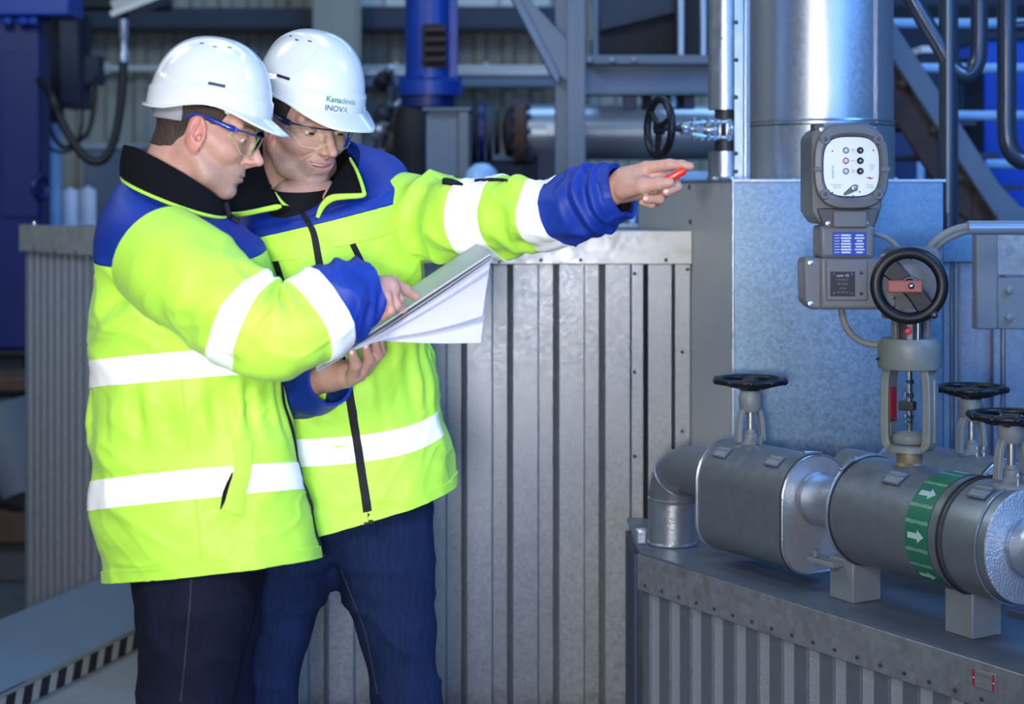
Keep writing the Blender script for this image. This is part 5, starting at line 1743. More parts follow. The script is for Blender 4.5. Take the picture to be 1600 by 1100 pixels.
ra = thing('handrail', 'thick upright handrail tube right of the duct with a curved return', 'handrail', P(1482, 350, Y))
make('post_tube', MB().cyl(P(1482, 620, Y), P(1482, -30, Y), 15 * Y / FPX, 24), 'handrail_grey', ra)
make('bent_tube', MB().tube(bez([P(1400, -45, Y), P(1437, 20, Y), P(1466, 68, Y), P(1481, 95, Y), P(1493, 110, Y), P(1507, 117, Y), P(1520, 110, Y), P(1528, 92, Y), P(1530, 60, Y), P(1530, 10, Y), P(1530, -40, Y)], 60), 13.5 * Y / FPX, 20), 'handrail_grey', ra)
make('post_glint', MB().cyl(P(1481, 333, Y - 0.033), P(1481, -30, Y - 0.033), 0.004, 8), 'lamp_housing', ra)  # thin pale rod drawn as the glint down the tube
rb = thing('handrail', 'second handrail tube bending out of the picture at the right edge', 'handrail', P(1575, 240, Y))
make('post_tube', MB().tube(bez([P(1573, -40, Y), P(1573, 60, Y), P(1573, 150, Y), P(1573, 205, Y), P(1578, 232, Y), P(1592, 248, Y), P(1615, 252, Y), P(1660, 252, Y)], 50), 15 * Y / FPX, 20), 'handrail_grey', rb)
make('side_tube', MB().cyl(P(1573, 42, Y), P(1680, 34, Y), 8 * Y / FPX, 16), 'handrail_grey', rb)
Y = 7.6
for k, (x0, x1, py, lab) in enumerate(((1390, 1680, 37, 'topmost'), (1430, 1680, 107, 'second'), (1494, 1680, 181, 'third'), (1540, 1680, 257, 'lowest'))):
    o = make('guard_rail', MB().cyl(P(x0, py, Y), P(x1, py, Y), 0.021, 16), 'sky_blue_post')
    tag(o, lab + ' of the four pale horizontal guard rails behind the stair handrails', 'rail', 'guard rails behind the stair')
    make('rail_joint', MB().cyl(P((x0 + x1) / 2 + 20, py, Y), P((x0 + x1) / 2 + 26, py, Y), 0.024, 16), 'rail_steel', o)
t = thing('blue_container', 'bright blue container wall behind the handrails at the right edge', 'container', P(1600, 400, 8.4))
slab(1536, 58, 1760, 640, 8.4, 0.8, 'bright_blue_panel', 'container_wall', t, 0.01)
slab(1536, 52, 1760, 62, 8.37, 0.8, 'steel_dark', 'container_rim', t, 0.004)
o = slab(1500, 90, 1538, 640, 8.2, 0.3, 'near_black', 'dark_upright')
tag(o, 'near-black upright left of the bright blue container', 'upright')
make('upright_edge', MB().bar(P(1502, 600, 8.19), P(1502, 95, 8.19), 0.02, 0.02, (0, 1, 0)), 'steel_dark', o)
o = slab(1396, 180, 1440, 420, 7.9, 0.3, 'machine_blue_dark', 'blue_cabinet')
tag(o, 'dark blue cabinet glimpsed between the duct and the stair stringer', 'cabinet')
make('cabinet_edge', MB().bar(P(1438, 400, 7.89), P(1438, 184, 7.89), 0.03, 0.02, (0, 1, 0)), 'sky_blue_post', o)
o = slab(1440, 80, 1472, 470, 8.0, 0.2, 'steel_dark', 'slim_cabinet')
tag(o, 'slim dark cabinet between the upper guard rails', 'cabinet')
make('box_lid', MB().span(P(1440, 82, 7.98), P(1472, 78, 8.2)), 'tank_white', o)
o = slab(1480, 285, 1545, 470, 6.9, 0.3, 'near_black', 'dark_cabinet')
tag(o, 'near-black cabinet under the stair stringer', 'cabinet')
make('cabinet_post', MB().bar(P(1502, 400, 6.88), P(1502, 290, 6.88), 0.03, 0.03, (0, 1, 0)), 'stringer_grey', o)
o = slab(1380, -40, 1760, 100, 9.6, 0.3, 'steel_dark', 'gallery_wall')
tag(o, 'dark gallery wall above and behind the stair', 'wall panel')
make('gallery_beam', MB().span(P(1380, 30, 9.5), P(1760, 12, 9.62)), 'near_black', o)
# ================================================================== PEOPLE
def axes(yaw, pitch, roll=0.0):
    """forward, left, up of a head; yaw 0 faces the camera, 90 faces the right edge of the picture"""
    a, p, r = [math.radians(v) for v in (yaw, pitch, roll)]
    f0 = np.array([math.sin(a), -math.cos(a), 0])
    l = np.array([math.cos(a), math.sin(a), 0])
    f = math.cos(p) * f0 - math.sin(p) * ZV
    u = math.sin(p) * f0 + math.cos(p) * ZV
    l2 = math.cos(r) * l + math.sin(r) * u
    u2 = -math.sin(r) * l + math.cos(r) * u
    return f, l2, u2


def smooth01(x, a, b):
    t = np.clip((x - a) / (b - a), 0, 1)
    return t * t * (3 - 2 * t)


def head_field(smile, jaw_w=1.0, nose=1.0):
    """head and neck in centimetres: x forward, y left, z up, eyes at z = 0"""
    F = Field((-13, -10.5, -25), (14, 10.5, 13.5), 0.21)
    F.ell((-1.0, 0, 3.6), (9.4, 7.4, 8.2))
    F.ell((3.4, 0, -2.8), (5.7, 5.9, 7.2), 2.5)
    for s in (-1, 1):
        F.cone((0.3, s * 5.6 * jaw_w, -5.2), (3.8, s * 4.4 * jaw_w, -8.6), 1.6, 1.6, 2.2)
        F.cone((3.8, s * 4.4 * jaw_w, -8.6), (7.3, s * 1.2, -10.4), 1.6, 1.5, 1.8)
        F.cone((1.0, s * 6.1, -1.5), (5.0, s * 4.8, -3.2), 1.2, 1.5, 2.0)
        F.ell((6.1, s * 3.5, -3.5 + 0.3 * smile), (2.1, 2.1 + 0.3 * smile, 1.9), 1.6)
        F.cone((6.6, s * 4.6, 1.5), (8.3, s * 1.2, 1.5), 1.05, 1.05, 1.0)
    F.ell((2.6, 0, -7.6), (5.4, 4.6, 3.2), 2.2)
    F.ell((7.6, 0, -10.1), (1.7, 1.9, 1.5), 1.2)
    F.ell((7.4, 0, -6.6), (2.2, 3.2, 2.4), 1.4)
    for s in (-1, 1):
        F.ell((9.5, s * 3.25, -0.2), (1.75, 2.0, 1.35), 0.9, sub=True)
        F.ell((7.05, s * 3.25, -0.15), (1.32, 1.6, 1.2), 0.45)
    # nose
    F.cone((8.6, 0, 0.4), (10.1, 0, -2.0), 0.75, 0.85, 0.8)
    F.cone((10.1, 0, -2.0), (11.1 * nose ** 0.3, 0, -3.45), 0.85, 0.96, 0.5)
    for s in (-1, 1):
        F.ell((9.7, s * 1.05, -4.0), (1.25, 0.60, 0.62), 0.8)
        F.ell((9.85, s * 0.62, -4.95), (0.42, 0.26, 0.24), 0.12, sub=True)
    F.cone((10.7, 0, -4.2), (8.9, 0, -5.2), 0.55, 0.7, 0.4)
    F.cone((8.0, 0, -1.0), (9.3, 0, -3.9), 1.0, 1.15, 0.5)
    F.ell((7.7, 0, -7.3), (1.75, 2.6, 2.6), 0.8)
    # lips
    w = 2.2 + 1.25 * smile
    up = 1.05 * smile
    op = 0.30 + 0.48 * smile
    zc = -7.2 + 0.35 * smile
    ell = [(0.0, 9.15 + (0.3 if smile < 0.3 else 0), 0.0), (0.55, 8.85 + (0.15 if smile < 0.3 else 0), 0.22), (1.0, 7.95, 1.0)]
    for s in (-1, 1):
        U = [(x_, s * w * t_, zc + up * q_ + (op * 0.5 + 0.30) * (1 - t_ ** 2)) for t_, x_, q_ in ell]
        D = [(x_ - 0.15, s * w * t_, zc + up * q_ - (op * 0.5 + 0.42) * (1 - t_ ** 2)) for t_, x_, q_ in ell]
        M_ = [(x_ + 0.05, s * (w - 0.15) * t_, zc + up * q_) for t_, x_, q_ in ell]
        F.chain(U, [0.42, 0.40, 0.22], 0.3)
        F.chain(D, [0.52, 0.46, 0.22], 0.3)
        r0 = op * 0.5
        for dx in ((0.45, 0.0, -0.55) if smile > 0.3 else (0.6, 0.3, 0.0, -0.3)):
            for i_ in (0, 1):
                F.cone(np.array(M_[i_]) + [dx, 0, 0], np.array(M_[i_ + 1]) + [dx, 0, 0], (r0, r0 * 0.8)[i_], (r0 * 0.8, 0.06 if smile > 0.3 else 0.11)[i_], 0.06, sub=True)
        F.cone((8.5, s * (1.9 + 0.5 * smile), -4.5), (7.5, s * (w + 0.6), -6.8 + up), 0.20, 0.25, 0.55, sub=True)
    F.ell((9.7, 0, -9.0), (0.6, 1.8, 0.42), 0.7, sub=True)
    # ears
    for s in (-1, 1):
        tilt = math.radians(14)
        R = np.array([[math.cos(tilt), s * 0.30, math.sin(tilt)], [-s * 0.30, 1, 0], [-math.sin(tilt), 0, math.cos(tilt)]])
        F.ell((0.2, s * 7.3, -2.1), (2.0, 0.9, 3.3), 0.5, R=R)
        F.ell((0.6, s * 8.05, -1.4), (1.25, 0.62, 2.05), 0.3, sub=True, R=R)
        F.ell((1.05, s * 7.6, -2.7), (0.6, 0.8, 0.7), 0.25, sub=True)
        F.ell((1.75, s * 7.25, -2.5), (0.45, 0.5, 0.8), 0.3)
        F.ell((0.9, s * 7.1, -4.8), (0.85, 0.55, 1.0), 0.4)
        F.cone((-0.3, s * 7.95, -3.2), (0.2, s * 8.0, 0.3), 0.22, 0.25, 0.25)
    # neck
    F.cone((-2.6, 0, -6.0), (-3.4, 0, -17.0), 5.4, 5.8, 3.0)
    F.cone((-3.4, 0, -17.0), (-3.0, 0, -20.0), 5.8, 5.2, 2.0)
    for s in (-1, 1):
        F.cone((-0.8, s * 4.6, -6.0), (-1.6, s * 2.0, -17), 1.5, 1.5, 1.6)
    F.ell((0.6, 0, -13.0), (1.5, 1.2, 1.6), 1.2)
    return F


def skin_tone(V, base, stubble, lip=(0.44, 0.205, 0.18), brow=(0.045, 0.028, 0.02), smile=0.0):
    """albedo by place on the face: lips, brows, beard shadow, ears"""
    x, y, z = V.T
    c = np.tile(np.array(base, float), (len(V), 1))

    def blend(w, col):
        nonlocal c
        w = np.clip(w, 0, 1)[:, None]
        c = c * (1 - w) + np.array(col) * w
    n = vnoise(x * 2.3, y * 2.3, z * 2.3, 3)
    beard = smooth01(x, 1.0, 4.0) * smooth01(-z, 4.6, 7.4) * smooth01(z, -13.5, -11.2)
    blend(beard * stubble * (0.85 + 0.3 * n), (0.22, 0.17, 0.145))
    ay = np.abs(y)
    blend(0.35 * np.exp(-((ay - 4.0) ** 2 + (z + 3.2) ** 2) / 4.0) * smooth01(x, 4, 6), (0.66, 0.30, 0.24))
    blend(0.30 * np.exp(-(y ** 2 + (z + 4.0) ** 2) / 2.2) * smooth01(x, 9, 10), (0.66, 0.30, 0.24))
    blend(0.55 * smooth01(ay, 6.9, 7.6) * smooth01(-np.abs(x - 0.3), -3, -2), (0.62, 0.23, 0.20))
    w = 2.3 + 1.25 * smile
    up = 1.05 * smile * np.clip(ay / w, 0, 1) ** 2 + 0.35 * smile
    lips = smooth01((0.15 + 0.24 * smile + 0.62) * (1 - 0.75 * np.clip(ay / w, 0, 1) ** 2) - np.abs(z + 7.25 - up), 0.0, 0.30) * smooth01(w - ay, 0, 0.4) * smooth01(x, 7.4, 8.2)
    blend(lips, lip)
    br = np.exp(-((z - 1.7 - 0.25 * np.sin((ay - 1.2) / 4.0 * PI)) / 0.50) ** 2) * smooth01(ay, 0.9, 1.5) * smooth01(5.4 - ay, 0, 0.9) * smooth01(x, 5.2, 6.2)
    blend(br * 0.92, brow)
    lid = np.exp(-((ay - 3.25) ** 2 / 2.2 + (z + 0.1) ** 2 / 0.35)) * smooth01(x, 7.0, 8.0)
    blend(lid * 0.25, (0.40, 0.22, 0.18))
    return c


class Person:
    pass


def build_head(who, root, O, yaw, pitch, roll, scale, smile, base, stubble, jaw_w, nose, hair_mat, hairline):
    f, l, u = axes(yaw, pitch, roll)
    M = np.stack([f, l, u]) * scale * 0.01
    W = lambda v: np.asarray(v, float) @ M + O
    F = head_field(smile, jaw_w, nose)
    cran = F.f.copy()
    V, Q_ = F.mesh()
    who.W, who.M, who.axes, who.scale = W, M, (f, l, u), scale
    who.head = (W(V), Q_, skin_tone(V, base, stubble, smile=smile))
    # hair: a thin shell over the skull, cut at the hairline
    H = Field((-13, -10.5, -9), (9, 10.5, 8.0), 0.25)
    H.ell((-1.0, 0, 3.6), (9.4 + 0.35, 7.4 + 0.38, 8.2 + 0.3))
    H.cone((-2.6, 0, -6.0), (-3.4, 0, -17.0), 5.70, 6.10, 3.0)
    X = H.ax[0][:, None, None]
    Yy = H.ax[1][None, :, None]
    Z = H.ax[2][None, None, :]
    hx = np.interp(H.ax[0], [p[0] for p in hairline], [p[1] for p in hairline])[:, None, None]
    jit = 0.25 * vnoise(X * 2.1, Yy * 2.1, Z * 0.7, 5)
    H.f = np.maximum(H.f, (hx - Z + jit).astype(np.float32)).astype(np.float32)
    HV, HF = H.mesh()
    mb = MB().add(W(HV), HF)
    make('hair', mb, hair_mat, root, smooth=True, recalc=False)
    # eyes looking down towards the papers
    for s in (-1, 1):
        c = np.array([7.35, s * 3.25, -0.25])
        mb = MB().ball(W(c), 1.28 * scale * 0.01, 24, 16, f, l, u)
        EV = (np.concatenate(mb.v) - O) @ np.linalg.inv(M)
        look = nrm([0.86, 0.0, -0.36])
        d = ((EV - c) / 1.28) @ look
        col = np.tile([0.72, 0.68, 0.64], (len(EV), 1))
        col[d > 0.80] = (0.09, 0.055, 0.03)
        col[d > 0.95] = (0.005, 0.005, 0.005)
        make('eye', mb, 'eye_white', root, colors=col)
        # lids as two thin shells
        for zz, a0, a1 in ((1, -0.10, 0.95), (-1, -0.9, -0.48)):
            G = []
            for e in np.linspace(a0, a1, 7):
                G.append([W(c + 1.38 * np.array([math.cos(e) * math.cos(t), math.cos(e) * math.sin(t), math.sin(e)])) for t in np.linspace(-1.15, 1.15, 15)])
            mbl = MB().grid(np.array(G))
            make('eyelid', mbl, 'skin', root, colors=np.tile(np.array(base) * 0.9, (105, 1)))
    if smile > 0.3:
        G = []
        for zz in (-6.15, -6.55, -6.98):
            G.append([W((8.68 - 0.115 * t * t, t, zz + 1.05 * smile * (abs(t) / 3.3) ** 2)) for t in np.linspace(-2.7, 2.7, 17)])
        make('teeth', MB().grid(np.array(G)), 'teeth', root)
    return W


def helmet(root, who, dpitch, c_local, logo=False, s=1.0, ax=None):
    """hard hat in its own frame; centimetres"""
    f, l, u = ax or who.axes
    d = math.radians(dpitch)
    f2 = math.cos(d) * f + math.sin(d) * u
    u2 = -math.sin(d) * f + math.cos(d) * u
    M = np.stack([f2, l, u2]) * who.scale * 0.01 * s
    O = who.W(c_local)
    W = lambda v: np.asarray(v, float) @ M + O
    na, nv = 160, 46
    H, rx, ry = 13.5, 11.1, 9.7
    A = np.linspace(0, 2 * PI, na, endpoint=False)

    def edge(a):
        """rim height, brim length, by angle from the front"""
        aa = np.abs((a + PI) % (2 * PI) - PI)
        z = 1.35 * np.exp(-((aa - 1.45) / 0.45) ** 2) - 0.35 * smooth01(aa, 1.8, 2.2) + 0.3 * smooth01(aa, 2.3, 3.0)
        b = 0.70 + 2.9 * smooth01(1.25 - aa, 0, 0.95)
        return z, b

    def dome(a, t):
        t = np.asarray(t, float)
        rho = np.sin(t * PI / 2) ** (2 / 2.35)
        z = H * np.cos(t * PI / 2) ** (2 / 2.35)
        ez, _ = edge(a)
        k = smooth01(t, 0.72, 1.0)
        x, y = rx * rho * np.cos(a), ry * rho * np.sin(a)
        z = z + ez * k
        # raised centre panel running over the crown, and a step above the rim
        lob = (np.abs(x + 2.8) / 8.3) ** 2.6 + (np.maximum(0, 9.5 - z) / 5.2) ** 2.6
        cen = 1 - smooth01(1.06 - lob, 0, 0.13) * smooth01(np.abs(y) - 4.3, -0.25, 0.35)
        step = smooth01(3.4 + ez * 0.6 - z, 0, 0.5)
        g = 0.28 * cen + 0.32 * step
        nn = np.stack([x / rx ** 2, y / ry ** 2, z / H ** 2], -1)
        nn = nn / np.linalg.norm(nn, axis=-1, keepdims=True)
        return np.stack([x, y, z], -1) + nn * g[..., None]

    T = np.concatenate([[0.015], np.linspace(0.06, 1.0, nv - 1)])
    G = [dome(A, np.full(na, t)) for t in T]
    ez, b = edge(A)
    base_ = G[-1]
    out = np.stack([np.cos(A) / rx, np.sin(A) / ry, 0 * A], -1)
    out /= np.linalg.norm(out, axis=-1, keepdims=True)
    # brim leans forward rather than radially
    fw = smooth01(np.cos(A), 0.1, 0.9)[:, None]
    out = out * (1 - 0.55 * fw) + np.array([1.0, 0, 0]) * 0.55 * fw
    drop = 0.28 + 0.36 * fw[:, 0]
    rows = []
    for q in (0.12, 0.35, 0.6, 0.85, 1.0):
        rows.append(base_ + out * (b * q)[:, None] - np.stack([0 * A, 0 * A, b * q * drop + 0.10 * q + 0.35 * np.sin(A) ** 2 * fw[:, 0] * b * q * 0.3], -1))
    tip = rows[-1] - np.array([0, 0, 0.38])
    inn = [tip - out * 0.18, rows[2] - np.array([0, 0, 0.32]), base_ - np.array([0, 0, 0.3])]
    inner = [dome(A, np.full(na, t)) * np.array([0.965, 0.962, 0.97]) for t in np.linspace(0.98, 0.03, 14)]
    allr = np.array(G + rows + [tip] + inn + inner)
    G3 = allr @ M + O
    mb = MB().grid(G3, cv=True)
    mb.f.append(tuple(range(na - 1, -1, -1)))
    hat = make('hard_hat', mb, 'helmet_white', root, smooth=None, sharp=50)

    def on(a, t, off=0.0):
        p = dome(np.array([a]), np.array([t]))[0]
        q1 = dome(np.array([a + 0.01]), np.array([t]))[0]
        q2 = dome(np.array([a]), np.array([t + 0.01]))[0]
        n = nrm(np.cross(q1 - p, q2 - p))
        if np.dot(n, p) < 0:
            n = -n
        return p + n * off, nrm(q1 - p), nrm(q2 - p), n

    def slot(a, t, w, h, nm='vent_slot', mm='vent_black', th=0.12):
        p, e1, e2, n = on(a, t)
        e2 = nrm(np.cross(n, e1))
        R = lambda v: nrm(np.asarray(v) @ M)
        k = who.scale * 0.01 * s
        return make(nm, MB().box(W(p), (w * k, h * k, th * k), R(e1), R(e2), R(n)), mm, hat, bevel=0.25 * h * k)
    for sgn in (-1, 1):
        slot(sgn * 1.36, 0.845, 3.1, 0.55, th=0.16)
        for k in range(3):
            slot(sgn * (1.10 + 0.42 * k), 0.372 - 0.03 * abs(k - 1), 0.80, 0.32, th=0.14)
        slot(sgn * 1.92, 0.985, 1.0, 1.2, 'accessory_boss', 'helmet_white', 0.18)
        slot(sgn * 0.62, 0.985, 1.0, 1.2, 'accessory_boss', 'helmet_white', 0.18)
    # strap buckle under the brim and nape band
    for sgn in (-1, 1):
        c = W((4.8, sgn * 8.3, 0.6))
        k = who.scale * 0.01 * s
        bk = make('strap_clip', MB().ball(c, (0.75 * k, 0.3 * k, 0.95 * k), 14, 8, f2, l, u2), 'helmet_white', hat)
        make('clip_eye', MB().ball(c + l * sgn * 0.25 * k - u2 * 0.3 * k, (0.2 * k, 0.12 * k, 0.2 * k), 8, 6, f2, l, u2), 'vent_black', bk)
    G = []
    for zz, sc in ((0.6, 1.0), (-0.9, 1.0), (-2.6, 0.985), (-2.75, 0.96), (0.6, 0.97)):
        G.append([W((-0.4 + 9.9 * sc * math.cos(a), 7.95 * sc * math.sin(a), zz + 1.0 * math.exp(-((abs(a) - 1.9) / 0.35) ** 2) * (1 if zz < 0 else 0))) for a in np.linspace(1.9, 2 * PI - 1.9, 40)])
    make('nape_band', MB().grid(np.array(G)), 'grey_plastic_band', hat, smooth=None)
    G = []
    for zz in (2.2, 0.4):
        G.append([W((-0.2 + 9.6 * math.cos(a), 7.9 * math.sin(a), zz)) for a in np.linspace(0, 2 * PI, 60, endpoint=False)])
    make('inner_band', MB().grid(np.array(G), cv=True), 'black_cloth', hat)
    if logo:
        bm_v = [tuple(v) for v in (np.array(G3[:nv + 6]).reshape(-1, 3))]
        nf = []
        for i in range(nv + 5):
            for j in range(na):
                nf.append((i * na + j, i * na + (j + 1) % na, (i + 1) * na + (j + 1) % na, (i + 1) * na + j))
        tree = BVHTree.FromPolygons(bm_v, nf)
        k = who.scale * 0.01 * s

        def word(body, size, az, zc, colfn, y_off):
            ce = W(np.array([rx * math.cos(az), ry * math.sin(az), zc]))
            ex = nrm(np.array([-math.sin(az), math.cos(az), 0]) @ M)
            nz = nrm(np.array([math.cos(az), math.sin(az), 0.12]) @ M)
            ey = nrm(np.cross(nz, ex))
            xs = 0.0
            widths = []
            for ch in body:
                V_, F_ = text_mesh(ch, size)
                w_ = (V_[:, 0].max() - V_[:, 0].min()) if len(V_) else size * 0.3
                widths.append(w_)
            gap = size * 0.10
            total = sum(widths) + gap * (len(body) - 1)
            # baseline: place whole word once, then split by column for colour
            V_, F_ = text_mesh(body, size, 0.022)
            if len(V_) == 0:
                return
            V_ = V_ - [V_[:, 0].min(), 0, 0]
            for part_mat, lo, hi in colfn:
                W_ = V_[:, 0].max()
                keep = [q for q in F_ if lo * W_ <= V_[list(q), 0].mean() < hi * W_]
                if not keep:
                    continue
                ids = sorted({i for q in keep for i in q})
                mp = {i: j for j, i in enumerate(ids)}
                pts = []
                for i in ids:
                    p = ce + ex * (V_[i, 0] - 0.0) * k + ey * (V_[i, 1] * k + y_off * k) + nz * 0.06
                    hit = tree.ray_cast(Vector(p), Vector(-nz), 0.2)
                    q = np.array(hit[0]) + nz * 0.0007 if hit[0] is not None else p - nz * 0.06
                    pts.append(q)
                make('logo_lettering', MB().add(np.array(pts), [tuple(mp[i] for i in q) for q in keep]), part_mat, hat, smooth=False, recalc=False)
        word('Kanadevia', logo[0], logo[1], logo[2], (('logo_green', -1, 0.485), ('logo_teal', 0.485, 2)), 0.0)
        word('INOVA', logo[0], logo[1], logo[2], (('logo_blue', -1, 0.75), ('logo_teal', 0.75, 2)), -logo[0] * 1.12)
    return hat, W


def glasses(root, who, frame_mat, s=1.0):
    """wrap-around safety glasses in head centimetres"""
    W = who.W
    k = who.scale * 0.01
    lens = []
    rim_t, rim_b = [], []
    na = 41
    A = np.linspace(-1.12, 1.12, na)
    G = []
    for q in np.linspace(0, 1, 9):
        row = []
        for a in A:
            x = 2.0 + 8.5 * math.cos(a) ** 0.9 if abs(a) < 1.5 else 2.0
            y = 7.6 * math.sin(a) / math.sin(1.12)
            nose = 1.75 * math.exp(-(y / 1.35) ** 2)
            zt = 0.75 + 0.10 * (abs(y) / 7.6) ** 2
            side = smooth01(np.array(abs(y)), 4.8, 7.6)
            zb = -3.2 + nose + 2.5 * float(side)
            zz = zt + (zb - zt) * q
            row.append(W((x + 0.35 - 0.5 * q * q, y, zz)))
        G.append(row)
    G = np.array(G)
    gl = make('safety_glasses', MB().grid(G), 'clear_lens', root, smooth=True)
    make('lens_rim', MB().tube(G[-1], 0.06 * k, 8), 'lens_rim', gl)
    make('brow_bar', MB().tube(G[0], 0.15 * k, 10), frame_mat, gl)
    for s_ in (-1, 1):
        e = G[0][0 if s_ < 0 else -1]
        side = G[:, 0 if s_ < 0 else -1]
        make('side_rim', MB().tube(side, 0.07 * k, 8), 'lens_rim', gl)
        pts = bez([W((6.6, s_ * 7.45, 0.75)), W((5.2, s_ * 7.9, 0.8)), W((3.4, s_ * 7.95, 0.95)), W((1.2, s_ * 7.9, 1.15)), W((-1.0, s_ * 7.75, 1.1)), W((-2.6, s_ * 7.5, -0.3))], 30)
        rr = np.interp(np.linspace(0, 1, 30), [0, 0.1, 0.5, 0.62, 1], [0.52, 0.60, 0.40, 0.24, 0.20]) * k
        make('temple', MB().tube(pts, rr, 10), frame_mat, gl)
        make('hinge_block', MB().box(W((6.3, s_ * 7.5, 0.70)), (1.7 * k, 0.5 * k, 0.85 * k), who.axes[0], who.axes[1], who.axes[2]), frame_mat, gl, bevel=0.001)
        make('nose_pad', MB().tube([W((10.0, s_ * 0.9, -0.5)), W((9.9, s_ * 1.3, -1.5)), W((9.5, s_ * 1.75, -2.3))], 0.16 * k, 8), 'clear_lens', gl)
    return gl


def hand_field(pts, h=0.0017):
    """pts: list of (chain of points, radii, blend)"""
    allp = np.concatenate([np.array(c) for c, r, k in pts])
    F = Field(allp.min(0) - 0.045, allp.max(0) + 0.045, h)
    for c, r, k in pts:
        F.chain(c, r, k)
    return F


def hand_mesh(chains, base, warm=(0.62, 0.30, 0.23)):
    """fingers are separate chains: union without blending between neighbours except at the palm"""
    F = hand_field(chains)
    V, Q_ = F.mesh()
    n = vnoise(V[:, 0] * 70, V[:, 1] * 70, V[:, 2] * 70, 9)
    w = np.clip(0.18 + 0.22 * n, 0, 1)[:, None]
    col = np.array(base) * (1 - w) + np.array(warm) * w
    return V, Q_, col


def join_body(root, pieces, h_extra=None):
    """one body mesh; the pieces meet inside one another"""
    mb = MB()
    cols = []
    for V, F, c in pieces:
        mb.add(V, F)
        cols.append(c)
    return make('body', mb, 'skin', root, smooth=True, colors=np.concatenate(cols), recalc=False)


def core_body(limbs, base, h=0.012):
    allp = np.concatenate([np.array(c) for c, r, k in limbs])
    F = Field(allp.min(0) - 0.25, allp.max(0) + 0.25, h)
    for c, r, k in limbs:
        F.chain(c, r, k)
    V, Q_ = F.mesh()
    return V, Q_, np.tile(np.array(base), (len(V), 1))


def folds(G, seed, amp, sx, sz, extra=None):
    """soft cloth relief on a tube grid"""
    X, Y, Z = G[..., 0], G[..., 1], G[..., 2]
    d = amp * vnoise(X / sx, Y / sx, Z / sz, seed) + 0.45 * amp * vnoise(X / sx * 2.3 + 5, Y / sx * 2.3, Z / sz * 2.1, seed + 1)
    r = 1 - np.abs(vnoise(X / sx * 1.2 + 0.6 * Z / sz, Y / sx * 1.2, Z / sz * 1.3, seed + 2))
    d = d + 0.5 * amp * (r ** 3 - 0.4)
    w = vnoise(X / 0.2, Y / 0.2, Z / 0.2, seed + 5)
    a = (X * 0.6 + Z * 0.8) + 0.03 * w
    b = (X * 0.8 - Z * 0.6) + 0.03 * w
    q = 1 - np.abs(vnoise(a / 0.034, Y / 0.09, b / 0.105, seed + 3))
    q2 = 1 - np.abs(vnoise(a / 0.10, Y / 0.08, b / 0.030, seed + 4))
    m = smooth01(vnoise(X / 0.17, Y / 0.17, Z / 0.17, seed + 6), -0.25, 0.5)
    return d + 0.30 * amp * (m * (q ** 4 - 0.3) + (1 - m) * (q2 ** 4 - 0.3))


def gather(S, s0, width, amp, nu, seed):
    """puckers of an elastic waist around level s0 of the sheet"""
    ns, n = S.shape[:2]
    s = np.linspace(0, 1, ns)[:, None]
    u = np.linspace(0, 1, n, endpoint=False)[None]
    w = np.exp(-((s - s0) / width) ** 2)
    a = vnoise(u * nu + 0.0 * s, s * 6, 0 * s + seed, seed)
    return amp * w * a - 0.004 * np.exp(-((s - s0) / (width * 0.8)) ** 2)


def thin_band(S, name, material, parent, s0, s1, u0=0.0, u1=1.0, off=0.0016, ns=6, nu=96):
    mb = MB()
    S.patch(mb, s0, s1, u0, u1, off, ns, nu)
    return make(name, mb, material, parent, smooth=None, sharp=50)


SKIN1 = (0.47, 0.262, 0.208)
SKIN2 = (0.44, 0.262, 0.205)
class Drape:
    """finds points on a garment along lines of sight, so that seams and zips lie on the cloth"""

    def __init__(self, *surfs):
        self.t = []
        for S in surfs:
            ns, nu = S.G.shape[:2]
            V = [tuple(v) for v in S.G.reshape(-1, 3)]
            F = [(i * nu + j, i * nu + (j + 1) % nu, (i + 1) * nu + (j + 1) % nu, (i + 1) * nu + j) for i in range(ns - 1) for j in range(nu)]
            self.t.append(BVHTree.FromPolygons(V, F))

    def hit(self, px, py, off=0.0, Y=3.4):
        e = np.array([0, 0, CAMZ])
        d = nrm(P(px, py, 1.0) - e)
        best = None
        for t in self.t:
            h = t.ray_cast(Vector(e), Vector(d))
            if h[0] is not None and (best is None or h[3] < best[3]):
                best = h
        if best is None:
            return P(px, py, Y)
        n = np.array(best[1])
        if np.dot(n, d) > 0:
            n = -n
        return np.array(best[0]) + n * off

    def strip(self, name, line, w, material, parent, off=0.003, n=30):
        """ribbon of w pixels along a pixel polyline"""
        C = bez([(a, b, 0) for a, b in line], n)[:, :2]
        T = np.gradient(C, axis=0)
        T /= np.linalg.norm(T, axis=1, keepdims=True)
        Nn = np.stack([-T[:, 1], T[:, 0]], 1)
        w = np.full(n, w) if np.isscalar(w) else np.interp(np.linspace(0, 1, n), np.linspace(0, 1, len(w)), w)
        G = []
        for i in range(n):
            a, b = C[i] - Nn[i] * w[i] / 2, C[i] + Nn[i] * w[i] / 2
            m_ = (a + b) / 2
            G.append([self.hit(*a, -0.002), self.hit(*a, off), self.hit(*m_, off * 1.15), self.hit(*b, off), self.hit(*b, -0.002)])
        return make(name, MB().grid(np.array(G)), material, parent, smooth=None, sharp=50)

    def cord(self, name, line, r, material, parent, n=30, off=0.0):
        C = bez([(a, b, 0) for a, b in line], n)[:, :2]
        return make(name, MB().tube([self.hit(a, b, off) for a, b in C], r, 6), material, parent)


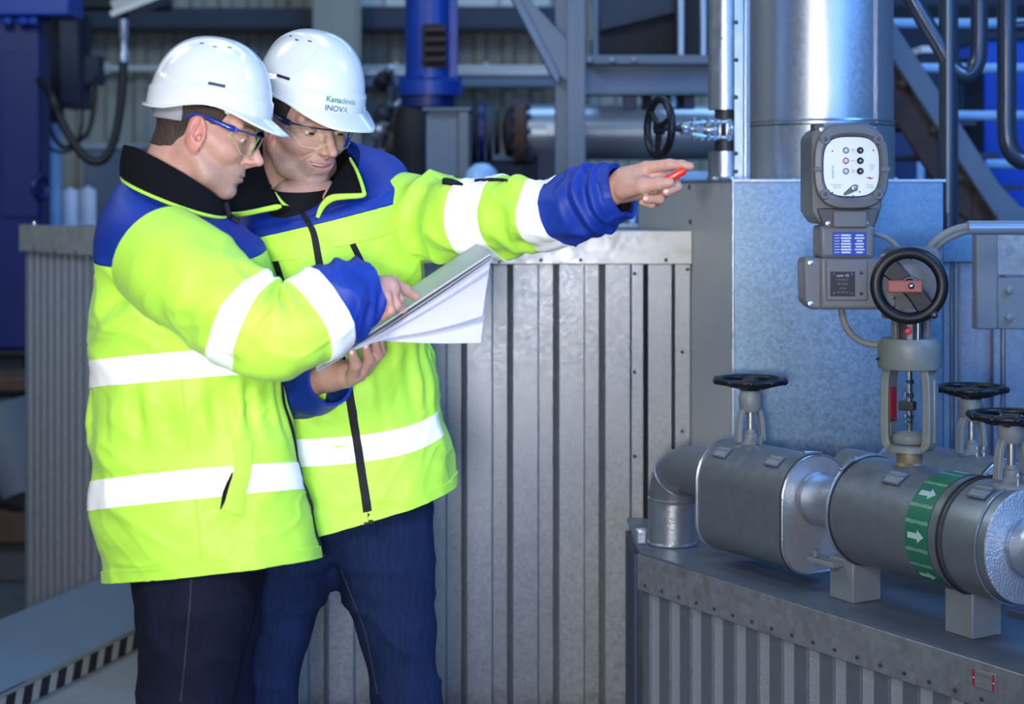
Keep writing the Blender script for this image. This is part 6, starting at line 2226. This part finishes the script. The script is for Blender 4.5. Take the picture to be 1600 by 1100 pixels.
def jeans(name, root, legs, pelvis, material, seed):
    pts = np.concatenate([np.array([p for p, r in leg]) for leg in legs])
    F = Field(pts.min(0) - 0.22, pts.max(0) + 0.24, 0.0095)
    for a, b, ra, rb in pelvis:
        F.cone(a, b, ra, rb, 0.03)
    for leg in legs:
        F.chain([p for p, r in leg], [r for p, r in leg], 0.02)
    V, Q_ = F.mesh()
    r = 1 - np.abs(vnoise(V[:, 0] / 0.11 + V[:, 2] / 0.16, V[:, 1] / 0.1, V[:, 2] / 0.075, seed))
    d = 0.008 * (r ** 4 - 0.35) + 0.006 * vnoise(V[:, 0] / 0.09, V[:, 1] / 0.09, V[:, 2] / 0.13, seed + 1)
    C = V.copy()
    g = np.stack(np.gradient(F.f, F.h), -1)
    idx = np.clip(((V - F.lo) / F.h).round().astype(int), 0, np.array(F.f.shape) - 1)
    n = g[idx[:, 0], idx[:, 1], idx[:, 2]]
    n = np.clip(n, -3, 3)
    n /= np.maximum(np.linalg.norm(n, axis=1, keepdims=True), 1e-6)
    mb = MB().add(V + n * d[:, None], Q_)
    o = make(name, mb, material, root, smooth=True, recalc=False)
    t = BVHTree.FromPolygons([tuple(v) for v in V + n * d[:, None]], [tuple(int(i) for i in q) for q in Q_])
    D = Drape()
    D.t = [t]
    return o, D


def boot(root, ankle, fwd):
    fwd = nrm(fwd)
    a = np.array(ankle)
    l = np.cross(ZV, fwd)
    F = Field(np.array([-0.14, -0.08, 0]), np.array([0.24, 0.08, 0.2]), 0.009)
    F.cone((-0.05, 0, 0.045), (0.10, 0, 0.048), 0.042, 0.046, 0.02)
    F.cone((0.10, 0, 0.05), (0.17, 0, 0.038), 0.046, 0.036, 0.02)
    F.cone((-0.03, 0, 0.05), (-0.02, 0, 0.15), 0.048, 0.05, 0.03)
    F.f[:, :, 0] = 1
    V, Q_ = F.mesh()
    V[:, 2] = np.maximum(V[:, 2], 0.012)
    W = a * [1, 1, 0] + V[:, :1] * fwd + V[:, 1:2] * l + V[:, 2:] * ZV
    b = make('boot', MB().add(W, Q_), 'boot_black', root, smooth=True, recalc=False)
    G = np.array([[a * [1, 1, 0] + fwd * (0.05 + 0.155 * math.cos(t) + 0.0) + l * 0.050 * math.sin(t) + ZV * z for t in np.linspace(0, 2 * PI, 28, endpoint=False)] for z in (0.0, 0.022)])
    mb = MB().grid(G, cv=True)
    mb.f.append(tuple(reversed(range(28)))); mb.f.append(tuple(range(28, 56)))
    make('sole', mb, 'black_rubber', b, smooth=False)


def ramp(Y, *pts):
    return [P(a, b, Y + d) for a, b, d in pts]


# ------------------------------------------------------------------ man in profile (left)
Y1 = 3.30
m1 = Person()
r1 = thing('person', 'man at left in profile, white helmet and blue glasses, pointing at the papers', 'person', P(300, 310, Y1) * [1, 1, 0])
build_head(m1, r1, P(321.2, 192.5, Y1), 90, 19, 0, 1.01, 0.06, SKIN1, 0.42, 1.0, 1.1, 'hair_brown',
           [(-13, -6.8), (-6, -6.5), (-3.4, -5.6), (-2.0, -3.6), (-1.6, 0.2), (1.6, 0.6), (2.2, -0.6), (3.4, -0.4), (3.9, 2.0), (4.8, 4.0), (9, 6.5)])
helmet(r1, m1, 10.5, (-0.1, 0, 2.35), s=0.985)
glasses(r1, m1, 'blue_plastic')
legs_near = [(P(300, 870, Y1 - 0.040), 0.106), (P(302, 950, Y1 - 0.055), 0.101), (P(290, 1100, Y1 - 0.06), 0.081), (P(285, 1180, Y1 - 0.065), 0.074), (P(262, 1330, Y1 - 0.075), 0.072), (P(262, 1497, Y1 - 0.08), 0.062)]
legs_far = [(P(325, 870, Y1 + 0.050), 0.098), (P(322, 960, Y1 + 0.065), 0.094), (P(316, 1100, Y1 + 0.075), 0.083), (P(318, 1200, Y1 + 0.08), 0.074), (P(298, 1330, Y1 + 0.085), 0.07), (P(282, 1497, Y1 + 0.085), 0.062)]
j1, dj1 = jeans('jeans', r1, [legs_near, legs_far], [(P(298, 770, Y1 - 0.03), P(302, 880, Y1 - 0.03), 0.105, 0.108), (P(312, 770, Y1 + 0.03), P(315, 880, Y1 + 0.03), 0.105, 0.108)], 'denim_dark', 21)
dj1.cord('side_seam', [(299, 905), (296, 950), (290, 1020), (282, 1098)], 0.0016, 'denim_thread', j1)
boot(r1, legs_near[-1][0], (1, -0.15, 0))
boot(r1, legs_far[-1][0], (1, 0.1, 0))
core1 = core_body([
    (ramp(Y1, (272, 340, 0), (285, 430, 0), (298, 600, 0), (308, 800, 0)), [0.065, 0.125, 0.125, 0.13], 0.03),
    (ramp(Y1, (265, 390, -0.10), (300, 440, -0.15), (385, 505, -0.225), (430, 520, -0.225), (500, 485, -0.18), (572, 457, -0.135)), [0.062, 0.058, 0.048, 0.044, 0.036, 0.026], 0.03),
    (ramp(Y1, (255, 390, 0.085), (252, 540, 0.112), (256, 640, 0.115), (269, 760, 0.11)), [0.055, 0.052, 0.044, 0.028], 0.03),
    ([p for p, r in legs_near], [r - 0.026 for p, r in legs_near], 0.02),
    ([p for p, r in legs_far], [r - 0.026 for p, r in legs_far], 0.02)], SKIN1)
K = lambda *a: [P(x_, y_, z_) for x_, y_, z_ in a]
# right hand, index finger on the sheet, the other fingers curled under
H1 = [
    (K((560, 461, 3.17), (580, 456, 3.175), (606, 452, 3.195)), [0.027, 0.026, 0.022], 0.012),
    (K((580, 452, 3.185), (611, 441, 3.225)), [0.022, 0.0135], 0.012),
    (K((580, 460, 3.165), (602, 468, 3.165)), [0.022, 0.0125], 0.012),
    (K((611, 442, 3.225), (633, 453, 3.25), (651, 464, 3.272)), [0.0125, 0.0098, 0.0075], 0.004),
    (K((611, 448, 3.205), (622, 467, 3.215), (612, 480, 3.212), (598, 480, 3.205)), [0.0125, 0.0105, 0.009, 0.0078], 0.003),
    (K((608, 456, 3.185), (618, 477, 3.19), (605, 488, 3.19), (592, 486, 3.186)), [0.012, 0.0103, 0.009, 0.0076], 0.003),
    (K((602, 466, 3.165), (609, 485, 3.168), (596, 494, 3.17), (583, 491, 3.17)), [0.0115, 0.0095, 0.0082, 0.007], 0.003),
    (K((585, 452, 3.205), (607, 466, 3.235), (622, 478, 3.245), (630, 484, 3.25)), [0.017, 0.0115, 0.0105, 0.008], 0.006),
    (K((560, 494, 3.185), (575, 498, 3.19)), [0.002, 0.002], 0.0),
]
H1 = H1[:-1]
h1 = hand_mesh(H1, SKIN1)
LH = [(K((269, 756, 3.41), (275, 785, 3.41), (280, 812, 3.41)), [0.028, 0.03, 0.028], 0.01)]
for k in range(4):
    LH.append((K((270 + k * 6, 812, 3.38 + k * 0.02), (274 + k * 5, 845, 3.38 + k * 0.02), (268 + k * 5, 868, 3.38 + k * 0.02)), [0.0105, 0.009, 0.0075], 0.004))
LH.append((K((276, 790, 3.39), (292, 815, 3.38), (290, 838, 3.38)), [0.014, 0.011, 0.009], 0.005))
h1b = hand_mesh(LH, SKIN1)
join_body(r1, [m1.head, core1, h1, h1b])
for a, b, c in (((648, 461.5, 3.262)), (), ()) if False else ():
    pass
nl_ = P(649, 460, 3.268)
make('fingernail', MB().ball(nl_, (0.0052, 0.0045, 0.0022), 12, 8, nrm(P(651, 464, 3.272) - P(633, 453, 3.25)), DN, nrm([0.3, -0.3, 1])), 'nail', r1)

# jacket body
NS, NU = 220, 200
G = rings([(196, 270, 352, 338, 318, 0.086), (176, 304, 372, 352, 340, 0.138), (158, 348, 392, 372, 372, 0.165), (147, 400, 408, 396, 420, 0.172), (144, 480, 428, 472, 485, 0.168),
           (144, 566, 443, 540, 548, 0.160), (143, 655, 454, 632, 645, 0.155), (148, 752, 466, 722, 734, 0.160), (152, 838, 482, 802, 822, 0.163), (158, 910, 496, 872, 900, 0.165)], Y1, NS, NU, 2.25)
S_ = np.linspace(0, 1, NS)[:, None]
U_ = np.linspace(0, 1, NU, endpoint=False)[None]
d = folds(G, 31, 0.0105, 0.15, 0.11) * smooth01(S_, 0.12, 0.4) + gather(G, 0.672, 0.055, 0.010, 46, 33)
# drag lines under the arm
dx = (U_ - 0.33) * 3.2
d = d + 0.012 * np.exp(-((S_ - 0.47 - 0.25 * dx) / 0.022) ** 2) * np.exp(-(dx / 0.22) ** 2) - 0.010 * np.exp(-((S_ - 0.41 - 0.3 * dx) / 0.03) ** 2) * np.exp(-(dx / 0.2) ** 2)
T1 = Surf(G, d)
SY = 3 / 9
jk = make('jacket', T1.full(MB(), SY - 0.003, 1.0, 0.010), 'hi_vis_yellow', r1, smooth=None, sharp=60)
make('yoke', T1.full(MB(), 0.0, SY, 0.006), 'royal_blue_cloth', jk, smooth=None, sharp=60)
thin_band(T1, 'reflective_stripe', 'reflective_white', jk, 5 / 9 + 0.002, 5 / 9 + 0.053, nu=200)
thin_band(T1, 'reflective_stripe', 'reflective_white', jk, 7 / 9 + 0.002, 7 / 9 + 0.058, nu=200)
thin_band(T1, 'hem_band', 'hi_vis_yellow', jk, 0.972, 1.0, off=0.0035, nu=160)
Gs = sleeve([(248, 398, Y1 - 0.105, 0.096), (285, 428, Y1 - 0.150, 0.0985), (332, 466, Y1 - 0.19, 0.092), (385, 503, Y1 - 0.215, 0.084), (430, 519, Y1 - 0.222, 0.079),
             (472, 506, Y1 - 0.205, 0.0745), (514, 480, Y1 - 0.175, 0.068), (550, 463, Y1 - 0.150, 0.0635), (581, 451, Y1 - 0.130, 0.056)], 180, 150)
s_ = np.linspace(0, 1, 180)[:, None]
u_ = np.linspace(0, 1, 150, endpoint=False)[None]
d = folds(Gs, 41, 0.0115, 0.10, 0.10) * smooth01(s_, 0.05, 0.2)
inner = np.exp(-(((u_ - 0.02 + 0.5) % 1 - 0.5) / 0.14) ** 2)
d = d + inner * 0.010 * np.sin((s_ - 0.40) * 75) * np.exp(-((s_ - 0.50) / 0.10) ** 2)
d = d + 0.006 * np.sin(s_ * 60 + 5 * u_ * 2 * PI) * smooth01(s_, 0.74, 0.82) * (0.5 + 0.5 * np.cos(2 * PI * u_ * 2 + 1))
A1 = Surf(Gs, d)
slv = make('sleeve', A1.full(MB(), 0.0, 0.735, 0.004), 'hi_vis_yellow', jk, smooth=None, sharp=60)
make('cuff', A1.full(MB(), 0.735, 1.0, 0.007), 'royal_blue_cloth', jk, smooth=None, sharp=60)
thin_band(A1, 'reflective_stripe', 'reflective_white', jk, 0.345, 0.415, off=0.002, nu=120)
thin_band(A1, 'reflective_stripe', 'reflective_white', jk, 0.640, 0.735, off=0.002, nu=120)
Gs = sleeve([(248, 385, Y1 + 0.085, 0.080), (250, 480, Y1 + 0.110, 0.074), (252, 580, Y1 + 0.115, 0.066), (258, 660, Y1 + 0.115, 0.060), (268, 750, Y1 + 0.11, 0.054)], 60, 60)
A1b = Surf(Gs, folds(Gs, 47, 0.005, 0.1, 0.1))
make('sleeve', A1b.full(MB(), 0.0, 0.72, 0.004), 'hi_vis_yellow', jk, smooth=None, sharp=60)
make('cuff', A1b.full(MB(), 0.72, 1.0, 0.006), 'royal_blue_cloth', jk, smooth=None, sharp=60)
# collar with fleece and piping
Gc = rings([(194, 233, 350, 318, 253, 0.092), (190, 250, 352, 326, 280, 0.097), (189, 266, 354, 334, 306, 0.102), (191, 278, 356, 340, 316, 0.106)], Y1, 40, 100, 2.1)
C1 = Surf(Gc)
make('collar', C1.full(MB(), 0.0, 0.80, 0.010), 'black_fleece', jk, smooth=None, sharp=70)
make('collar_piping', C1.full(MB(), 0.78, 1.0, 0.005), 'hi_vis_yellow', jk, smooth=None, sharp=70)
D1 = Drape(T1)
DS1 = Drape(T1, A1)
# welt pocket with its dark slit, side seam, front zip seen edge-on
D1.strip('pocket_welt', [(377, 690), (377, 735), (368, 770), (362, 800)], [25, 26, 26, 30], 'hi_vis_yellow', jk, 0.0075, 24)
D1.strip('pocket_slit', [(362, 738), (358, 752), (352, 770), (344, 796)], [1, 6, 9, 1], 'black_cloth', jk, 0.004, 20)
D1.cord('side_seam', [(283, 588), (289, 640), (296, 705)], 0.0022, 'hi_vis_yellow', jk)
D1.cord('side_seam', [(306, 780), (312, 840), (314, 898)], 0.0022, 'hi_vis_yellow', jk)
pts = [T1.at(s__, 0.995, 0.001) for s__ in np.linspace(0.60, 1.0, 40)]
make('zipper', MB().tube(pts, 0.0042, 8), 'black_zip', jk)
pts = [C1.at(s__, 0.005, 0.004) for s__ in np.linspace(0.0, 1.0, 10)] + [T1.at(s__, 0.995, 0.004) for s__ in np.linspace(0.02, 0.10, 8)]
make('zipper', MB().tube(pts, 0.0058, 8), 'black_zip', jk)

# ------------------------------------------------------------------ man facing the camera (right)
Y2 = 3.62
m2 = Person()
r2 = thing('person', 'smiling man with lettered white helmet, arm stretched out pointing right with a red pen', 'person', P(520, 310, Y2) * [1, 1, 0])
build_head(m2, r2, P(474.0, 184.5, Y2), 40, 18, 0, 1.05, 0.9, SKIN2, 0.55, 1.06, 1.15, 'hair_black',
           [(-13, -5.5), (-6, -5.0), (-3.0, -4.0), (-1.8, 0.0), (1.6, 0.3), (2.2, -2.6), (3.3, -2.4), (3.8, 1.5), (4.6, 4.2), (9, 6.5)])
helmet(r2, m2, 6, (0.5, 0, 3.55), logo=(1.5, -0.52, 2.3), s=1.0, ax=axes(50, 20))
glasses(r2, m2, 'dark_blue_plastic')
legL = [(P(588, 800, Y2), 0.114), (P(602, 900, Y2 - 0.01), 0.096), (P(621, 981, Y2 - 0.03), 0.079), (P(636, 1090, Y2 - 0.04), 0.066), (P(650, 1250, Y2 - 0.02), 0.066), (P(655, 1405, Y2), 0.06)]
legR = [(P(470, 800, Y2), 0.112), (P(452, 890, Y2 - 0.01), 0.092), (P(428, 974, Y2 - 0.03), 0.080), (P(408, 1085, Y2 - 0.04), 0.071), (P(412, 1250, Y2 + 0.0), 0.068), (P(420, 1405, Y2 + 0.05), 0.06)]
j2, dj2 = jeans('jeans', r2, [legL, legR], [(P(490, 730, Y2), P(490, 795, Y2), 0.118, 0.108), (P(572, 730, Y2), P(572, 790, Y2), 0.118, 0.108)], 'denim_blue', 27)
dj2.cord('inner_seam', [(533, 890), (552, 940), (571, 990), (590, 1085)], 0.0015, 'denim_thread', j2)
boot(r2, legL[-1][0], (0.5, -1, 0))
boot(r2, legR[-1][0], (0.75, -1, 0))
core2 = core_body([
    (ramp(Y2, (480, 340, 0), (505, 430, 0), (520, 560, 0), (532, 730, 0)), [0.09, 0.125, 0.115, 0.10], 0.03),
    (ramp(Y2, (610, 330, 0), (680, 345, -0.04), (800, 340, -0.16), (900, 323, -0.25), (950, 304, -0.285)), [0.062, 0.056, 0.046, 0.038, 0.028], 0.03),
    (ramp(Y2, (410, 380, 0.01), (394, 480, 0.03), (402, 565, -0.01), (442, 605, -0.10), (508, 590, -0.26)), [0.05, 0.05, 0.045, 0.038, 0.028], 0.03),
    ([p for p, r in legL], [r - 0.026 for p, r in legL], 0.02),
    ([p for p, r in legR], [r - 0.026 for p, r in legR], 0.02)], SKIN2)
# left hand: index stretched, thumb over the pen, the other three curled
HL = [
    (K((945, 305, 3.335), (978, 288, 3.318), (1000, 281, 3.302)), [0.0275, 0.0275, 0.023], 0.012),
    (K((980, 280, 3.318), (1010, 263, 3.296)), [0.022, 0.0132], 0.013),
    (K((982, 296, 3.316), (1009, 301, 3.300)), [0.021, 0.0125], 0.012),
    (K((1008, 263, 3.294), (1046, 257, 3.276), (1066, 258, 3.268), (1079, 260, 3.262)), [0.0128, 0.0100, 0.0090, 0.0070], 0.004),
    (K((1012, 275, 3.298), (1052, 280, 3.285), (1058, 292, 3.268), (1041, 300, 3.256)), [0.0125, 0.0105, 0.0092, 0.0078], 0.003),
    (K((1011, 289, 3.300), (1036, 302, 3.285), (1031, 311, 3.268), (1010, 311, 3.258)), [0.012, 0.0100, 0.0090, 0.0075], 0.003),
    (K((1006, 301, 3.302), (1027, 314, 3.290), (1018, 319, 3.276), (1004, 316, 3.268)), [0.0115, 0.0088, 0.0078, 0.0066], 0.003),
    (K((975, 296, 3.300), (1004, 291, 3.262), (1030, 287, 3.250), (1047, 285, 3.246)), [0.0185, 0.0135, 0.0112, 0.0085], 0.006),
    (K((986, 286, 3.295), (1006, 288, 3.268)), [0.018, 0.014], 0.010),
]
hl = hand_mesh(HL, SKIN2)
# right hand: board lies between thumb (above) and fingers (below)
HR = [
    (K((490, 597, 3.375), (515, 588, 3.352), (540, 586, 3.322)), [0.026, 0.027, 0.023], 0.012),
    (K((520, 588, 3.345), (556, 588, 3.300)), [0.023, 0.0135], 0.012),
    (K((525, 580, 3.350), (572, 575, 3.335)), [0.022, 0.0125], 0.012),
    (K((550, 590, 3.300), (556, 570, 3.270), (549, 549, 3.252)), [0.0130, 0.0110, 0.0085], 0.004),
    (K((562, 586, 3.312), (577, 562, 3.285), (570, 538, 3.262)), [0.0128, 0.0105, 0.0082], 0.003),
    (K((570, 579, 3.326), (590, 555, 3.300), (586, 533, 3.275)), [0.0122, 0.0100, 0.0080], 0.003),
    (K((573, 572, 3.342), (596, 550, 3.320), (595, 532, 3.300)), [0.0115, 0.0088, 0.0072], 0.003),
    (K((515, 575, 3.375), (526, 547, 3.400), (548, 525, 3.398), (566, 512, 3.392)), [0.019, 0.0145, 0.0118, 0.0090], 0.008),
]
hr = hand_mesh(HR, SKIN2)
join_body(r2, [m2.head, core2, hl, hr])
for p, ax in ((P(1041, 299, 3.2475), (-0.9, 0, -0.4)), (P(1009, 310, 3.250), (-1, 0, 0)), (P(549, 551, 3.2435), (-0.3, 0, 1)), (P(571, 541, 3.2545), (-0.3, 0, 1))):
    make('fingernail', MB().ball(p, (0.0055, 0.0045, 0.0015), 12, 8, nrm(ax), nrm(np.cross(DN, nrm(ax))), DN), 'nail', r2)
pen = thing('pen', 'red pen held between thumb and fingers of the outstretched hand', 'pen', P(1050, 276, 3.255))
pa_, pb_ = P(1022, 292, 3.262), P(1070, 265.5, 3.246)
make('pen_barrel', MB().lathe([(0.007, 0), (0.0078, 0.003), (0.0078, np.linalg.norm(pb_ - pa_) - 0.002), (0.0068, np.linalg.norm(pb_ - pa_))], pa_, pb_ - pa_, 20), 'pen_red', pen, smooth=None)
make('pen_ring', MB().torus(pa_ * 0.25 + pb_ * 0.75, pb_ - pa_, 0.0078, 0.0006, 20, 6), 'red_bright', pen)
make('pen_tip', MB().lathe([(0.0045, 0), (0.004, 0.0012), (0.001, 0.0016)], pb_, pb_ - pa_, 12), 'pen_red', pen)

# jacket body
G = rings([(412, 292, 562, 250, 322, 0.080), (372, 328, 628, 262, 334, 0.115), (354, 377, 646, 306, 352, 0.140), (354, 445, 662, 402, 432, 0.150), (368, 540, 671, 520, 540, 0.150),
           (384, 655, 688, 632, 682, 0.156), (392, 745, 706, 706, 765, 0.166), (398, 845, 715, 757, 826, 0.172)], Y2, NS, NU, 2.3)
S_ = np.linspace(0, 1, NS)[:, None]
d = folds(G, 61, 0.0105, 0.14, 0.12) * smooth01(S_, 0.15, 0.45) + gather(G, 0.63, 0.06, 0.009, 46, 63)
T2_ = Surf(G, d)
SY2 = 2 / 7
jk2 = make('jacket', T2_.full(MB(), SY2 - 0.003, 1.0, 0.010), 'hi_vis_yellow', r2, smooth=None, sharp=60)
make('yoke', T2_.full(MB(), 0.0, SY2, 0.006), 'royal_blue_cloth', jk2, smooth=None, sharp=60)
thin_band(T2_, 'reflective_stripe', 'reflective_white', jk2, 5 / 7 + 0.002, 5 / 7 + 0.066, u0=0.03, u1=0.75, nu=180)
thin_band(T2_, 'hem_band', 'hi_vis_yellow', jk2, 0.955, 1.0, off=0.0040, nu=160)
Gs = sleeve([(622, 332, Y2 - 0.005, 0.082), (672, 344, Y2 - 0.04, 0.0865), (735, 342, Y2 - 0.10, 0.0780), (800, 338, Y2 - 0.16, 0.0730), (860, 334, Y2 - 0.21, 0.0690),
             (905, 322, Y2 - 0.25, 0.0645), (942, 309, Y2 - 0.278, 0.0590), (972, 300, Y2 - 0.298, 0.0560)], 190, 150)
s_ = np.linspace(0, 1, 190)[:, None]
d = folds(Gs, 71, 0.0125, 0.070, 0.11) * smooth01(s_, 0.02, 0.15)
d = d + 0.007 * np.sin(s_ * 42 + 1.2 * np.sin(2 * PI * u_ + 1.0) + 2 * u_ * 2 * PI) * np.exp(-((s_ - 0.18) / 0.13) ** 2)
d = d + 0.006 * np.sin(s_ * 55 + 1.5 * np.sin(2 * PI * u_) - 2 * u_ * 2 * PI) * np.exp(-((s_ - 0.46) / 0.10) ** 2)
d = d + 0.006 * np.sin(s_ * 70 + 2 * np.sin(2 * PI * u_)) * smooth01(s_, 0.66, 0.8) * smooth01(0.97 - s_, 0, 0.1)
A2 = Surf(Gs, d)
make('sleeve', A2.full(MB(), 0.0, 0.625, 0.004), 'hi_vis_yellow', jk2, smooth=None, sharp=60)
make('cuff', A2.full(MB(), 0.62, 1.0, 0.008), 'royal_blue_cloth', jk2, smooth=None, sharp=60)
make('cuff_lining', A2.full(MB(), 0.80, 0.985).grid(A2.G[150:187] - A2.N[150:187] * 0.011, cv=True) if False else MB().grid(A2.G[150:187] - A2.N[150:187] * 0.0115, cv=True), 'black_cloth', jk2)
thin_band(A2, 'reflective_stripe', 'reflective_white', jk2, 0.292, 0.392, off=0.002, nu=120)
thin_band(A2, 'reflective_stripe', 'reflective_white', jk2, 0.525, 0.625, off=0.002, nu=120)
Gs = sleeve([(408, 372, Y2 + 0.01, 0.072), (392, 470, Y2 + 0.03, 0.070), (400, 560, Y2 - 0.01, 0.066), (446, 606, Y2 - 0.10, 0.058), (478, 606, Y2 - 0.19, 0.055), (516, 594, Y2 - 0.265, 0.049)], 120, 110)
s_ = np.linspace(0, 1, 120)[:, None]
A2b = Surf(Gs, folds(Gs, 77, 0.008, 0.07, 0.07) * smooth01(s_, 0.1, 0.3) * smooth01(1.0 - s_, 0.0, 0.2))
make('sleeve', A2b.full(MB(), 0.0, 0.62, 0.004), 'hi_vis_yellow', jk2, smooth=None, sharp=60)
make('cuff', A2b.full(MB(), 0.62, 1.0, 0.006), 'royal_blue_cloth', jk2, smooth=None, sharp=60)
D2 = Drape(T2_)
DA2 = Drape(A2, T2_)
D2.strip('zipper', [(473, 335), (489, 362), (497, 400), (504, 440), (522, 520), (541, 590), (553, 660), (563, 725), (573, 790), (576, 819)], [7, 10, 11, 12, 13, 13, 13, 13, 14, 14], 'black_zip', jk2, 0.0035, 70)
D2.strip('pocket_zip', [(547, 374), (558, 396), (571, 422)], 9, 'black_zip', jk2, 0.003, 14)
D2.strip('pocket_zip', [(430, 407), (435, 422), (441, 442)], 9, 'black_zip', jk2, 0.003, 14)
D2.strip('pocket_flap', [(510, 362), (520, 381), (560, 373), (622, 358)], [2, 10, 10, 6], 'hi_vis_yellow', jk2, 0.005, 24)
D2.strip('pocket_flap', [(390, 412), (430, 405), (468, 402)], 7, 'hi_vis_yellow', jk2, 0.005, 20)
D2.cord('side_seam', [(660, 440), (668, 520), (672, 560)], 0.002, 'hi_vis_yellow', jk2)
DA2.strip('sleeve_zip', [(692, 284), (706, 286), (724, 290)], [8, 8, 2], 'black_zip', jk2, 0.004, 14)
DA2.strip('sleeve_zip', [(742, 284), (768, 282), (794, 283)], 2.5, 'black_zip', jk2, 0.004, 14)


def flap(inner, outer, material, name, parent, thick=0.008, n=14, m_=6):
    A = bez([P(*p) for p in inner], n)
    B = bez([P(*p) for p in outer], n)
    T = np.linspace(0, 1, m_)
    top = np.array([[a * (1 - t) + b * t + DN * 0.012 * math.sin(PI * t) for t in T] for a, b in zip(A, B)])
    bot = top + np.array([0, 1, 0]) * thick
    ring_ = np.concatenate([top, bot[:, ::-1]], axis=1)
    mb = MB().grid(ring_, cv=True)
    k = 2 * m_
    mb.f.append(tuple(range(k))); mb.f.append(tuple(reversed(range((n - 1) * k, n * k))))
    return make(name, mb, material, parent, smooth=None, sharp=60)


flap([(545, 246, Y2 - 0.02), (528, 270, Y2 - 0.07), (513, 296, Y2 - 0.11), (498, 324, Y2 - 0.128)], [(546, 247, Y2 - 0.03), (558, 270, Y2 - 0.09), (568, 300, Y2 - 0.128), (520, 301, Y2 - 0.134)], 'black_fleece', 'collar', jk2)
make('collar_piping', MB().tube(bez([P(547, 248, Y2 - 0.035), P(558, 268, Y2 - 0.095), P(568, 297, Y2 - 0.134), P(566, 305, Y2 - 0.138), P(540, 307, Y2 - 0.14), P(518, 310, Y2 - 0.14), P(504, 322, Y2 - 0.138), P(496, 340, Y2 - 0.138)], 60), np.interp(np.linspace(0, 1, 60), [0, 0.3, 0.5, 0.75, 1], [0.003, 0.004, 0.0055, 0.0075, 0.004]), 10), 'hi_vis_yellow', jk2)
flap([(412, 206, Y2 + 0.03), (410, 250, Y2 + 0.0), (420, 288, Y2 - 0.07), (434, 316, Y2 - 0.122)], [(346, 215, Y2 + 0.03), (342, 265, Y2 - 0.02), (345, 320, Y2 - 0.10), (360, 334, Y2 - 0.120)], 'black_fleece', 'collar', jk2)
flap([(412, 206, Y2 + 0.03), (470, 190, Y2 + 0.12), (520, 210, Y2 + 0.08), (545, 246, Y2 - 0.02)], [(346, 215, Y2 + 0.03), (430, 300, Y2 + 0.12), (530, 300, Y2 + 0.10), (560, 262, Y2 - 0.02)], 'black_fleece', 'collar', jk2)
make('collar_piping', MB().tube(bez([P(346, 336, Y2 - 0.118), P(380, 334, Y2 - 0.130), P(415, 327, Y2 - 0.136), P(440, 322, Y2 - 0.138)], 40), np.interp(np.linspace(0, 1, 40), [0, 0.6, 0.9, 1], [0.005, 0.0055, 0.006, 0.003]), 10), 'hi_vis_yellow', jk2)
flap([(430, 300, Y2 - 0.128), (434, 310, Y2 - 0.136), (440, 320, Y2 - 0.138)], [(431, 300, Y2 - 0.13), (442, 314, Y2 - 0.136), (452, 322, Y2 - 0.137)], 'hi_vis_yellow', 'collar_piping', jk2, 0.004, 8, 4)
Gn = rings([(420, 290, 520, 290, 301, 0.076), (416, 312, 526, 310, 322, 0.086), (410, 345, 535, 340, 354, 0.10), (400, 400, 545, 395, 410, 0.115)], Y2 - 0.012, 24, 60, 2.1)
make('undershirt', Surf(Gn).full(MB(), 0, 1, 0.003), 'black_cloth', r2, smooth=None, sharp=60)

# ------------------------------------------------------------------ the papers
pap = thing('document_stack', 'stack of white plan sheets on a thin grey board, fanning open at the right end', 'papers', P(600, 520, 3.3))


def sheet(name, tl, tr, br, bl, sag, material, n=16, m_=8, thick=0.0009, curl=0.0):
    tl, tr, br, bl = [P(*p) for p in (tl, tr, br, bl)]
    G = []
    for i in range(n):
        t = i / (n - 1)
        row = []
        for j in range(m_):
            q = j / (m_ - 1)
            p = (tl * (1 - t) + tr * t) * (1 - q) + (bl * (1 - t) + br * t) * q
            row.append(p - ZV * sag * math.sin(PI * t) + DN * curl * math.sin(PI * q) * t)
        G.append(row)
    G = np.array(G)
    nn = nrm(np.cross(G[-1, 0] - G[0, 0], G[-1, -1] - G[0, 0]))
    B = G - nn * thick
    R_ = np.concatenate([G, B[:, ::-1]], axis=1)
    mb = MB().grid(R_, cv=True)
    k = 2 * m_
    mb.f.append(tuple(range(k))); mb.f.append(tuple(reversed(range((n - 1) * k, n * k))))
    return make(name, mb, material, pap, smooth=None, sharp=40)


sheet('board', (493, 575, 3.265), (766, 396, 3.215), (744, 381, 3.43), (535, 520, 3.46), 0.0, 'board_grey', thick=0.003)
sheet('sheet', (494, 579, 3.263), (768, 401, 3.213), (746, 386, 3.43), (537, 524, 3.46), 0.004, 'paper_white')
sheet('sheet', (497, 579, 3.262), (769, 404, 3.21), (748, 390, 3.42), (540, 528, 3.45), 0.008, 'paper_white')
sheet('sheet', (515, 566, 3.258), (767, 406, 3.205), (764, 424, 3.190), (540, 553, 3.25), 0.006, 'paper_white', curl=0.012)
sheet('sheet', (530, 560, 3.262), (766, 412, 3.215), (754, 494, 3.185), (585, 531, 3.25), 0.006, 'paper_white', curl=0.010)
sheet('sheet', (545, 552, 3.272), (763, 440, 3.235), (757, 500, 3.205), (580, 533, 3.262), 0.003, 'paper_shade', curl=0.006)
sheet('sheet', (550, 549, 3.278), (765, 430, 3.245), (751, 536, 3.215), (575, 531, 3.270), 0.003, 'paper_white', curl=0.004)
